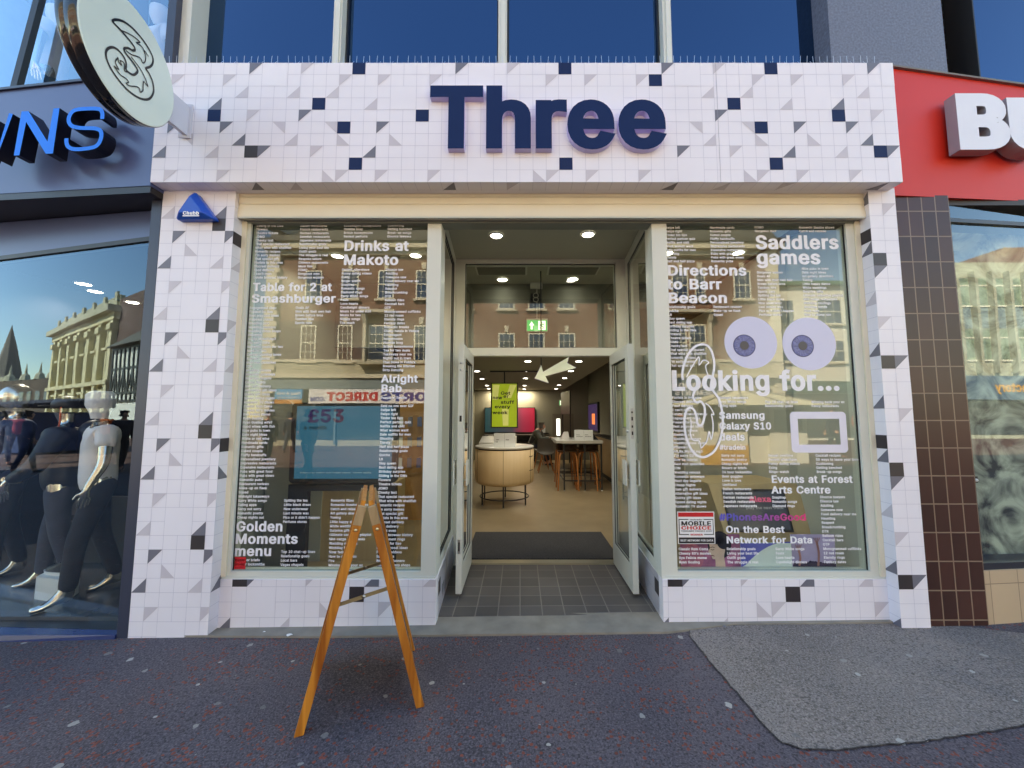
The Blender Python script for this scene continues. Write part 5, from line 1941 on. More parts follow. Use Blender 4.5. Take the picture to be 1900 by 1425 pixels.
# ================================================================== RED SHOP ON THE RIGHT
zline = at(1700, 392, Y=0.02).z
rs = thing('red_fascia_shop_building', 'shop on the right with a red fascia, brown tiled pier and whitewashed window', 'shop', (2.815, 0.02, zline))
redp = M('red_fascia_panel', S(212, 38, 18), 0.5, var=0.06, scale=1.3)
btile = brickmat('brown_glazed_tile', S(78, 50, 44), S(64, 42, 38), S(140, 118, 100), 0.1025, 0.1955, 0.0042, rough=0.3, off=0.0, bump=0.5, var=0.2, spec=0.28)
beige = brickmat('beige_stone_tile', S(196, 172, 142), S(186, 162, 134), S(140, 120, 100), 0.24, 0.30, 0.003, rough=0.4, off=0.0, var=0.15)
b = MB()
b.box((2.815, 0.02, 0.0), (3.225, 0.4, 3.215), btile)
b.build('tiled_pier', rs, bevel=0.004)
b = MB()
b.hexa([(2.785, 0.0, 3.205), (5.5, 0.16, 3.18), (5.5, 0.5, 3.18), (2.785, 0.5, 3.205), (2.785, 0.0, 4.235), (5.5, 0.16, 4.0), (5.5, 0.5, 4.0), (2.785, 0.5, 4.235)], redp)
b.build('fascia_panel', rs, bevel=0.004)
b = MB()
lead = M('lead_flashing', S(120, 112, 104), 0.6, var=0.2)
b.hexa([(2.785, -0.02, 4.236), (5.5, 0.14, 4.0), (5.5, 0.5, 4.0), (2.785, 0.5, 4.236), (2.785, -0.02, 4.25), (5.5, 0.14, 4.015), (5.5, 0.5, 4.03), (2.785, 0.5, 4.28)], lead)
b.box((2.785, 0.06, 3.16), (5.5, 0.5, 3.204), M('dark_brown_trim', S(40, 26, 24), 0.5, var=0.1))
b.build('flashing', rs)


def ry(x):
    return 0.05 + (x - 3.24) * 0.10


b = MB()
zs = at(1834, 1057, Y=0.05).z
b.hexa([(3.227, 0.03, 0.0), (5.5, 0.24, 0.0), (5.5, 0.5, 0.0), (3.227, 0.5, 0.0), (3.227, 0.03, zs), (5.5, 0.24, zs), (5.5, 0.5, zs), (3.227, 0.5, zs)], beige)
b.build('stone_riser', rs, bevel=0.002)
bfr = M('dark_bronze_frame', S(38, 40, 52), 0.35, var=0.05)
b = MB()
b.hexa([(3.227, ry(3.24) - 0.01, zs), (3.25, ry(3.24) - 0.01, zs), (3.25, 0.2, zs), (3.227, 0.2, zs), (3.227, ry(3.24) - 0.01, 3.16), (3.25, ry(3.24) - 0.01, 3.16), (3.25, 0.2, 3.16), (3.227, 0.2, 3.16)], bfr)
for z0_, z1_ in ((zs + 0.001, zs + 0.045), (3.02, 3.05)):
    b.hexa([(3.25, ry(3.25) - 0.01, z0_), (5.5, ry(5.5) - 0.01, z0_), (5.5, ry(5.5) + 0.1, z0_), (3.25, 0.2, z0_), (3.25, ry(3.25) - 0.01, z1_), (5.5, ry(5.5) - 0.01, z1_), (5.5, ry(5.5) + 0.1, z1_), (3.25, 0.2, z1_)], bfr)
b.build('window_frame', rs, bevel=0.002)
gl_right = G('whitewashed_shop_glass', (0.92, 0.95, 0.94), 2.2, refl=(0.9, 0.97, 1.0))
b = MB()
b.quad((3.25, ry(3.25) + 0.01, zs), (5.5, ry(5.5) + 0.01, zs), (5.5, ry(5.5) + 0.01, 3.16), (3.25, ry(3.25) + 0.01, 3.16), gl_right)
b.build('window_glass', rs)
# whitewash smeared on the inside of the pane
ww = bpy.data.materials.new('smeared_whitewash')
ww.use_nodes = True
n_, l_ = ww.node_tree.nodes, ww.node_tree.links
bs_ = n_['Principled BSDF']
bs_.inputs['Roughness'].default_value = 0.8
tc_ = n_.new('ShaderNodeTexCoord')
no_ = n_.new('ShaderNodeTexNoise'); no_.inputs['Scale'].default_value = 2.6; no_.inputs['Detail'].default_value = 5; no_.inputs['Distortion'].default_value = 2.4
l_.new(tc_.outputs['Object'], no_.inputs['Vector'])
cr_ = n_.new('ShaderNodeValToRGB')
cr_.color_ramp.elements[0].position = 0.38; cr_.color_ramp.elements[0].color = S(40, 46, 50)
cr_.color_ramp.elements[1].position = 0.66; cr_.color_ramp.elements[1].color = S(190, 205, 186)
l_.new(no_.outputs['Fac'], cr_.inputs[0]); l_.new(cr_.outputs[0], bs_.inputs['Base Color'])
b = MB()
b.box((3.25, 0.30, zs), (5.5, 0.31, 3.16), ww)
b.build('whitewash_film', rs)
b = MB()
b.box((3.25, ry(3.3) - 0.002, 1.08), (3.285, ry(3.3) + 0.008, 1.125), blackm)
b.ball((3.268, ry(3.3) - 0.006, 1.10), 0.011, pw2, 12, 8)
b.build('sensor_box', rs)
b = MB()
b.box((2.96, 0.5, 3.2), (20, 12, 9.3), brown_brick)
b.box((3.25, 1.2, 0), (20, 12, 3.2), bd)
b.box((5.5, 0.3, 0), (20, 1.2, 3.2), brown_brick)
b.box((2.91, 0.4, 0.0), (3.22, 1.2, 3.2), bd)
b.build('wall', rs)
xg = at(1760, 100, Y=0.3).x
b = MB()
b.box((xg, 0.24, 3.9), (5.5, 0.3, 6.5), blue_glass)
b.build('upper_window', rs)
b = MB()
b.box((xg - 0.01, 0.1, 4.0), (xg, 0.3, 6.5), gasket)
b.build('upper_window_edge', rs)
# letters B and U
bu = thing('white_letter_sign', 'deep white capital letters BU with grey returns on the red panel', 'sign lettering', (3.3, 0.0, 3.8))
lw_ = M('white_letter_front', S(226, 228, 236), 0.35, var=0.02)
lg_ = M('grey_letter_return', S(150, 146, 152), 0.45, var=0.04)
YB = -0.075
for ch, pxa, pxb, pyb, pyt in (("B", 1777, 1873, 277.5, 173), ("U", 1872, 1968, 281, 181)):
    V, T = glyph(ch, 0.062)
    gx0, gx1 = min(p.x for p in V), max(p.x for p in V)
    gy0, gy1 = min(p.y for p in V), max(p.y for p in V)
    wx0, wx1 = at(pxa, 225, Y=YB).x, at(pxb, 225, Y=YB).x
    w0, w1 = at(1790, pyb, Y=YB).z, at(1790, pyt, Y=YB).z
    P = [Vector((wx0 + (p.x - gx0) * (wx1 - wx0) / (gx1 - gx0), YB, w0 + (p.y - gy0) / (gy1 - gy0) * (w1 - w0))) for p in V]
    m = MB()
    m.add(P, T, lw_)
    cnt = {(t[q], t[(q + 1) % 3]) for t in T for q in range(3)}
    bd_ = [e for e in cnt if (e[1], e[0]) not in cnt]
    n = len(P)
    B_ = [p + Vector((0, 0.075 + (0.0 if ch == 'B' else 0.03), 0)) for p in P]
    m.add(P + B_, [(a, a + n, c + n, c) for a, c in bd_], lg_)
    m.build('letter', bu)

# ================================================================== INSIDE THE SHOP
lampw = M('lit_lamp_disc', (0.9, 0.9, 0.9), 0.5, var=0, emit=(0.85, 0.92, 1.0), estr=5)
trim = M('white_lamp_trim', S(210, 208, 200), 0.4, var=0)


def downlight(x, y, z, r, label, group, power, angle=100, sq=False):
    t = thing('ceiling_light', label, 'ceiling light', (x, y, z), group)
    m = MB()
    if sq:
        m.box((x - r * 1.15, y - r * 1.15, z - 0.006), (x + r * 1.15, y + r * 1.15, z - 0.001), M('black_lamp_frame', (0.03, 0.03, 0.03), 0.5, var=0))
    else:
        m.lathe((x, y, z), [(r * 1.28, -0.001), (r * 1.28, -0.008), (r, -0.012), (r * 0.98, -0.004)], trim, 28)
    m.build('lamp_trim', t)
    m = MB()
    m.lathe((x, y, z), [(r, -0.010 if sq else -0.006), (0.0001, -0.010 if sq else -0.006)], lampw, 28)
    m.build('lamp_disc', t)
    if power:
        L_ = bpy.data.lights.new('lamp', 'SPOT')
        L_.energy = power * 0.3
        L_.spot_size = R(angle)
        L_.spot_blend = 0.6
        L_.color = (0.86, 0.93, 1.0)
        L_.shadow_soft_size = 0.05
        o = bpy.data.objects.new('lamp', L_)
        COL.objects.link(o)
        o.parent = t
        o.location = (0, 0, -0.03)
    return t


KP = 20
p = at(921, 436, Z=3.172); downlight(p.x, p.y, 3.172, 0.052, 'round downlight in the porch ceiling over the left door leaf', 'porch downlights', 7, 120)
p = at(1091, 434, Z=3.172); downlight(p.x, p.y, 3.172, 0.052, 'round downlight in the porch ceiling over the right door leaf', 'porch downlights', 7, 120)
for i, (px, py) in enumerate(((932, 518), (1063, 517))):
    p = at(px, py, Z=3.205)
    downlight(p.x, min(p.y, 1.88), 3.205, 0.06, 'round downlight seen through the pane over the doors, %s one' % ('left' if i == 0 else 'right'), 'downlights behind the transom', 1.5, 130)
ROWN = ['in the nearest row', 'in the nearest row'] + ['in the second row'] * 3 + ['in the third row'] * 3 + ['in the fourth row'] * 3 + ['in the row nearest the back wall'] * 3
SIDEN = ['middle', 'right'] + ['left', 'middle', 'right'] * 4
for i, (cx_, cy2) in enumerate(((775, 85), (1183, 85), (367, 165), (763, 165), (1120, 163), (408, 227), (757, 222), (1070, 220), (447, 280), (748, 280), (1025, 277), (470, 313), (745, 313), (993, 313))):
    p = at(800 + cx_ / 4.318, 650 + cy2 / 4.318, Z=2.4)
    if p.y > 9.3:
        p.y = 9.3 - 0.1 * (i % 3)
    downlight(p.x, p.y, 2.4, 0.048, 'small square framed shop ceiling spotlight, %s one %s' % (SIDEN[i], ROWN[i]), 'spotlights in the shop ceiling', KP if i % 2 == 0 or i < 5 else 0, 110, sq=True)
for i, (x, y) in enumerate([tuple(at(px, py, Z=3.205).xy) for px, py in ((626, 474), (771, 473), (1238, 469), (1370, 468))]):
    downlight(x, y, 3.205, 0.055, 'round downlight in the window bay ceiling, %s' % ('in the middle of the left bay', 'beside the left porch glass', 'beside the right porch glass', 'in the middle of the right bay')[i], 'window bay downlights', (16, 34, 34, 0)[i], 150)


def vent(x0, x1, y0, y1, lab):  # slatted panels standing in for a reflection of the porch
    t = thing('reflection_panel', lab, 'reflection panel', ((x0 + x1) / 2, (y0 + y1) / 2, 3.205), 'ceiling reflection panels')
    m = MB()
    m.box((x0, y0, 3.196), (x1, y1, 3.2045), trim)
    m.build('panel_frame', t)
    m = MB()
    for k in range(9):
        yy = y0 + 0.02 + (y1 - y0 - 0.04) * k / 9
        m.box((x0 + 0.02, yy, 3.188), (x1 - 0.02, yy + (y1 - y0 - 0.04) / 9 * 0.7, 3.1955), M('grey_panel_slat', S(120, 116, 104), 0.6, var=0.05))
    m.build('panel_slats', t)


vent(-0.5, 0.08, 1.36, 1.62, 'slatted panel standing in for a reflection behind the transom, left of the emergency sign')
vent(0.31, 0.89, 1.36, 1.62, 'slatted panel standing in for a reflection behind the transom, right of the emergency sign')
green = M('exit_sign_green', S(0, 132, 74), 0.4, var=0, emit=S(0, 150, 84)[:3], estr=0.35)
signw = M('exit_sign_white', (0.8, 0.85, 0.8), 0.4, var=0, emit=(0.8, 0.95, 0.85), estr=0.4)


def exit_sign(x0, x1, z0_, z1_, y, lab, man='right'):
    t = thing('exit_sign', lab, 'exit sign', ((x0 + x1) / 2, y, z0_))
    m = MB()
    m.box((x0 - 0.008, y, z0_ - 0.008), (x1 + 0.008, y + 0.03, z1_ + 0.02), trim)
    m.build('sign_housing', t, bevel=0.003)
    m = MB()
    m.box((x0, y - 0.004, z0_), (x1, y - 0.001, z1_), green)
    m.build('green_plate', t)
    m = MB()
    W_, H_ = x1 - x0, z1_ - z0_

    def q(u, v, lay=1):
        return (x0 + u * W_, y - 0.005 - 0.0006 * lay, z0_ + v * H_)

    def pg(pts, lay=1, mat=signw):
        m.add([q(*p_, lay) for p_ in pts], [tuple(range(len(pts)))], mat)
    if man == 'right':
        pg([(0.10, 0.5), (0.23, 0.88), (0.36, 0.5), (0.28, 0.5), (0.28, 0.14), (0.18, 0.14), (0.18, 0.5)])
        pg([(0.56, 0.08), (0.92, 0.08), (0.92, 0.92), (0.56, 0.92)])
        o = 0.56
    else:
        pg([(0.9, 0.5), (0.72, 0.85), (0.72, 0.6), (0.52, 0.6), (0.52, 0.4), (0.72, 0.4), (0.72, 0.15)])
        pg([(0.08, 0.08), (0.38, 0.08), (0.38, 0.92), (0.08, 0.92)])
        o = 0.05
    c = [(o + 0.17 + 0.035 * math.cos(a), 0.78 + 0.08 * math.sin(a)) for a in [R(t_) for t_ in range(0, 360, 30)]]
    pg(c, 2, green)
    for st in ([(0.19, 0.68), (0.17, 0.42)], [(0.17, 0.44), (0.25, 0.36), (0.22, 0.16)], [(0.17, 0.44), (0.12, 0.28), (0.06, 0.26)], [(0.18, 0.64), (0.10, 0.58), (0.08, 0.46)], [(0.18, 0.64), (0.27, 0.58), (0.30, 0.66)]):
        P_ = [Vector((x0 + (o + a) * W_, z0_ + c_ * H_)) for a, c_ in st]
        ribbon(m, P_, 0.045 * W_, y - 0.0068, green)
    m.build('pictogram', t)
    return t


a_, c_ = at(978, 614, Y=1.90), at(1015, 594, Y=1.90)
t = exit_sign(a_.x, c_.x, a_.z, c_.z, 1.90, 'green running man sign with an upward arrow behind the pane above the doors')
b = MB()
b.box(((a_.x + c_.x) / 2 - 0.006, 1.915, c_.z + 0.02), ((a_.x + c_.x) / 2 + 0.006, 1.925, 3.2), trim)
b.build('hanging_rod', t)
a_, c_ = at(1038, 752, Y=9.88), at(1052, 743, Y=9.88)
exit_sign(a_.x, c_.x, a_.z, c_.z, 9.865, 'small green exit sign with a right arrow on the back wall', 'left')
for i, (px, py) in enumerate(((155, 526), (70, 540), (49, 583), (190, 612), (232, 560))):  # the last downlight is made up, the other four are real
    p = at(px, py, Z=3.139)
    downlight(max(p.x, -5.4), min(p.y, 2.5), 3.139, 0.07, 'bright downlight in the sportswear shop ceiling, %s' % ('nearest the tiled pillar', 'second from the tiled pillar', 'in the middle of the bay', 'deepest in the shop', 'added close behind the window frame')[i], 'sportswear shop downlights', (110, 0, 0, 0, 0)[i], 140)
# wall sensor and twin lamp over the transom
b = MB()
p = at(995, 536, Y=1.93)
b.box((p.x - 0.075, 1.88, p.z), (p.x + 0.075, 1.948, p.z + 0.065), trim)
tag(b.build('door_sensor', bevel=0.006), 'white sensor box on the bulkhead above the running man sign', 'sensor')
tl_ = thing('twin_spotlight', 'black recessed lamp with two bright rings under the white sensor box', 'spotlight', (at(994, 553, Y=1.93).x, 1.93, at(994, 553, Y=1.93).z))
b = MB()
p = at(994, 561, Y=1.93); q = at(994, 546, Y=1.93)
b.box((p.x - 0.065, 1.90, p.z), (p.x + 0.065, 1.949, q.z), blackm)
b.build('lamp_housing', tl_)
for zz in ((p.z * 0.75 + q.z * 0.25), (p.z * 0.25 + q.z * 0.75)):
    b = MB()
    b.lathe((p.x, 1.897, zz), [(0.034, 0), (0.026, 0)], trim, 24, 'y')
    b.build('lamp_ring', tl_)
# hanging arrow
arr = thing('arrow_sign', 'white arrow with a violet edge hanging under the door head, pointing down left', 'hanging sign', (at(1020, 690, Y=1.5).x, 1.5, at(1020, 690, Y=1.5).z))
ap = [(830, 225), (882, 120), (897, 172), (1102, 55), (1090, 102), (1162, 140), (915, 207), (942, 262)]
AP = [at(800 + x / 4.318, 650 + y / 4.318, Y=1.5) for x, y in ap]
V, T = fill([[Vector((p.x, p.z)) for p in AP]])
am = M('white_acrylic_arrow', S(226, 240, 224), 0.3, var=0.12, scale=6, emit=(0.8, 0.9, 0.78), estr=0.05)
pm_ = M('violet_edge', S(112, 86, 156), 0.4, var=0)
b = MB()
cc = sum(AP, Vector()) / len(AP)
b.add([(p.x, 1.498, p.y) for p in V], T, am)
b.build('arrow_face', arr)
b = MB()
n = len(AP)
Lr = [(p - cc) * 1.03 + cc + Vector((0, 0.002, 0)) for p in AP]
b.add([tuple(p) for p in Lr] + [(p.x, 1.525, p.z) for p in Lr], [(i, (i + 1) % n, (i + 1) % n + n, i + n) for i in range(n)], pm_)
V2, T2 = fill([[Vector((p.x, p.z)) for p in Lr]])
b.add([(p.x, 1.4995, p.y) for p in V2], T2, pm_)
b.add([(p.x, 1.525, p.y) for p in V2], T2, pm_)
b.build('arrow_edge', arr)
b = MB()
hp = AP[1]
b.tube([(hp.x, 1.51, hp.z - 0.02), (hp.x, 1.51, 3.2)], 0.008, blackm, 8)
b.build('hanging_rod', arr)

bk = M('satin_black_steel', (0.02, 0.02, 0.022), 0.4, var=0.05)
wtop = M('white_counter_top', S(214, 212, 204), 0.3, var=0.02)
# round counter
cx0, cy0, rr = -0.26, 3.75, 0.49
rcn = thing('round_counter', 'round pale wood counter with a white top on thin black legs', 'counter', (cx0, cy0, 0.12))
b = MB()
b.lathe((cx0, cy0, 0), [(0.0001, 0.46), (rr - 0.05, 0.46), (rr - 0.012, 0.485), (rr, 0.53), (rr, 1.01), (0.0001, 1.01)], oak, 72)
b.build('cabinet', rcn)
for k in range(6):
    a_ = R(-90 + k * 60)
    b = MB()
    b.box((cx0 + (rr + 0.001) * math.cos(a_) - 0.0025, cy0 + (rr + 0.001) * math.sin(a_) - 0.0025, 0.50), (cx0 + (rr + 0.001) * math.cos(a_) + 0.0025, cy0 + (rr + 0.001) * math.sin(a_) + 0.0025, 1.01), M('panel_seam', S(90, 70, 50), 0.7, var=0))
    b.build('door_seam', rcn)
b = MB()
b.lathe((cx0, cy0, 0), [(rr - 0.03, 1.0105), (rr - 0.02, 1.03), (0.0001, 1.03)], bk, 64)
b.lathe((cx0, cy0, 0), [(0.0001, 1.031), (rr - 0.006, 1.031), (rr, 1.036), (rr, 1.058), (rr - 0.005, 1.063), (0.0001, 1.063)], wtop, 72)
b.build('counter_top', rcn)
for k in range(6):
    a_ = R(-90 + k * 60)
    lx, ly = cx0 + 0.40 * math.cos(a_), cy0 + 0.40 * math.sin(a_)
    b = MB()
    b.box((lx - 0.012, ly - 0.012, 0.135), (lx + 0.012, ly + 0.012, 0.46), bk)
    b.lathe((lx, ly, 0.12), [(0.0001, 0), (0.011, 0), (0.011, 0.015), (0.0001, 0.015)], steel, 12)
    b.build('leg', rcn)
b = MB()
b.tube([(cx0 + 0.40 * math.cos(R(t_)), cy0 + 0.40 * math.sin(R(t_)), 0.24) for t_ in range(0, 360, 10)], 0.010, bk, 6, closed=True)
b.build('foot_ring', rcn)
b = MB()
for zz in (0.90, 0.68):
    pts = [(cx0 + (rr + 0.0015) * math.cos(R(t_)), cy0 + (rr + 0.0015) * math.sin(R(t_)), zz) for t_ in range(-34, -14, 4)]
    for k in range(len(pts) - 1):
        p_, q_ = Vector(pts[k]), Vector(pts[k + 1])
        b.add([p_, q_, q_ + Vector((0, 0, 0.012)), p_ + Vector((0, 0, 0.012))], [(0, 1, 2, 3)], bk)
b.build('drawer_slot', rcn)


def leaflet_box(px0, px1, py0, py1, Y, zb, lab, l1, l2):
    x0_, x1_2 = at(px0, py1, Y=Y).x, at(px1, py1, Y=Y).x
    zt3 = at(px0, py0, Y=Y).z
    t = thing('leaflet_stand', lab, 'leaflet stand', ((x0_ + x1_2) / 2, Y, zb))
    m = MB()
    m.hexa([(x0_, Y, zb), (x1_2, Y, zb), (x1_2, Y + 0.16, zb), (x0_, Y + 0.16, zb), (x0_, Y + 0.05, zt3), (x1_2, Y + 0.05, zt3), (x1_2, Y + 0.08, zt3), (x0_, Y + 0.08, zt3)], pw2)
    m.build('stand_body', t, bevel=0.002)
    m = MB()
    sl2 = Vector((0, 0.05, zt3 - zb)).normalized()
    xm_ = (x0_ + x1_2) / 2
    h_ = zt3 - zb
    for xx, s_ in ((x0_ + 0.03, l1), (xm_ + 0.02, l2)):
        for kk, w_ in enumerate(s_):
            text(m, w_, Vector((xx, Y - 0.002, zb + h_ * 0.5)) + sl2 * (-0.035 * kk) + Vector((0, 0.022, 0)), 0.017, pk, bold=0.02, uz=tuple(sl2))
    m.quad((xm_ - 0.001, Y - 0.001, zb), (xm_ + 0.001, Y - 0.001, zb), (xm_ + 0.001, Y + 0.049, zt3), (xm_ - 0.001, Y + 0.049, zt3), pk)
    m.build('lettering', t)


leaflet_box(916, 956, 804, 831, 3.38, 1.064, 'white leaflet stand on the round wooden counter', ["Tabs", "5G"], ["Data"])


def hung_screen(name, lab, cat, px0, px1, py0, py1, Y, frame, body):
    x0_, x1_2 = at(px0, py0, Y=Y).x, at(px1, py0, Y=Y).x
    z1_, z0_ = at(px0, py0, Y=Y).z, at(px0, py1, Y=Y).z
    t = thing(name, lab, cat, ((x0_ + x1_2) / 2, Y, z0_))
    m = MB()
    m.box((x0_, Y, z0_), (x1_2, Y + 0.06, z1_), frame)
    m.build('screen_case', t, bevel=0.004)
    m = MB()
    e = 0.022
    m.box((x0_ + e, Y - 0.002, z0_ + e), (x1_2 - e, Y - 0.0005, z1_ - e), body)
    m.build('screen', t)
    return t, x0_, x1_2, z0_, z1_


scr_g = M('lime_screen', S(150, 176, 50), 0.3, var=0.22, scale=2.2, emit=S(150, 178, 44)[:3], estr=0.12)
scr_l = M('pale_lime_streak', S(206, 214, 132), 0.3, var=0.1, emit=S(200, 210, 130)[:3], estr=0.1)
t, x0_, x1_2, z0_, z1_ = hung_screen('hanging_screen', 'portrait screen with bold black words on lime green hanging behind the round counter', 'screen', 911, 961, 710, 794, 4.4, bk, scr_g)
W_, H_ = x1_2 - x0_, z1_ - z0_
b = MB()
for (a, c_, d, e) in ((0.05, 0.62, 0.32, 0.95), (0.55, 0.66, 0.95, 0.95), (0.45, 0.05, 0.66, 0.42)):
    b.add([(x0_ + a * W_, 4.3975, z0_ + c_ * H_), (x0_ + (a + 0.2) * W_, 4.3975, z0_ + c_ * H_), (x0_ + d * W_, 4.3975, z0_ + e * H_), (x0_ + max(0.05, d - 0.25) * W_, 4.3975, z0_ + e * H_)], [(0, 1, 2, 3)], scr_l)
b.build('screen_streak', t)
b = MB()
for s_, u, v, ww_ in (("Get", 0.36, 0.73, 0.36), ("new", 0.06, 0.63, 0.36), ("er", 0.46, 0.66, 0.2), ("stuff", 0.36, 0.53, 0.5), ("every", 0.14, 0.43, 0.58), ("week", 0.06, 0.30, 0.56)):
    text(b, s_, (x0_ + u * W_, 4.396, z0_ + v * H_), 0.062, pk, width=ww_ * W_, bold=0.03)
b.build('lettering', t)
b = MB()
b.tube([((x0_ + x1_2) / 2, 4.43, z1_), ((x0_ + x1_2) / 2, 4.43, 2.4)], 0.012, bk, 8)
b.box((x0_ - 0.02, 4.40, 2.375), (x1_2 + 0.5, 4.46, 2.3995), bk)
b.build('ceiling_mount', t)
# television on the back wall with a teal to red picture
tvm = bpy.data.materials.new('gradient_picture')
tvm.use_nodes = True
n_, l_ = tvm.node_tree.nodes, tvm.node_tree.links
bs_ = n_['Principled BSDF']
tc_ = n_.new('ShaderNodeTexCoord'); sp_ = n_.new('ShaderNodeSeparateXYZ'); cr_ = n_.new('ShaderNodeValToRGB')
l_.new(tc_.outputs['Object'], sp_.inputs[0])
mr_ = n_.new('ShaderNodeMapRange'); mr_.inputs['From Min'].default_value = -0.85; mr_.inputs['From Max'].default_value = 0.85
l_.new(sp_.outputs[0], mr_.inputs[0]); l_.new(mr_.outputs[0], cr_.inputs[0])
e = cr_.color_ramp.elements
e[0].position = 0.0; e[0].color = S(24, 66, 76)
e[1].position = 1.0; e[1].color = S(150, 20, 50)
x_ = e.new(0.55); x_.color = S(60, 60, 74)
x_ = e.new(0.75); x_.color = S(130, 40, 66)
l_.new(cr_.outputs[0], bs_.inputs['Base Color']); l_.new(cr_.outputs[0], bs_.inputs['Emission Color'])
bs_.inputs['Emission Strength'].default_value = 0.15
hung_screen('wall_television', 'wide wall screen fading from teal to red on the back wall', 'screen', 899, 993, 756, 803, 9.82, bk, tvm)
wash = bpy.data.lights.new('lamp', 'AREA')
wash.energy = 7; wash.shape = 'RECTANGLE'; wash.size = 1.4; wash.size_y = 0.05; wash.color = (1, 0.95, 0.82)
wo = bpy.data.objects.new('lamp', wash); COL.objects.link(wo); wo.location = (-0.3, 9.7, 2.33); wo.rotation_euler = (R(12), 0, 0)
b = MB()
cr0 = thing('credenza', 'low dark grey bench with open shelves below the wall television', 'bench', (-0.3, 9.4, 0.12))
x0_, x1_2 = at(897, 830, Y=9.2).x, at(993, 830, Y=9.2).x
ztop = at(945, 807, Y=9.2).z
gsh = M('charcoal_board', S(60, 58, 54), 0.6, var=0.05)
b.box((x0_, 9.2, ztop - 0.04), (x1_2, 9.7, ztop), gsh)
for k in range(4):
    xx = x0_ + (x1_2 - x0_) * k / 3
    b.box((xx - 0.015, 9.21, 0.12), (xx + 0.015, 9.69, ztop - 0.04), gsh)
b.box((x0_, 9.68, 0.12), (x1_2, 9.7, ztop - 0.04), bk)
for k in range(3):
    b.box((x0_, 9.22, 0.3 + k * 0.22), (x1_2, 9.67, 0.315 + k * 0.22), gsh)
b.build('shelf_unit', cr0, bevel=0.003)
# second white counter behind
c2_ = thing('side_counter', 'low white slab counter half hidden behind the round counter', 'counter', (-0.6, 5.6, 0.12))
b = MB()
x0_, x1_2 = at(889, 822, Y=5.3).x, at(958, 822, Y=5.3).x
zz = at(900, 821, Y=5.3).z
b.hexa([(x0_, 5.25, zz - 0.05), (x1_2, 5.25, zz - 0.05), (x1_2, 6.0, zz - 0.05), (x0_, 6.0, zz - 0.05), (x0_, 5.25, zz), (x1_2, 5.25, zz), (x1_2, 6.0, zz + 0.1), (x0_, 6.0, zz + 0.1)], wtop)
b.build('counter_top', c2_, bevel=0.003)
b = MB()
b.box((x0_ + 0.08, 5.35, 0.12), (x1_2 - 0.08, 5.9, zz - 0.05), oak)
b.build('cabinet', c2_, bevel=0.003)

# high table
ht = thing('high_table', 'high white table on a black steel frame beside the right door leaf', 'table', (1.2, 5.2, 0.12))
tx0, tx1, ty0, ty1, tz = 0.70, 1.60, 4.72, 5.95, 1.075
b = MB()
b.slab([(tx0, ty0 + 0.1, tz - 0.05), (tx0 + 0.12, ty0, tz - 0.05), (tx1, ty0, tz - 0.05), (tx1, ty1, tz - 0.05), (tx0, ty1, tz - 0.05)], (0, 0, 0.05), wtop)
b.build('table_top', ht, bevel=0.004)
for lx in (tx0 + 0.15, (tx0 + tx1) / 2 + 0.1, tx1 - 0.03):
    for ly in (ty0 + 0.05, ty1 - 0.05):
        b = MB()
        b.box((lx - 0.014, ly - 0.014, 0.14), (lx + 0.014, ly + 0.014, tz - 0.05), bk)
        b.lathe((lx, ly, 0.12), [(0.0001, 0), (0.016, 0), (0.016, 0.02), (0.0001, 0.02)], steel, 12)
        b.build('leg', ht)
b = MB()
for zz in (0.30, tz - 0.075):
    for ly in (ty0 + 0.05, ty1 - 0.05):
        b.box((tx0 + 0.15, ly - 0.01, zz), (tx1 - 0.03, ly + 0.01, zz + 0.022), bk)
for lx in (tx0 + 0.15, tx1 - 0.03):
    b.box((lx - 0.01, ty0 + 0.05, 0.302), (lx + 0.01, ty1 - 0.05, 0.318), bk)
b.build('frame_rail', ht)
leaflet_box(1067, 1101, 798, 820, 4.85, 1.076, 'white leaflet stand on the high white table', ["Home", "Broadband"], ["Home", "Broadband"])
dv = thing('tablet_display', 'angled black tablet on a white wedge stand on the high table', 'tablet', (1.45, 5.2, 1.075))
b = MB()
b.hexa([(0.86, 5.25, 1.076), (1.02, 5.25, 1.076), (1.02, 5.5, 1.076), (0.86, 5.5, 1.076), (0.93, 5.45, 1.22), (1.02, 5.45, 1.22), (1.02, 5.5, 1.22), (0.93, 5.5, 1.22)], wtop)
b.build('wedge_stand', dv)
b = MB()
b.hexa([(1.36, 4.95, 1.08), (1.56, 4.95, 1.08), (1.56, 5.0, 1.08), (1.36, 5.0, 1.08), (1.34, 5.1, 1.24), (1.44, 5.1, 1.24), (1.44, 5.12, 1.24), (1.34, 5.12, 1.24)], bk)
b.build('tablet', dv)

brownl = M('brown_leather', S(92, 68, 52), 0.5, var=0.08)


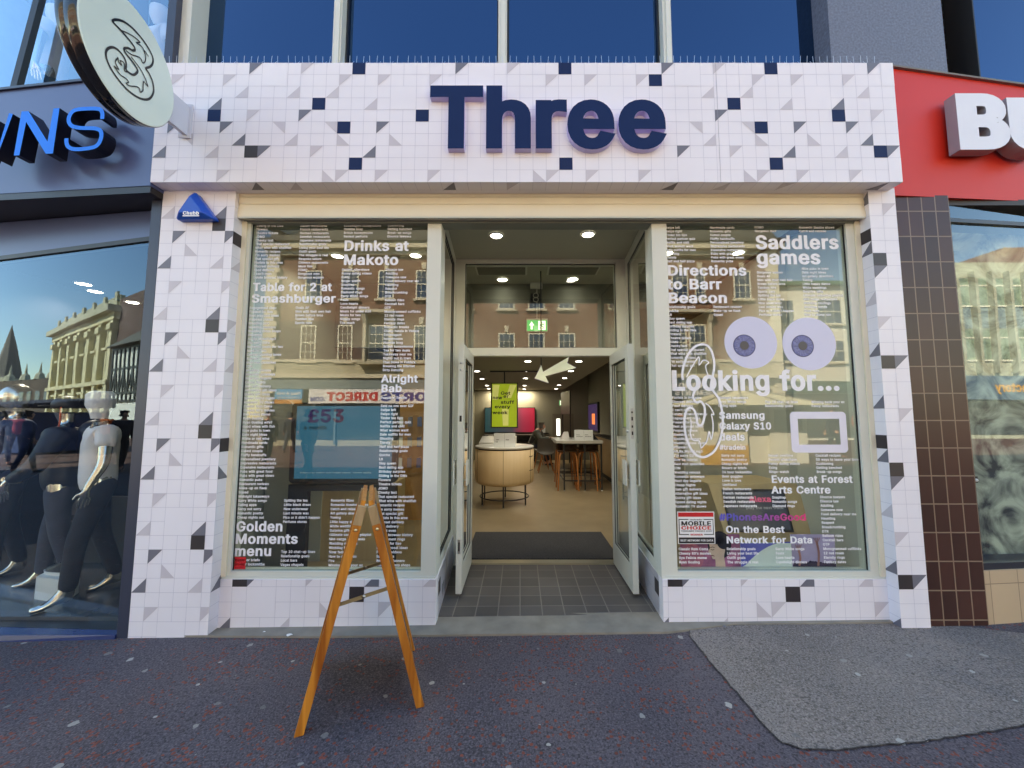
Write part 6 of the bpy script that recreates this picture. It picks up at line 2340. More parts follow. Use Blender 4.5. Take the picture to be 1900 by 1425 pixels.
def stool(x, y, rz, lab, src=[None]):
    if src[0] is not None:
        return dup(src[0], (x, y, 0.12), rz, label=lab)
    t = thing('bar_stool', lab, 'stool', (x, y, 0.12), 'bentwood stools at the high table')
    m = MB()
    H_ = 0.74
    rings = []
    for (zz, w_, d_) in ((0.86, 0.17, 0.16), (0.855, 0.19, 0.18), (0.875, 0.195, 0.185)):
        rings.append([Vector((x + w_ * math.copysign(abs(math.cos(a)) ** 0.6, math.cos(a)), y + d_ * math.copysign(abs(math.sin(a)) ** 0.6, math.sin(a)), zz)) for a in [2 * math.pi * i / 28 for i in range(28)]])
    loft(m, rings, brownl)
    m.build('seat', t)
    m = MB()
    pts = []
    for k in range(0, 13):
        a = R(180 * k / 12)
        pts.append((x + 0.19 * math.cos(a), y + 0.17 * math.sin(a)))
    for k in range(12):
        p_, q_ = pts[k], pts[k + 1]
        m.add([(p_[0], p_[1], 0.87), (q_[0], q_[1], 0.87), (q_[0] * 1.0, q_[1] + 0.02, 1.04), (p_[0], p_[1] + 0.02, 1.04), (p_[0], p_[1] + 0.012, 0.87), (q_[0], q_[1] + 0.012, 0.87), (q_[0], q_[1] + 0.034, 1.04), (p_[0], p_[1] + 0.034, 1.04)], [(0, 1, 2, 3), (7, 6, 5, 4), (3, 2, 6, 7)], brownl, True)
    m.build('backrest', t)
    for sx_ in (-1, 1):
        for sy_ in (-1, 1):
            m = MB()
            m.tube([(x + sx_ * 0.05, y + sy_ * 0.08, 0.845), (x + sx_ * 0.12, y + sy_ * 0.13, 0.84), (x + sx_ * 0.155, y + sy_ * 0.155, 0.80), (x + sx_ * 0.17, y + sy_ * 0.165, 0.70), (x + sx_ * 0.20, y + sy_ * 0.19, 0.122)], [0.015, 0.017, 0.018, 0.017, 0.014], leg_wood, 8)
            m.build('leg', t)
    m = MB()
    for sy_ in (-1, 1):
        m.tube([(x - 0.185, y + sy_ * 0.178, 0.40), (x + 0.185, y + sy_ * 0.178, 0.40)], 0.006, bk, 6)
    for sx_ in (-1, 1):
        m.tube([(x + sx_ * 0.185, y - 0.178, 0.40), (x + sx_ * 0.185, y + 0.178, 0.40)], 0.006, bk, 6)
    m.build('foot_rail', t)
    src[0] = t
    return t


stool(0.93, 4.95, R(160), 'bentwood stool at the near left corner of the high table')
stool(1.36, 4.98, R(-20), 'bentwood stool at the near right corner of the high table')
stool(0.95, 5.6, R(90), 'bentwood stool at the far left of the high table')
stool(1.38, 5.62, R(-90), 'bentwood stool at the far right of the high table')
shell = M('grey_brown_shell', S(112, 104, 94), 0.5, var=0.04)


def chair(x, y, rz, lab, src=[None]):
    if src[0] is not None:
        return dup(src[0], (x, y, 0.12), rz, label=lab)
    t = thing('shell_chair', lab, 'chair', (x, y, 0.12), 'shell chairs at the meeting table')
    m = MB()
    g = []
    for i in range(9):
        u = i / 8
        if u < 0.55:
            yy, zz = -0.21 + u / 0.55 * 0.38, 0.56 + 0.02 * (u / 0.55 - 0.5) ** 2 * 4
        else:
            k = (u - 0.55) / 0.45
            yy, zz = 0.17 + 0.09 * k, 0.57 + 0.38 * k
        row = []
        for j in range(7):
            v = j / 6 * 2 - 1
            wv = 0.22 - 0.04 * abs(u - 0.5)
            row.append((x + v * wv, y + yy - abs(v) ** 2.5 * (0.05 if u > 0.55 else 0), zz + abs(v) ** 2.5 * (0.06 if u <= 0.6 else 0.0)))
        g.append(row)
    vv = [p_ for r_ in g for p_ in r_]
    vb = [(p_[0], p_[1] + 0.008, p_[2] - 0.012) for p_ in vv]
    fs = [(i * 7 + j, i * 7 + j + 1, (i + 1) * 7 + j + 1, (i + 1) * 7 + j) for i in range(8) for j in range(6)]
    m.add(vv, fs, shell, True)
    m.add(vb, [f[::-1] for f in fs], shell, True)
    m.build('seat_shell', t)
    for sx_ in (-1, 1):
        for sy_ in (-1, 1):
            m = MB()
            m.tube([(x + sx_ * 0.09, y + sy_ * 0.10 - 0.02, 0.55), (x + sx_ * 0.20, y + sy_ * 0.20 - 0.02, 0.122)], [0.016, 0.010], leg_wood, 8)
            m.build('leg', t)
    src[0] = t
    return t


chair(0.66, 7.25, R(-100), 'grey shell chair with wooden legs nearest the round counter side')
chair(0.60, 7.9, R(-95), 'grey shell chair pushed in behind the first shell chair')
chair(0.52, 8.85, R(-100), 'grey shell chair carrying the seated man')
mt = thing('meeting_table', 'low table with a black frame in front of the seated man', 'table', (1.15, 8.3, 0.12))
b = MB()
b.box((0.92, 7.0, 0.83), (1.55, 9.2, 0.86), wtop)
b.build('table_top', mt, bevel=0.003)
for lx in (0.96, 1.51):
    for ly in (7.05, 9.15):
        b = MB()
        b.box((lx - 0.015, ly - 0.015, 0.12), (lx + 0.015, ly + 0.015, 0.83), bk)
        b.build('leg', mt)
# the seated man
skinm = M('light_skin', S(206, 150, 124), 0.55, var=0.05)
shirt = M('grey_shirt', S(112, 116, 110), 0.85, var=0.1)
vest = M('black_vest', S(34, 32, 34), 0.7, var=0.1)
J = person_joints(1.74)
s_ = 1.74 / 1.75


def setj(k, x, y, z):
    J[k] = (x, y, z, J[k][3], J[k][4])


for k, v in {'pelvis': (0, 0.12, 0.55), 'waist': (0, 0.10, 0.70), 'chest': (0, 0.0, 0.88), 'collar': (0, -0.07, 1.0), 'neck': (0, -0.12, 1.06), 'jaw': (0, -0.19, 1.09), 'head': (0, -0.19, 1.16), 'crown': (0, -0.17, 1.215), 'nose': (0, -0.295, 1.11)}.items():
    setj(k, *v)
for sg, d in ((1, 'l'), (-1, 'r')):
    setj('sh' + d, sg * 0.17, -0.06, 0.98)
    setj('el' + d, sg * 0.21, -0.20, 0.76)
    wx, wy, wz = sg * 0.10, -0.42, 0.80
    setj('wr' + d, wx, wy, wz)
    setj('pa' + d, wx - sg * 0.01, wy - 0.05, wz + 0.005)
    for q in range(4):
        fx = (-0.03 + q * 0.02)
        setj('f%d%s' % (q, d), wx + fx, wy - 0.095, wz + 0.005)
        setj('g%d%s' % (q, d), wx + fx, wy - 0.15 + 0.01 * abs(q - 1), wz - 0.015)
    setj('t0' + d, wx - sg * 0.04, wy - 0.05, wz)
    setj('t1' + d, wx - sg * 0.06, wy - 0.085, wz - 0.01)
    setj('hp' + d, sg * 0.09, 0.08, 0.52)
    setj('kn' + d, sg * 0.12, -0.34, 0.53)
    setj('an' + d, sg * 0.12, -0.32, 0.10)
    setj('he' + d, sg * 0.12, -0.29, 0.035)
    setj('ba' + d, sg * 0.125, -0.44, 0.028)
    setj('to' + d, sg * 0.13, -0.51, 0.024)
pm2, Mx = figure('person', 'seated grey haired person in a dark vest leaning over a table in the shop', 'person', 0.48, 8.86, 0.10, R(75), skinm, shirt, M('dark_jeans', S(40, 44, 58), 0.85, var=0.1), J, hair=M('grey_hair', S(120, 112, 104), 0.9, var=0.1), shoes=bk, topname='shirt')
vj = {k: (J[k][0], J[k][1], J[k][2], J[k][3] + 0.036, J[k][4] + 0.036) for k in ('pelvis', 'waist', 'chest')}
vj['up'] = (0, -0.05, 0.96, 0.12, 0.10)
skin('vest', vj, [('pelvis', 'waist'), ('waist', 'chest'), ('chest', 'up')], vest, pm2, 2, xf=Mx)

# right wall things
b = MB()
cab = thing('wall_cabinet', 'long pale wood cabinet with a dark plinth against the right wall', 'cabinet', (2.08, 6.5, 0.12))
b.box((1.95, 4.6, 0.22), (2.249, 7.55, 1.04), oak)
b.build('cabinet_body', cab, bevel=0.003)
b = MB()
b.box((1.97, 4.6, 0.12), (2.249, 7.55, 0.219), bk)
b.box((1.93, 4.6, 1.041), (2.249, 7.57, 1.07), gsh)
b.build('cabinet_plinth', cab)
tv2 = thing('side_television', 'dark screen with faint orange bars on the right hand wall', 'screen', (2.22, 8.9, 1.5))
b = MB()
b.box((2.19, 8.15, 1.08), (2.249, 9.65, 1.95), bk)
b.build('screen_case', tv2, bevel=0.004)
b = MB()
b.box((2.186, 8.2, 1.13), (2.189, 9.6, 1.9), M('violet_black_screen', S(40, 34, 60), 0.25, var=0.05, emit=S(44, 34, 70)[:3], estr=0.3))
b.build('screen', tv2)
b = MB()
for k in range(3):
    b.box((2.183, 8.55 + k * 0.16, 1.3), (2.1855, 8.64 + k * 0.16, 1.62), M('orange_glow_bar', S(190, 110, 60), 0.4, var=0, emit=S(200, 110, 60)[:3], estr=0.5))
b.build('screen_bar', tv2)
pf = thing('poster_stand', 'portrait poster in a black frame on two poles behind the high table', 'poster stand', (1.3, 7.0, 0.12))
b = MB()
p_, q_ = Vector((1.16, 7.9, 0)), Vector((1.30, 7.1, 0))
zt4, zb4 = 2.20, 1.60
dd = (q_ - p_)
nn = Vector((-dd.y, dd.x, 0)).normalized()
b.slab([p_ + Vector((0, 0, zb4)), q_ + Vector((0, 0, zb4)), q_ + Vector((0, 0, zt4)), p_ + Vector((0, 0, zt4))], nn * -0.03, bk)
for t_ in (0.08, 0.92):
    r_ = p_.lerp(q_, t_)
    b.tube([r_ + Vector((0, 0, 0.12)), r_ + Vector((0, 0, zb4))], 0.014, bk, 8)
b.build('stand_frame', pf)
b = MB()
e_ = dd.normalized() * 0.05
off = nn * 0.004
pa = M('poster_beige_glow', S(160, 152, 120), 0.5, var=0.25, scale=5, emit=S(150, 140, 110)[:3], estr=0.15)  # faint glow added to a print that is no lamp
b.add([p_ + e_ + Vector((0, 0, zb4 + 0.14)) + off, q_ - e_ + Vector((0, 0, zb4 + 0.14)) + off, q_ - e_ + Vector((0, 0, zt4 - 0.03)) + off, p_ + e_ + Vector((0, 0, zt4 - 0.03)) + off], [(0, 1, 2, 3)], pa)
b.add([p_ + e_ + Vector((0, 0, zb4 + 0.03)) + off, q_ - e_ + Vector((0, 0, zb4 + 0.03)) + off, q_ - e_ + Vector((0, 0, zb4 + 0.138)) + off, p_ + e_ + Vector((0, 0, zb4 + 0.138)) + off], [(0, 1, 2, 3)], M('poster_pink_print', S(210, 128, 110), 0.5, var=0.1))
b.build('poster', pf)
bdoor = thing('back_door', 'grey door with a bright narrow window strip in the back wall', 'door', (1.35, 9.88, 0.12))
b = MB()
x0_, x1_2 = at(1025, 790, Y=9.87).x, at(1064, 790, Y=9.87).x
b.box((x0_, 9.865, 0.12), (x1_2, 9.899, 1.62), M('grey_door_paint', S(122, 116, 104), 0.6, var=0.02))
b.build('door_panel', bdoor, bevel=0.003)
b = MB()
g0, g1 = at(1033, 808, Y=9.86), at(1039, 777, Y=9.86)
b.box((g0.x, 9.859, g0.z), (g1.x, 9.864, g1.z), M('lit_window_strip', (0.7, 0.8, 0.85), 0.4, var=0.3, scale=6, emit=(0.7, 0.85, 0.9), estr=0.8))
b.build('glass_strip', bdoor)
wn_ = thing('wall_notice', 'small white notice on a black shelf behind the seated person', 'notice', (0.6, 9.85, 1.3))
b = MB()
g0, g1 = at(1005, 803, Y=9.86), at(1012, 793, Y=9.86)
b.box((g0.x, 9.88, g0.z), (g1.x, 9.899, g1.z), pw2)
b.box((g0.x - 0.05, 9.80, g0.z - 0.03), (g1.x + 0.1, 9.899, g0.z - 0.005), bk)
b.build('notice_board', wn_)

# ---- left window display
tot_ = thing('display_totem', 'big dark screen in a rounded black portal frame standing in the left window', 'display stand', (-1.5, 0.65, 0.12))
x0_, x1_2 = at(540, 800, Y=0.6).x, at(737, 800, Y=0.6).x
zt5, zb5 = at(600, 747, Y=0.6).z, at(600, 897, Y=0.6).z
zl0, zl1 = at(600, 899, Y=0.6).z, 0.12
blk = M('matt_black_totem', (0.016, 0.015, 0.016), 0.5, var=0.05)
b = MB()
Lp = rrect(x0_, zb5, x1_2, zt5, 0.04)
b.slab([(p_.x, 0.6, p_.y) for p_ in Lp][::-1], (0, 0.06, 0), blk)
b.build('screen_case', tot_)
b = MB()
fo = rrect(x0_, zl1 - 0.0, x1_2, zl0, 0.02)
xl1, xl2 = at(568, 950, Y=0.6).x, at(703, 950, Y=0.6).x
zi = at(600, 911, Y=0.6).z
b.box((x0_, 0.6, zl1), (xl1, 0.66, zl0), blk)
b.box((xl2, 0.6, zl1), (x1_2, 0.66, zl0), blk)
b.box((xl1, 0.6, zi), (xl2, 0.66, zl0), blk)
b.box((xl1, 0.6, zl1), (xl2, 0.66, zl1 + 0.02), blk)
b.build('portal_frame', tot_)
b = MB()
scr_b = M('blue_reflection_screen', S(20, 52, 74), 0.12, var=0.05, emit=S(34, 92, 128)[:3], estr=0.2, spec=0.6)  # bluish reflection on the dark screen put in as colour and glow
b.box((x0_ + 0.045, 0.597, zb5 + 0.04), (x1_2 - 0.04, 0.599, zt5 - 0.03), scr_b)
b.build('screen', tot_)
b = MB()
vm = [M('violet_screen_text_%s' % 'abc'[i], c_[:3], 0.4, var=0, emit=c_[:3], estr=0.03) for i, c_ in enumerate((S(60, 40, 110), S(80, 26, 80), S(104, 16, 50)))]
p_ = at(570, 784, Y=0.594)
text(b, "£53", (p_.x, 0.594, p_.z), 0.115, vm[0], width=at(640, 784, Y=0.594).x - p_.x, bold=0.035, matfn=lambda t_: vm[min(2, int(t_ * 3))])
p_ = at(563, 797, Y=0.594)
text(b, "a month", (p_.x, 0.594, p_.z), 0.034, pk, width=0.2, bold=0.02)
p_ = at(556, 878, Y=0.594)
text(b, "Subject to status and credit check. Terms apply.", (p_.x, 0.594, p_.z), 0.009, vinyl, width=0.62, bold=0.02)
b.build('lettering', tot_)
gp2 = thing('grey_partition', 'grey rounded partition panel at the left side of the left window', 'partition', (-2.0, 0.45, 0.12))
b = MB()
x0_, x1_2 = -2.28, at(543, 800, Y=0.75).x
zt6 = at(500, 741, Y=0.75).z
pts = [(x0_, 0.75, 0.12), (x1_2, 0.75, 0.12), (x1_2, 0.75, zt6 - 0.1)] + [(x1_2 - 0.1 + 0.1 * math.cos(R(a)), 0.75, zt6 - 0.1 + 0.1 * math.sin(R(a))) for a in range(15, 91, 15)] + [(x0_, 0.75, zt6)]
b.slab(pts, (0, 0.05, 0), M('stone_grey_board', S(142, 140, 130), 0.7, var=0.08, scale=3))
b.build('partition_panel', gp2)
bn = thing('oak_bench', 'pale wood plinth with a white end panel behind the portal frame', 'plinth', (-1.5, 1.3, 0.12))
b = MB()
b.box((at(597, 950, Y=1.2).x, 1.2, 0.12), (at(718, 950, Y=1.2).x, 1.8, at(640, 903, Y=1.2).z), oak)
b.build('bench_box', bn, bevel=0.003)
b = MB()
b.box((at(556, 950, Y=1.19).x, 1.19, 0.12), (at(596, 950, Y=1.19).x, 1.8, at(640, 903, Y=1.2).z), palew)
b.build('end_panel', bn, bevel=0.003)
aw = thing('accessory_wall', 'tan accessory board with hooks and hanging packets seen past the totem', 'display board', (-1.0, 2.6, 1.2))
b = MB()
x0_, x1_2 = at(738, 850, Y=2.7).x, at(850, 850, Y=2.7).x
b.box((x0_, 2.7, 0.12), (x1_2, 2.78, 2.3), M('tan_display_board', S(166, 122, 74), 0.6, var=0.05))
b.build('back_board', aw)
random.seed(4)
for k in range(12):
    b = MB()
    xx = x0_ + 0.06 + (k % 4) * 0.13
    zz = 1.55 - (k // 4) * 0.28
    b.tube([(xx, 2.7, zz), (xx, 2.58, zz)], 0.004, steel, 6)
    b.box((xx - 0.03, 2.60, zz - 0.14), (xx + 0.03, 2.615, zz - 0.01), [pw2, tri_d, clad, bk][k % 4])
    b.build('hanging_pack', aw)
# ---- right window display
al_ = thing('wooden_display_desk', 'sloping pale wood desk with a dark screen at the foot of the right window', 'display desk', (2.0, 0.9, 0.12))
A0, A1_ = at(1314, 897, Y=0.8), at(1478, 903, Y=0.8)
b = MB()
b.hexa([(A0.x + 0.1, 0.62, 0.35), (A1_.x + 0.08, 0.62, 0.35), (A1_.x + 0.08, 1.3, 0.35), (A0.x + 0.1, 1.3, 0.35), (A0.x, 0.8, A0.z), (A1_.x, 0.8, A0.z), (A1_.x, 1.3, A0.z), (A0.x, 1.3, A0.z)], oak)
b.box((A0.x + 0.1, 0.66, 0.12), (A1_.x + 0.05, 1.28, 0.349), palew)
b.build('desk_body', al_, bevel=0.004)
dz = Vector((0, 0.18, A0.z - 0.35)).normalized()
nz = Vector((0, -dz.z, dz.y))
b = MB()
S0 = at(1358, 990, Y=0.64)
S1 = at(1478, 990, Y=0.64)
hgt = 0.36
q0 = Vector((S0.x, 0.62 + (S0.z - 0.35) / (A0.z - 0.35) * 0.18, S0.z)) + nz * 0.003
q1 = Vector((S1.x, q0.y, q0.z))
b.slab([q0, q1, q1 + dz * hgt, q0 + dz * hgt], nz * 0.01, blk)
b.build('screen_case', al_)
b = MB()
ds = M('dark_grey_screen', S(46, 50, 60), 0.2, var=0.06, emit=S(46, 52, 66)[:3], estr=0.2)
b.slab([q0 + Vector((0.02, 0, 0)) + dz * 0.02 + nz * 0.0105, q1 - Vector((0.02, 0, 0)) + dz * 0.02 + nz * 0.0105, q1 - Vector((0.02, 0, 0)) + dz * (hgt - 0.02) + nz * 0.0105, q0 + Vector((0.02, 0, 0)) + dz * (hgt - 0.02) + nz * 0.0105], nz * 0.001, ds)
b.build('screen', al_)
b = MB()
text(b, "Alexa", q0 + Vector((0.22, 0, 0)) + dz * 0.25 + nz * 0.0125, 0.05, M('plum_screen_text', S(150, 60, 96), 0.4, var=0, emit=S(150, 60, 96)[:3], estr=0.35), width=0.2, bold=0.03, uz=tuple(dz))
text(b, "play the next track", q0 + Vector((0.18, 0, 0)) + dz * 0.19 + nz * 0.0125, 0.022, M('grey_screen_text', S(104, 106, 116), 0.4, var=0, emit=S(100, 104, 116)[:3], estr=0.3), width=0.33, bold=0.02, uz=tuple(dz))
b.build('lettering', al_)
# low printed picture panels along the bottom of the right window
YP = 0.20
pan = thing('picture_panel', 'low printed panel of a dark haired face at the foot of the right window', 'printed panel', (1.36, YP, 0.45), 'low printed panels in the right window')
pc = lambda px, py: (at(px, py, Y=YP).x, at(px, py, Y=YP).z)
x0_, zt7 = pc(1262, 992)
x1_2, _ = pc(1372, 992)
zb7 = 0.42
b = MB()
b.box((x0_, YP, zb7), (x1_2, YP + 0.01, zt7), M('magenta_haze_print', S(176, 100, 146), 0.5, var=0.5, scale=9))
b.build('panel_board', pan)


def blob(mb, cx_, cz_, rx, rz_, mat, lay, n=24, a0=0, a1=360):
    pts = [(cx_ + rx * math.cos(R(a0 + (a1 - a0) * i / n)), YP - 0.0008 * lay, cz_ + rz_ * math.sin(R(a0 + (a1 - a0) * i / n))) for i in range(n)]
    mb.add(pts, [tuple(range(n))], mat)


b = MB()
fc_ = M('pale_face_print', S(230, 196, 186), 0.5, var=0.1, scale=10)
hr_ = M('dark_hair_print', S(34, 28, 44), 0.5, var=0.2)
lp_ = M('rose_lip_print', S(150, 84, 92), 0.5, var=0)
fx, fz = x0_ + 0.27, zb7 + 0.13
blob(b, fx + 0.02, fz + 0.05, 0.088, 0.10, hr_, 1)
pts = [(fx - 0.055, fz + 0.06), (fx - 0.02, fz + 0.085), (fx + 0.045, fz + 0.075), (fx + 0.06, fz + 0.02), (fx + 0.05, fz - 0.03), (fx + 0.055, fz - 0.12), (fx - 0.01, fz - 0.12), (fx - 0.015, fz - 0.055), (fx - 0.035, fz - 0.05), (fx - 0.045, fz - 0.025), (fx - 0.055, fz - 0.012), (fx - 0.066, fz + 0.005), (fx - 0.052, fz + 0.03)]
V, T = fill([smooth(pts, 3, closed=True)])
b.add([(p_.x, YP - 0.0016, p_.y) for p_ in V], T, fc_)
blob(b, fx + 0.05, fz + 0.07, 0.05, 0.05, hr_, 3)
blob(b, fx - 0.005, fz + 0.085, 0.06, 0.03, hr_, 3)
ribbon(b, [(fx - 0.05, fz + 0.032), (fx - 0.035, fz + 0.037), (fx - 0.018, fz + 0.032)], 0.004, YP - 0.0024, hr_)
ribbon(b, [(fx - 0.048, fz + 0.020), (fx - 0.034, fz + 0.014), (fx - 0.02, fz + 0.019)], 0.004, YP - 0.0024, hr_)
ribbon(b, [(fx - 0.047, fz - 0.026), (fx - 0.034, fz - 0.024), (fx - 0.022, fz - 0.03)], 0.007, YP - 0.0024, lp_)
blob(b, x0_ + 0.08, zb7 + 0.09, 0.09, 0.10, M('pink_coat_print', S(198, 108, 140), 0.5, var=0.3, scale=14), 1)
b.build('printed_picture', pan)
x0b, x1b = x1_2 + 0.002, pc(1467, 992)[0]
pan2 = thing('picture_panel', 'low printed panel of blue and white curves between the face and the concert panels', 'printed panel', ((x0b + x1b) / 2, YP, 0.45), 'low printed panels in the right window')
b = MB()
b.box((x0b, YP, zb7), (x1b, YP + 0.01, zt7 - 0.06), M('ice_blue_print', S(226, 238, 242), 0.5, var=0.04))
b.build('panel_board', pan2)
b = MB()
cv = [(x0b, zb7 + 0.02)] + [(x0b + (x1b - x0b) * (0.1 + 0.9 * i / 10), zb7 + 0.04 + 0.165 * (1 - (1 - i / 10) ** 2.2)) for i in range(11)]
poly = [Vector(p_) for p_ in cv] + [Vector((x1b, zt7 - 0.061)), Vector((x0b, zt7 - 0.061))]
V, T = fill([poly])
b.add([(p_.x, YP - 0.0008, p_.y) for p_ in V], T, M('violet_blue_print', S(104, 108, 214), 0.5, var=0.12, scale=4))
b.build('printed_picture', pan2)
x0c, x1c = x1b + 0.002, pc(1548, 992)[0]
pan3 = thing('picture_panel', 'low printed panel of a concert crowd with raised arms in violet haze', 'printed panel', ((x0c + x1c) / 2, YP, 0.45), 'low printed panels in the right window')
b = MB()
b.box((x0c, YP, zb7), (x1c, YP + 0.01, zt7), M('lilac_haze_print', S(186, 170, 216), 0.5, var=0.3, scale=4))
b.build('panel_board', pan3)
b = MB()
cr2 = M('crowd_print', S(58, 40, 74), 0.5, var=0.4, scale=30)
for k in range(16):
    blob(b, x0c + 0.02 + (x1c - x0c - 0.04) * k / 15, zb7 + 0.03 + random.uniform(-0.01, 0.012), 0.018, 0.028, cr2, 1 + (k % 2))
armp = M('arm_print', S(176, 120, 120), 0.5, var=0.1)
for ax, ht_ in ((0.15, 0.15), (0.58, 0.20)):
    xx = x0c + ax * (x1c - x0c)
    ribbon(b, smooth([(xx, zb7 + 0.03), (xx + 0.01, zb7 + ht_ * 0.6), (xx, zb7 + ht_)], 4), [0.016] * 9, YP - 0.003, armp)
    for f_ in (-0.018, -0.006, 0.006, 0.018):
        ribbon(b, [(xx + f_ * 0.3, zb7 + ht_), (xx + f_ * 1.3, zb7 + ht_ + 0.035)], 0.005, YP - 0.0032 - abs(f_) * 0.01, armp)
b.build('printed_picture', pan3)

# ================================================================== ACROSS THE STREET (seen mirrored in the glass)
def flat(v):
    return (v[0], 0.256 - v[1], v[2])


VY = 17.05


def vp(px, py, Y=VY):
    p = at(px, py, Y=Y)
    return p.x, p.z


sunbrick = brickmat('sunlit_street_brick', S(138, 92, 72), S(116, 76, 60), S(150, 134, 116), 0.225, 0.075, 0.011)
darkbrick = brickmat('dark_purple_brick', S(96, 66, 62), S(82, 56, 56), S(120, 108, 96), 0.225, 0.075, 0.011)
stonec = M('cream_limestone', S(208, 200, 176), 0.8, var=0.08, scale=2)
stoneg = M('grey_limestone', S(176, 170, 146), 0.8, var=0.12, scale=2)
slate = M('roof_slate', S(86, 84, 74), 0.7, var=0.15, scale=3)
sash = M('white_sash_paint', S(226, 224, 204), 0.5, var=0.02)
paneg = M('sky_mirroring_pane', S(44, 62, 86), 0.06, var=0.3, scale=1.5, spec=1.0)
shopdark = M('dark_shop_glass', S(52, 58, 60), 0.12, var=0.3, scale=1.2, spec=0.8)
greyf = M('grey_green_fascia', S(112, 128, 130), 0.6, var=0.06)
ob = thing('brick_building', 'red brick building opposite, seen mirrored in the display windows', 'building', (0.0, 0.256 - VY, 0))
X0, X1 = vp(489, 700)[0], vp(1452, 700)[0]
zc = vp(600, 466)[1]
zband = vp(600, 672)[1]
m = MB(flat)
m.box((X0, VY, zband), (X1, VY + 6, zc - 0.1), sunbrick)
m.box((X0, VY + 0.02, 0), (X1, VY + 6, zband), stoneg)
m.build('wall', ob)
m = MB(flat)
m.box((X0 - 0.2, VY - 0.45, zc), (X1 + 0.2, VY + 0.3, zc + 0.32), stonec)
m.box((X0 - 0.1, VY - 0.2, zc - 0.28), (X1 + 0.1, VY + 0.1, zc - 0.02), stonec)
m.box((X0 - 0.2, VY - 0.55, zc + 0.33), (X1 + 0.2, VY - 0.35, zc + 0.5), slate)
m.build('cornice', ob)
m = MB(flat)
m.hexa([(X0, VY - 0.3, zc + 0.45), (X1, VY - 0.3, zc + 0.45), (X1, VY + 7, zc + 0.45), (X0, VY + 7, zc + 0.45), (X0, VY + 3.0, zc + 5.0), (X1, VY + 3.0, zc + 5.0), (X1, VY + 4, zc + 5.0), (X0, VY + 4, zc + 5.0)], slate)
m.build('roof', ob)
m = MB(flat)
m.box((X0, VY - 0.14, zband - 0.02), (X1, VY + 0.05, zband + 0.12), stonec)
m.box((X0, VY - 0.08, vp(600, 694)[1]), (X1, VY + 0.05, zband - 0.06), stoneg)
m.box((X0, VY - 0.35, vp(600, 702)[1]), (X1, VY + 0.05, vp(600, 695)[1]), stonec)
m.build('stone_band', ob)
m = MB(flat)
zq = 0.1
k = 0
while zq < zc - 0.3:
    ww_ = 0.62 if k % 2 else 0.48
    m.box((X0 - 0.05, VY - 0.16, zq), (X0 + ww_, VY + 0.02, zq + 0.27), stonec)
    m.box((X1 - ww_, VY - 0.1, zq), (X1 + 0.05, VY + 0.02, zq + 0.27), stonec)
    zq += 0.29
    k += 1
m.build('quoins', ob)


def sashwin(x0_, x1_, z0_, z1_, parent, Y=VY, nx=3, nz=4, stone=True, mat=paneg, xf=flat):
    w = MB(xf)
    w.box((x0_, Y - 0.03, z0_), (x0_ + 0.07, Y + 0.02, z1_), sash)
    w.box((x1_ - 0.07, Y - 0.03, z0_), (x1_, Y + 0.02, z1_), sash)
    w.box((x0_ + 0.07, Y - 0.03, z1_ - 0.07), (x1_ - 0.07, Y + 0.02, z1_), sash)
    w.box((x0_ + 0.07, Y - 0.03, z0_), (x1_ - 0.07, Y + 0.02, z0_ + 0.07), sash)
    zm = (z0_ + z1_) / 2
    w.box((x0_ + 0.07, Y - 0.035, zm - 0.03), (x1_ - 0.07, Y + 0.02, zm + 0.03), sash)
    for i in range(1, nx):
        xx = x0_ + (x1_ - x0_) * i / nx
        w.box((xx - 0.012, Y - 0.02, z0_ + 0.07), (xx + 0.012, Y + 0.0, zm - 0.03), sash)
        w.box((xx - 0.012, Y - 0.02, zm + 0.03), (xx + 0.012, Y + 0.0, z1_ - 0.07), sash)
    for j in range(1, nz):
        if j != nz // 2:
            zz = z0_ + (z1_ - z0_) * j / nz
            w.box((x0_ + 0.07, Y - 0.018, zz - 0.012), (x1_ - 0.07, Y + 0.0, zz + 0.012), sash)
    w.box((x0_ - 0.12, Y - 0.16, z0_ - 0.11), (x1_ + 0.12, Y + 0.02, z0_ - 0.005), stonec)
    if stone:
        xm_ = (x0_ + x1_) / 2
        w.hexa([(xm_ - 0.09, Y - 0.05, z1_ + 0.06), (xm_ + 0.09, Y - 0.05, z1_ + 0.06), (xm_ + 0.09, Y + 0.02, z1_ + 0.06), (xm_ - 0.09, Y + 0.02, z1_ + 0.06), (xm_ - 0.14, Y - 0.05, z1_ + 0.42), (xm_ + 0.14, Y - 0.05, z1_ + 0.42), (xm_ + 0.14, Y + 0.02, z1_ + 0.42), (xm_ - 0.14, Y + 0.02, z1_ + 0.42)], stonec)
    f = w.build('window', parent)
    g = MB(xf)
    g.box((x0_ + 0.05, Y - 0.006, z0_ + 0.05), (x1_ - 0.05, Y - 0.002, z1_ - 0.05), mat)
    g.build('pane', f)
    return f


zu0, zu1 = vp(600, 555)[1], vp(600, 502)[1]
zf0_, zf1_ = vp(600, 671)[1], vp(600, 603)[1]
upx = [(-11.35, -10.45), (-9.4, -8.5), (-7.5, -6.65), (-5.5, -4.65), (-3.6, -2.75), (-1.25, -0.3), (0.48, 1.42), (2.2, 3.15), (5.1, 6.0), (8.0, 8.9), (9.25, 9.8), (11.25, 12.15)]
for a, c in upx:
    sashwin(a, c, zu0, zu1, ob)
for a, c in ((-11.46, -10.66), (-9.5, -8.72), (-5.55, -4.8), (-3.6, -2.8), (-1.25, -0.3), (0.48, 1.42), (2.2, 3.15), (5.1, 6.0), (11.25, 12.15)):
    sashwin(a, c, zf0_, zf1_, ob)
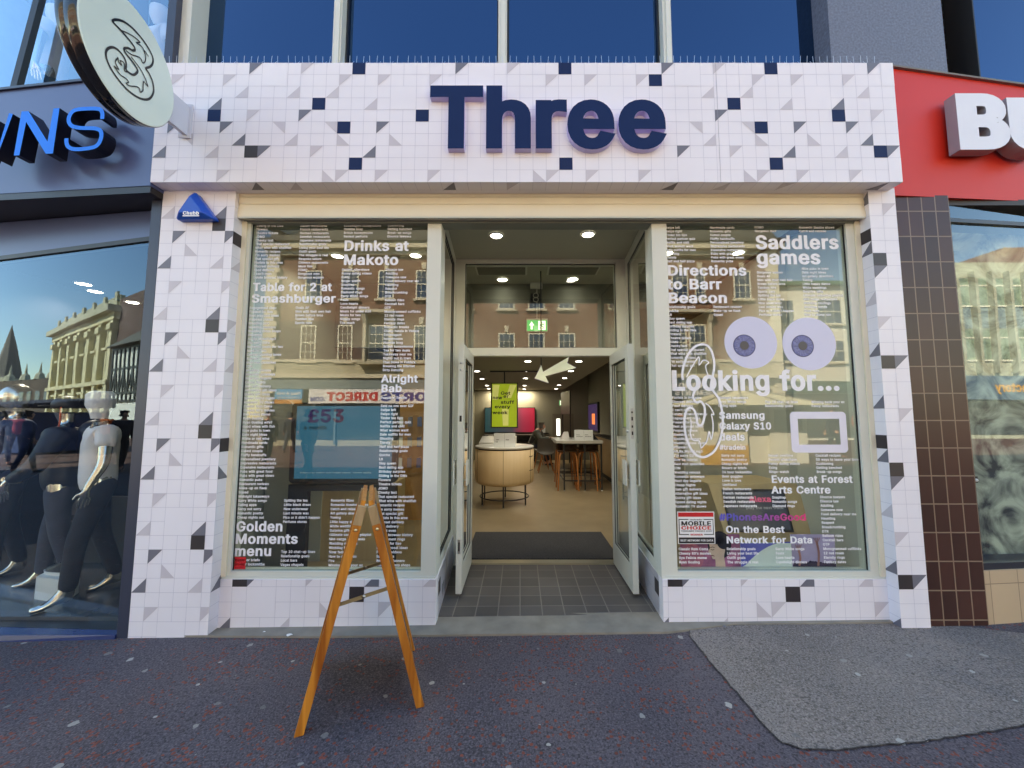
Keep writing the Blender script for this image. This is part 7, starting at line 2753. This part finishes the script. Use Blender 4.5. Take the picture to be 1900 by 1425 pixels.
# the two pedimented middle windows
for xa_, xb_ in ((-7.95, -6.75), (7.75, 9.75)):
    m = MB(flat)
    for xx in (xa_ - 0.18, xb_ + 0.02):
        m.box((xx, VY - 0.22, zf0_), (xx + 0.16, VY + 0.02, zf1_ + 0.1), stonec)
        m.hexa([(xx - 0.02, VY - 0.25, zf1_ + 0.1), (xx + 0.18, VY - 0.25, zf1_ + 0.1), (xx + 0.18, VY, zf1_ + 0.1), (xx - 0.02, VY, zf1_ + 0.1), (xx - 0.04, VY - 0.45, zf1_ + 0.55), (xx + 0.2, VY - 0.45, zf1_ + 0.55), (xx + 0.2, VY, zf1_ + 0.55), (xx - 0.04, VY, zf1_ + 0.55)], stonec)
    m.box((xa_ - 0.3, VY - 0.5, zf1_ + 0.56), (xb_ + 0.3, VY + 0.02, zf1_ + 0.72), stonec)
    m.box((xa_, VY - 0.06, zf1_ + 0.1), (xb_, VY + 0.02, zf1_ + 0.55), M('ochre_stone', S(182, 140, 84), 0.8, var=0.1))
    m.build('door_surround', ob)
    n_w = 1 if xb_ - xa_ < 1.5 else 2
    for q in range(n_w):
        sashwin(xa_ + (xb_ - xa_) * q / n_w + 0.05, xa_ + (xb_ - xa_) * (q + 1) / n_w - 0.05, zf0_, zf1_, ob, stone=False)
    m = MB(flat)
    m.box((xa_ - 0.3, VY - 0.6, zf0_ - 0.2), (xb_ + 0.3, VY, zf0_ - 0.06), stoneg)
    n_b = int((xb_ - xa_ + 0.5) / 0.11)
    for q in range(n_b):
        xx = xa_ - 0.25 + q * 0.11
        m.tube([(xx, VY - 0.55, zf0_ - 0.06), (xx + (0.05 if q % 2 else 0), VY - 0.58, zf0_ + 0.3), (xx, VY - 0.55, zf0_ + 0.62)], 0.012, M('grey_iron', S(92, 104, 108), 0.5, var=0), 5)
    m.box((xa_ - 0.28, VY - 0.58, zf0_ + 0.62), (xb_ + 0.28, VY - 0.54, zf0_ + 0.66), MATS['grey_iron'])
    m.build('balcony', ob)
# purple brick panel at the left end of the first floor
m = MB(flat)
m.box((X0 + 0.6, VY - 0.012, zband + 0.1), (-8.2, VY - 0.004, zf1_ + 0.2), darkbrick)
m.build('brick_panel', ob)
# shop front below
zfa, zfb = vp(600, 722)[1], vp(600, 704)[1]
m = MB(flat)
m.box((X0 + 0.1, VY - 0.25, zfa), (vp(1240, 700)[0], VY + 0.1, zfb), greyf)
m.build('shop_fascia', ob)
m = MB(flat)
m.box((X0 + 0.2, VY - 0.02, 0.35), (7.2, VY + 0.0, zfa - 0.01), shopdark)
m.box((8.0, VY - 0.02, 0.35), (X1 - 0.6, VY + 0.0, zfa - 0.01), shopdark)
m.build('shop_window', ob)
m = MB(flat)
for xx in (X0 + 0.2, -9.5, -7.0, -4.5, -2, 0.6, 3.2, 5.8, 8.0, 10.5):
    m.box((xx, VY - 0.1, 0.1), (xx + 0.09, VY - 0.03, zfa - 0.02), greyf)
m.build('shop_mullions', ob)
# the sports sign
sgn = thing('shop_sign', 'long white sign reading SPORTSDIRECT.COM in blue and red opposite, seen mirrored', 'shop sign', (-8, 0.256 - VY + 0.4, 2.4))
sx0, sz0 = vp(583, 749)
sx1, sz1 = vp(835, 723)
m = MB(flat)
m.box((sx0 - 0.1, VY - 0.42, sz0), (sx1 + 0.1, VY - 0.3, sz1), pw)
m.build('sign_board', sgn)
blu = M('royal_blue_sign_paint', S(28, 44, 140), 0.5, var=0)
cap_ = (sz1 - sz0) * 0.62


def mtext(mb, s_, xs, xe, z, cap, mat, Y, bold=0.05):
    "text whose mirrored picture runs from xe back to xs"
    text(mb, s_, (xe, Y, z), cap, mat, width=abs(xe - xs), bold=bold, ux=(-1, 0, 0))


m = MB(flat)
mtext(m, "SPORTS", vp(711, 738)[0], sx1 + 0.05, sz0 + 0.12, cap_, blu, VY - 0.425)
mtext(m, "DIRECT", vp(613, 738)[0], vp(708, 738)[0], sz0 + 0.12, cap_, red, VY - 0.425)
mtext(m, ".COM", vp(583, 738)[0], vp(611, 738)[0], sz0 + 0.12, cap_ * 0.5, blu, VY - 0.425)
m.build('lettering', sgn)
sg2 = thing('trek_sign', 'small sky blue sign reading field & trek above an orange strip, opposite', 'shop sign', (-11, 0.256 - VY + 0.4, 2.4))
cyan = M('sky_blue_sign_paint', S(36, 150, 206), 0.5, var=0)
m = MB(flat)
ax0, az0 = vp(519, 741)
ax1, az1 = vp(569, 723)
m.box((ax0, VY - 0.42, az0), (ax1, VY - 0.3, az1), cyan)
m.box((ax0, VY - 0.42, vp(519, 749)[1]), (ax1, VY - 0.3, az0 - 0.003), M('orange_sign_paint', S(222, 156, 74), 0.5, var=0))
m.build('sign_board', sg2)
m = MB(flat)
mtext(m, "field & trek", ax0 + 0.08, ax1 - 0.08, az0 + 0.22, 0.15, pw, VY - 0.425, 0.04)
mtext(m, "OUTDOOR SPECIALIST", ax0 + 0.1, ax1 - 0.1, az0 + 0.06, 0.07, pw, VY - 0.425, 0.03)
m.build('lettering', sg2)
sg3 = thing('amusements_sign', 'blue grey sign board reading LAND AMUSEMENTS in pale capitals, opposite', 'shop sign', (8.8, 0.256 - VY + 0.4, 2.7))
m = MB(flat)
bx0_, bz0_ = vp(1243, 737)
bx1_, bz1_ = vp(1352, 704)
m.box((bx0_, VY - 0.4, bz0_), (bx1_, VY - 0.28, bz1_), M('blue_grey_sign_paint', S(60, 84, 104), 0.5, var=0.05))
m.build('sign_board', sg3)
m = MB(flat)
mtext(m, "AMUSEMENTS", bx0_ + 0.1, bx1_ - 0.1, bz0_ + 0.08, 0.26, pw, VY - 0.405, 0.03)
mtext(m, "LAND", bx0_ + 0.3, bx0_ + 1.5, bz0_ + 0.46, 0.24, pw, VY - 0.405, 0.03)
m.build('lettering', sg3)
# white rendered building further right
wb = thing('white_rendered_building', 'cream rendered building with a green gutter beside the brick building opposite', 'building', (15, 0.256 - 21, 0))
m = MB(flat)
wx0, wx1 = X1 + 0.1, X1 + 9
zw = vp(1500, 540, 21)[1]
crm = M('cream_render', S(222, 220, 204), 0.8, var=0.05)
m.box((wx0, 20, 0), (wx1, 26, zw), crm)
m.build('wall', wb)
m = MB(flat)
m.box((wx0 - 0.2, 19.7, zw), (wx1, 20.4, zw + 0.22), M('green_gutter', S(96, 128, 104), 0.6, var=0.05))
m.hexa([(wx0, 20.2, zw + 0.22), (wx1, 20.2, zw + 0.22), (wx1, 26, zw + 0.22), (wx0, 26, zw + 0.22), (wx0, 22.5, zw + 1.2), (wx1, 22.5, zw + 1.2), (wx1, 24, zw + 1.2), (wx0, 24, zw + 1.2)], slate)
m.build('roof', wb)
for a in (wx0 + 1.4, wx0 + 4.2):
    sashwin(a, a + 1.5, vp(1530, 602, 20)[1], vp(1530, 556, 20)[1], wb, Y=20, nx=3, nz=2, stone=False)
    sashwin(a, a + 1.5, vp(1530, 672, 20)[1], vp(1530, 632, 20)[1], wb, Y=20, nx=3, nz=2, stone=False)
m = MB(flat)
m.box((wx0 + 0.2, 19.8, 2.9), (wx1, 20.05, 3.6), M('deep_green_fascia', S(64, 92, 80), 0.6, var=0.05))
m.box((wx0 + 0.4, 19.95, 0.3), (wx1, 19.99, 2.85), shopdark)
m.build('shop_front', wb)
m = MB(flat)
mtext(m, "natural remedies", wx0 + 0.6, wx0 + 3.0, 3.12, 0.26, pw, 19.79, 0.02)
m.build('lettering', wb)
# market kiosk
ki = thing('market_kiosk', 'white market kiosk with a peaked canopy and yellow base in the street', 'kiosk', (6.8, -8.5, 0.1))
KY = 8.7
kx = lambda px: at(px, 770, Y=KY).x
kz = lambda py: at(1400, py, Y=KY).z
m = MB(flat)
m.box((kx(1298), KY, 0.1), (kx(1385), KY + 2.2, kz(752)), crm)
m.box((kx(1440), KY + 0.3, 0.1), (kx(1510), KY + 2.2, kz(752)), crm)
m.box((kx(1385), KY + 0.4, 0.1), (kx(1440), KY + 2.2, kz(810)), crm)
m.build('body', ki)
m = MB(flat)
m.box((kx(1305), KY - 0.02, kz(800)), (kx(1330), KY - 0.005, kz(765)), shopdark)
m.box((kx(1340), KY - 0.02, kz(800)), (kx(1380), KY - 0.005, kz(758)), shopdark)
m.box((kx(1448), KY + 0.28, kz(800)), (kx(1500), KY + 0.295, kz(760)), shopdark)
m.build('window', ki)
m = MB(flat)
yel = M('yellow_kiosk_panel', S(214, 160, 44), 0.5, var=0.2, scale=5)
m.box((kx(1298), KY - 0.03, 0.1), (kx(1385), KY - 0.005, kz(826)), yel)
m.build('yellow_base', ki)
m = MB(flat)
apx = (kx(1412), KY + 1.1, kz(716))
c4 = [(kx(1282), KY - 0.5, kz(752)), (kx(1525), KY - 0.5, kz(752)), (kx(1525), KY + 2.7, kz(752)), (kx(1282), KY + 2.7, kz(752))]
canv = M('striped_canvas', S(214, 208, 176), 0.8, var=0.12, scale=3)
m.add(c4 + [apx], [(0, 1, 4), (1, 2, 4), (2, 3, 4), (3, 0, 4), (3, 2, 1, 0)], canv)
m.build('canopy', ki)
m = MB(flat)
for t_ in (0.0, 0.33, 0.66, 1.0):
    a_ = Vector(c4[0]).lerp(Vector(c4[1]), t_)
    m.tube([a_ + Vector((0, -0.01, 0)), Vector(apx) + Vector((0, -0.02, 0.01))], 0.025, M('grey_canopy_rib', S(120, 118, 108), 0.6, var=0), 6)
m.build('canopy_rib', ki)
# people in the street
bean = M('dark_wool', S(40, 40, 46), 0.9, var=0.1)
Jw = person_joints(1.68, stride=0.2, la=(0.04, 0.05), ra=(0.04, -0.03), lel=0.2)
coat = M('dark_coat', S(44, 42, 54), 0.85, var=0.15)
hiv = M('orange_hi_vis', S(236, 110, 40), 0.7, var=0.05)
redc = M('red_anorak', S(170, 40, 48), 0.7, var=0.1)
people = [(-4.7, -5.6, R(100), coat, denim, 'person in a dark coat and wool hat walking across the street'),
          (5.0, -12.0, R(200), redc, denim, 'person in a red anorak standing by the kiosk'),
          (9.6, -7.4, R(150), coat, greyt, 'person in a dark coat to the right of the kiosk'),
          (-17.5, -7.5, R(120), hiv, denim, 'person in an orange jacket far down the street'),
          (-13.0, -5.5, R(95), coat, denim, 'person in a dark coat near the sportswear shop'),
          (12.5, -9.0, R(210), hiv, greyt, 'person in an orange jacket before the office block')]
for i, (x, y, rz, tp, bt, lab) in enumerate(people):
    figure('person', lab, 'person', x, y, gz(x), rz, skinm, tp, bt, Jw, hair=bean, shoes=bk, lod=1, group='people walking in the street')

# buildings seen in the slanted glass on the left
P0 = Vector((-2.75, 0.12, 0))
td = Vector((-2.0, 0.26, 0)).normalized()
nl = Vector((td.y, -td.x, 0)).normalized()
if nl.y > 0:
    nl = -nl


def refl_left(v):
    v = Vector(v)
    return tuple(v - nl * 2 * (v - P0).dot(nl))


bank = thing('stone_bank_building', 'pale stone classical building with pilasters and a balustrade, seen mirrored on the left', 'building', refl_left((-45, 38, 0)))


def ub(px, D):
    return Vector(((px - CX) / F * D, D + CAM[1], 0))


A_, B_2, C_2 = ub(208, 37), ub(97, 49), ub(268, 33)
zb1 = 1.56 + (771 - 575) * 37 / F
dAB = (B_2 - A_)
lenAB = dAB.length
uAB = dAB.normalized()
nAB = Vector((-uAB.y, uAB.x, 0))
if nAB.dot(Vector((0, 1, 0))) > 0:
    nAB = -nAB
m = MB(refl_left)


def bk_box(mb, s0, s1, o0, o1, z0_, z1_, mat):
    "box along the bank front: s metres from the near corner, o metres out"
    a, c = A_ + uAB * s0, A_ + uAB * s1
    q = [c + nAB * o1, a + nAB * o1, a + nAB * o0, c + nAB * o0]
    mb.hexa([(p.x, p.y, z0_) for p in q] + [(p.x, p.y, z1_) for p in q], mat)


q = [B_2, A_, C_2, C_2 + dAB]
m.hexa([(p.x, p.y, 0) for p in q] + [(p.x, p.y, zb1) for p in q], M('bank_stone', S(208, 196, 158), 0.8, var=0.08, scale=0.8))
bs2 = MATS['bank_stone']
m.build('wall', bank)
m = MB(refl_left)
bk_box(m, -0.6, lenAB + 0.6, 0.02, 1.0, zb1 - 0.1, zb1 + 0.5, stoneg)
bk_box(m, -0.3, lenAB + 0.3, 0.02, 0.5, zb1 - 0.8, zb1 - 0.11, bs2)
bk_box(m, 0, lenAB, -0.3, 0.05, zb1 + 0.51, zb1 + 1.7, stoneg)
bk_box(m, -0.2, lenAB + 0.2, 0.02, 0.6, 4.6, 5.0, bs2)
m.build('cornice', bank)
npil = 7
for i in range(npil):
    s0 = lenAB * i / (npil - 1) * 0.95
    m = MB(refl_left)
    bk_box(m, s0, s0 + 0.9, 0.02, 0.45, 5.01, zb1 - 0.82, bs2)
    bk_box(m, s0 - 0.15, s0 + 1.05, 0.02, 0.65, zb1 - 1.8, zb1 - 1.2, bs2)
    bk_box(m, s0, s0 + 0.9, 0.02, 0.5, 0.2, 4.58, bs2)
    bk_box(m, s0 + 0.2, s0 + 0.9, 0.06, 0.25, zb1 + 0.52, zb1 + 2.0, stoneg)
    m.build('pilaster', bank)
for i in range(npil - 1):
    s0 = lenAB * (i + 0.5) / (npil - 1) * 0.95
    for z0_, z1_ in ((6.0, 8.0), (8.9, 11.0), (0.8, 3.8)):
        m = MB(refl_left)
        bk_box(m, s0 - 0.15, s0 + 1.05, 0.02, 0.05, z0_, z1_, shopdark)
        bk_box(m, s0 - 0.35, s0 + 1.25, 0.02, 0.4, z1_ + 0.05, z1_ + 0.3, bs2)
        m.build('window', bank)
sd_ = MB(refl_left)
dAC = C_2 - A_
nAC = Vector((dAC.y, -dAC.x, 0)).normalized()
if nAC.y > 0:
    nAC = -nAC
q = [A_ + nAC * 0.05, C_2 + nAC * 0.05, C_2 + nAC * 0.01, A_ + nAC * 0.01]
sd_.hexa([(p.x, p.y, 0) for p in q] + [(p.x, p.y, zb1 + 1.2) for p in q], darkbrick)
sd_.build('side_wall', bank)
tm = thing('timber_framed_house', 'white and black timber framed house beside the stone building, seen mirrored', 'house', refl_left((-26, 26, 0)))
T0, T1 = ub(204, 29), ub(266, 26)
zt8 = 1.56 + (771 - 642) * 28 / F
dT = T1 - T0
nT = Vector((dT.y, -dT.x, 0)).normalized()
if nT.y > 0:
    nT = -nT
m = MB(refl_left)
q = [T0, T1, T1 - nT * 5, T0 - nT * 5]
m.hexa([(p.x, p.y, 0) for p in q] + [(p.x, p.y, zt8) for p in q], M('timber_house_white', S(232, 230, 218), 0.8, var=0.03))
m.build('wall', tm)
m = MB(refl_left)


def tbar(s0, z0_, s1, z1_, w_=0.16):
    a, c = T0 + dT * s0 + nT * 0.04 + Vector((0, 0, z0_)), T0 + dT * s1 + nT * 0.04 + Vector((0, 0, z1_))
    m.bar(a, c, w_, 0.07, bk, up=tuple(nT))


for z_ in (0.3, 2.6, 3.2, 5.0, zt8 - 0.1):
    tbar(0, z_, 1, z_)
for k in range(9):
    tbar(k / 8, 2.6, k / 8, zt8)
for k in range(4):
    tbar(k / 4 + 0.02, 3.2, k / 4 + 0.12, 5.0, 0.12)
    tbar(k / 4 + 0.22, 3.2, k / 4 + 0.12, 5.0, 0.12)
m.build('timber_frame', tm)
m = MB(refl_left)
q = [T0 + nT * 0.5, T1 + nT * 0.5, T1 - nT * 5, T0 - nT * 5]
mm = [q[0].lerp(q[3], 0.5), q[1].lerp(q[2], 0.5)]
m.add([(p.x, p.y, zt8) for p in q] + [(p.x, p.y, zt8 + 2.5) for p in mm], [(0, 1, 5, 4), (2, 3, 4, 5), (0, 4, 3), (1, 2, 5), (3, 2, 1, 0)], slate)
m.build('roof', tm)
lb = thing('low_brown_terrace', 'low dark terrace with small pinnacles at the far end of the street', 'building', refl_left((-90, 68, 0)))
L0, L1 = ub(-120, 75), ub(100, 62)
m = MB(refl_left)
q = [L0, L1, L1 + Vector((0, 8, 0)), L0 + Vector((0, 8, 0))]
m.hexa([(p.x, p.y, 0) for p in q] + [(p.x, p.y, 7.6) for p in q], M('dark_brown_stone', S(84, 70, 60), 0.85, var=0.3, scale=0.5))
m.build('wall', lb)
for s0 in (0.62, 0.74, 0.86, 0.95):
    m = MB(refl_left)
    c = L0.lerp(L1, s0) + Vector((0, 0.5, 0))
    m.lathe((c.x, c.y, 7.6), [(0.7, 0), (0.5, 0.9), (0.2, 1.2), (0.02, 3.0)], stoneg, 8, smooth=False)
    m.build('pinnacle', lb)
for k in range(10):
    m = MB(refl_left)
    c = L0.lerp(L1, 0.35 + k * 0.065)
    d = (L1 - L0).normalized()
    nn_ = Vector((d.y, -d.x, 0))
    q = [c + nn_ * 0.06, c + d * 1.4 + nn_ * 0.06, c + d * 1.4, c]
    m.hexa([(p.x, p.y, 3.6) for p in q] + [(p.x, p.y, 5.6) for p in q], paneg)
    m.build('window', lb)
ch = thing('church', 'church tower with a tall pointed spire beyond the low terrace', 'church', refl_left((-122, 88, 0)))
c = ub(8, 92)
m = MB(refl_left)
m.box((c.x - 2.4, c.y - 2.4, 0), (c.x + 2.4, c.y + 2.4, 10.5), stoneg)
m.build('tower', ch)
m = MB(refl_left)
m.lathe((c.x, c.y, 10.5), [(2.6, 0), (2.2, 0.4), (0.05, 13.0)], M('spire_stone', S(110, 104, 96), 0.85, var=0.2), 8, smooth=False)
m.build('spire', ch)
# a dark stall and more passers-by in that same slanted reflection
stl = thing('market_stall', 'navy covered market stall standing in the street, mirrored far left', 'market stall', refl_left((-19.5, 12.5, 0)))
s0_, s1_ = ub(-30, 15.5), ub(66, 15)
m = MB(refl_left)
q = [s0_, s1_, s1_ + Vector((0, 2.5, 0)), s0_ + Vector((0, 2.5, 0))]
m.hexa([(p.x, p.y, 0.1) for p in q] + [(p.x, p.y, 1.7) for p in q], M('navy_tarpaulin', S(30, 52, 96), 0.7, var=0.25, scale=3))
m.build('stall_cover', stl)
m = MB(refl_left)
q = [s0_ + Vector((-0.3, -0.6, 0)), s1_ + Vector((0.3, -0.6, 0)), s1_ + Vector((0.3, 2.7, 0)), s0_ + Vector((-0.3, 2.7, 0))]
m.hexa([(p.x, p.y, 1.9) for p in q] + [(p.x * 1.0, p.y, 2.0 + (0.35 if i > 1 else 0)) for i, p in enumerate(q)], coat)
m.build('stall_roof', stl)
src = [o for o in bpy.data.objects if o.get('category') == 'person' and o.get('group')]
spots = [(14, 12, 0, 'person in a dark coat before the navy stall'), (38, 14, 1, 'person in a red anorak beside the navy stall'), (58, 10.5, 0, 'person in a dark coat nearest the navy stall'),
         (84, 16, 2, 'person in a long dark coat left of the stone building'), (97, 20, 3, 'person in an orange jacket walking before the stone building'), (122, 17, 0, 'person in a dark coat in front of the pilasters'),
         (141, 22, 4, 'person in a dark coat by the stone building steps'), (176, 19, 1, 'person in a red anorak by the corner of the stone building'), (196, 14, 2, 'person in a dark coat before the timber framed house')]
for px, D, k, lab in spots:
    v = refl_left(ub(px, D))
    dup(src[k], (v[0], v[1], gz(v[0])), R(random.uniform(0, 360)), label=lab)
for px, D, k, lab in ((500, 12, 0, 'person in a dark coat passing the trek sign'), (540, 16, 2, 'person in a dark coat below the trek sign'), 
                      (1262, 12, 0, 'person in a dark coat below the amusements sign'), (1545, 13, 4, 'person in a dark coat by the rendered building'), (1590, 15, 3, 'person in an orange jacket by the rendered building'), (1850, 12, 0, 'person in a dark coat below the orange food sign'), (1890, 14, 5, 'person in an orange jacket below the orange food sign')):
    v = flat(ub(px, D))
    dup(src[k], (v[0], v[1], gz(v[0])), R(random.uniform(0, 360)), label=lab)
# office block seen in the glass on the right
P1 = Vector((3.25, 0.061, 0))
t1_ = Vector((1.0, 0.10, 0)).normalized()
nr = Vector((t1_.y, -t1_.x, 0)).normalized()
if nr.y > 0:
    nr = -nr


def refl_right(v):
    v = Vector(v)
    return tuple(v - nr * 2 * (v - P1).dot(nr))


of = thing('office_block', 'concrete office block with rows of tall windows, mirrored in the whitewashed glass', 'building', refl_right((32, 22, 0)))
OY = 21.5
ox = lambda px: at(px, 600, Y=OY).x
oz = lambda py: at(1800, py, Y=OY).z
conc = M('weathered_concrete', S(168, 168, 146), 0.85, var=0.12, scale=1)
m = MB(refl_right)
m.box((ox(1730), OY, 0), (ox(2400), OY + 8, oz(487)), conc)
m.build('wall', of)
for px in range(1745, 2160, 33):
    for y0_, y1_ in ((567, 517), (668, 612)):
        m = MB(refl_right)
        m.box((ox(px), OY - 0.03, oz(y0_)), (ox(px + 24), OY - 0.005, oz(y1_)), M('office_pane', S(132, 150, 128), 0.15, var=0.4, scale=1.5))
        m.box((ox(px), OY - 0.06, (oz(y0_) * 0.3 + oz(y1_) * 0.7)), (ox(px + 24), OY - 0.031, (oz(y0_) * 0.3 + oz(y1_) * 0.7) + 0.09), sash)
        m.box((ox(px) - 0.05, OY - 0.09, oz(y0_) - 0.1), (ox(px + 24) + 0.05, OY - 0.0, oz(y0_)), sash)
        m.build('window', of)
    m = MB(refl_right)
    m.box((ox(px), OY - 0.02, oz(610)), (ox(px + 24), OY - 0.004, oz(569)), M('blue_grey_spandrel', S(132, 150, 152), 0.6, var=0.1))
    m.build('spandrel', of)
    m = MB(refl_right)
    m.box((ox(px + 25.5), OY - 0.35, oz(693)), (ox(px + 31), OY, oz(506)), conc)
    m.build('column', of)
m = MB(refl_right)
m.box((ox(1730), OY - 0.6, oz(742)), (ox(2400), OY - 0.1, oz(699)), M('slate_blue_fascia', S(84, 108, 124), 0.6, var=0.06))
m.build('shop_fascia', of)
m = MB(refl_right)
text(m, "Food Factory", (ox(1935), OY - 0.61, oz(728)), 0.58, M('orange_letters', S(222, 160, 60), 0.5, var=0), width=ox(1935) - ox(1813), bold=0.04, ux=(-1, 0, 0))
m.build('lettering', of)
m = MB(refl_right)
m.box((ox(1740), OY - 0.05, 0.4), (ox(2400), OY - 0.01, oz(744)), shopdark)
m.build('shop_window', of)
br2 = thing('brown_roof_house', 'brown brick gable rising behind the office block', 'building', refl_right((36, 30, 0)))
m = MB(refl_right)
hy = 30
hxp = lambda px: at(px, 600, Y=hy).x
hz = lambda py: at(1800, py, Y=hy).z
m.add([(hxp(1846), hy, 0), (hxp(2100), hy, 0), (hxp(2100), hy, hz(458)), (hxp(1878), hy, hz(458)), (hxp(1846), hy, hz(488)), (hxp(1846), hy + 6, 0), (hxp(2100), hy + 6, 0), (hxp(2100), hy + 6, hz(458)), (hxp(1878), hy + 6, hz(458)), (hxp(1846), hy + 6, hz(488))],
      [(0, 1, 2, 3, 4), (9, 8, 7, 6, 5), (0, 5, 6, 1), (1, 6, 7, 2), (2, 7, 8, 3), (3, 8, 9, 4), (4, 9, 5, 0)], brown_brick)
m.build('wall', br2)

# scraps of litter by the riser
lit = M('white_scrap_paper', (0.8, 0.8, 0.78), 0.8, var=0.05)
for i, (px, py, lab) in enumerate(((536, 1179, 'crumpled white paper scrap on the doorstep under the left window'), (490, 1174, 'tiny white paper scrap left of the crumpled one under the left window'), (1344, 1163, 'tiny dark scrap on the doorstep under the right window'))):
    p = at(px, py, Z=gz(at(px, py, Z=0.09).x) + 0.014)
    m = MB()
    k = 9
    rr_ = (0.016, 0.008, 0.009)[i]
    ring = [(p.x + rr_ * 1.6 * math.cos(2 * math.pi * j / k) * random.uniform(0.6, 1.1), p.y + rr_ * math.sin(2 * math.pi * j / k) * random.uniform(0.6, 1.1), p.z + random.uniform(0.001, 0.008)) for j in range(k)]
    m.add(ring + [(p.x, p.y, p.z + 0.012)], [(j, (j + 1) % k, k) for j in range(k)], lit if i < 2 else tri_d)
    tag(m.build('paper_scrap'), lab, 'litter')
# streaks and specks on the pavement edge: a shallow tar joint round the patch
m = MB()
P_ = [Vector(q) for q in fine_pts if q[0] < 5.9 and q[1] < 0.16]
for i in range(len(P_) - 1):
    a_, c_ = P_[i], P_[i + 1]
    if (c_ - a_).length > 0.4:
        continue
    d = (c_ - a_).normalized()
    n2_ = Vector((-d.y, d.x))
    w0, w1 = random.uniform(0.0008, 0.0035), random.uniform(0.0008, 0.0035)
    m.add([(a_.x - n2_.x * w0, a_.y - n2_.y * w0, gz(a_.x) + 0.0075), (c_.x - n2_.x * w1, c_.y - n2_.y * w1, gz(c_.x) + 0.0075), (c_.x + n2_.x * w1, c_.y + n2_.y * w1, gz(c_.x) + 0.0075), (a_.x + n2_.x * w0, a_.y + n2_.y * w0, gz(a_.x) + 0.0075)], [(0, 1, 2, 3)], M('tar_joint', S(56, 52, 50), 0.7, var=0.3, scale=40))
m.build('pavement_joint', kind='structure')
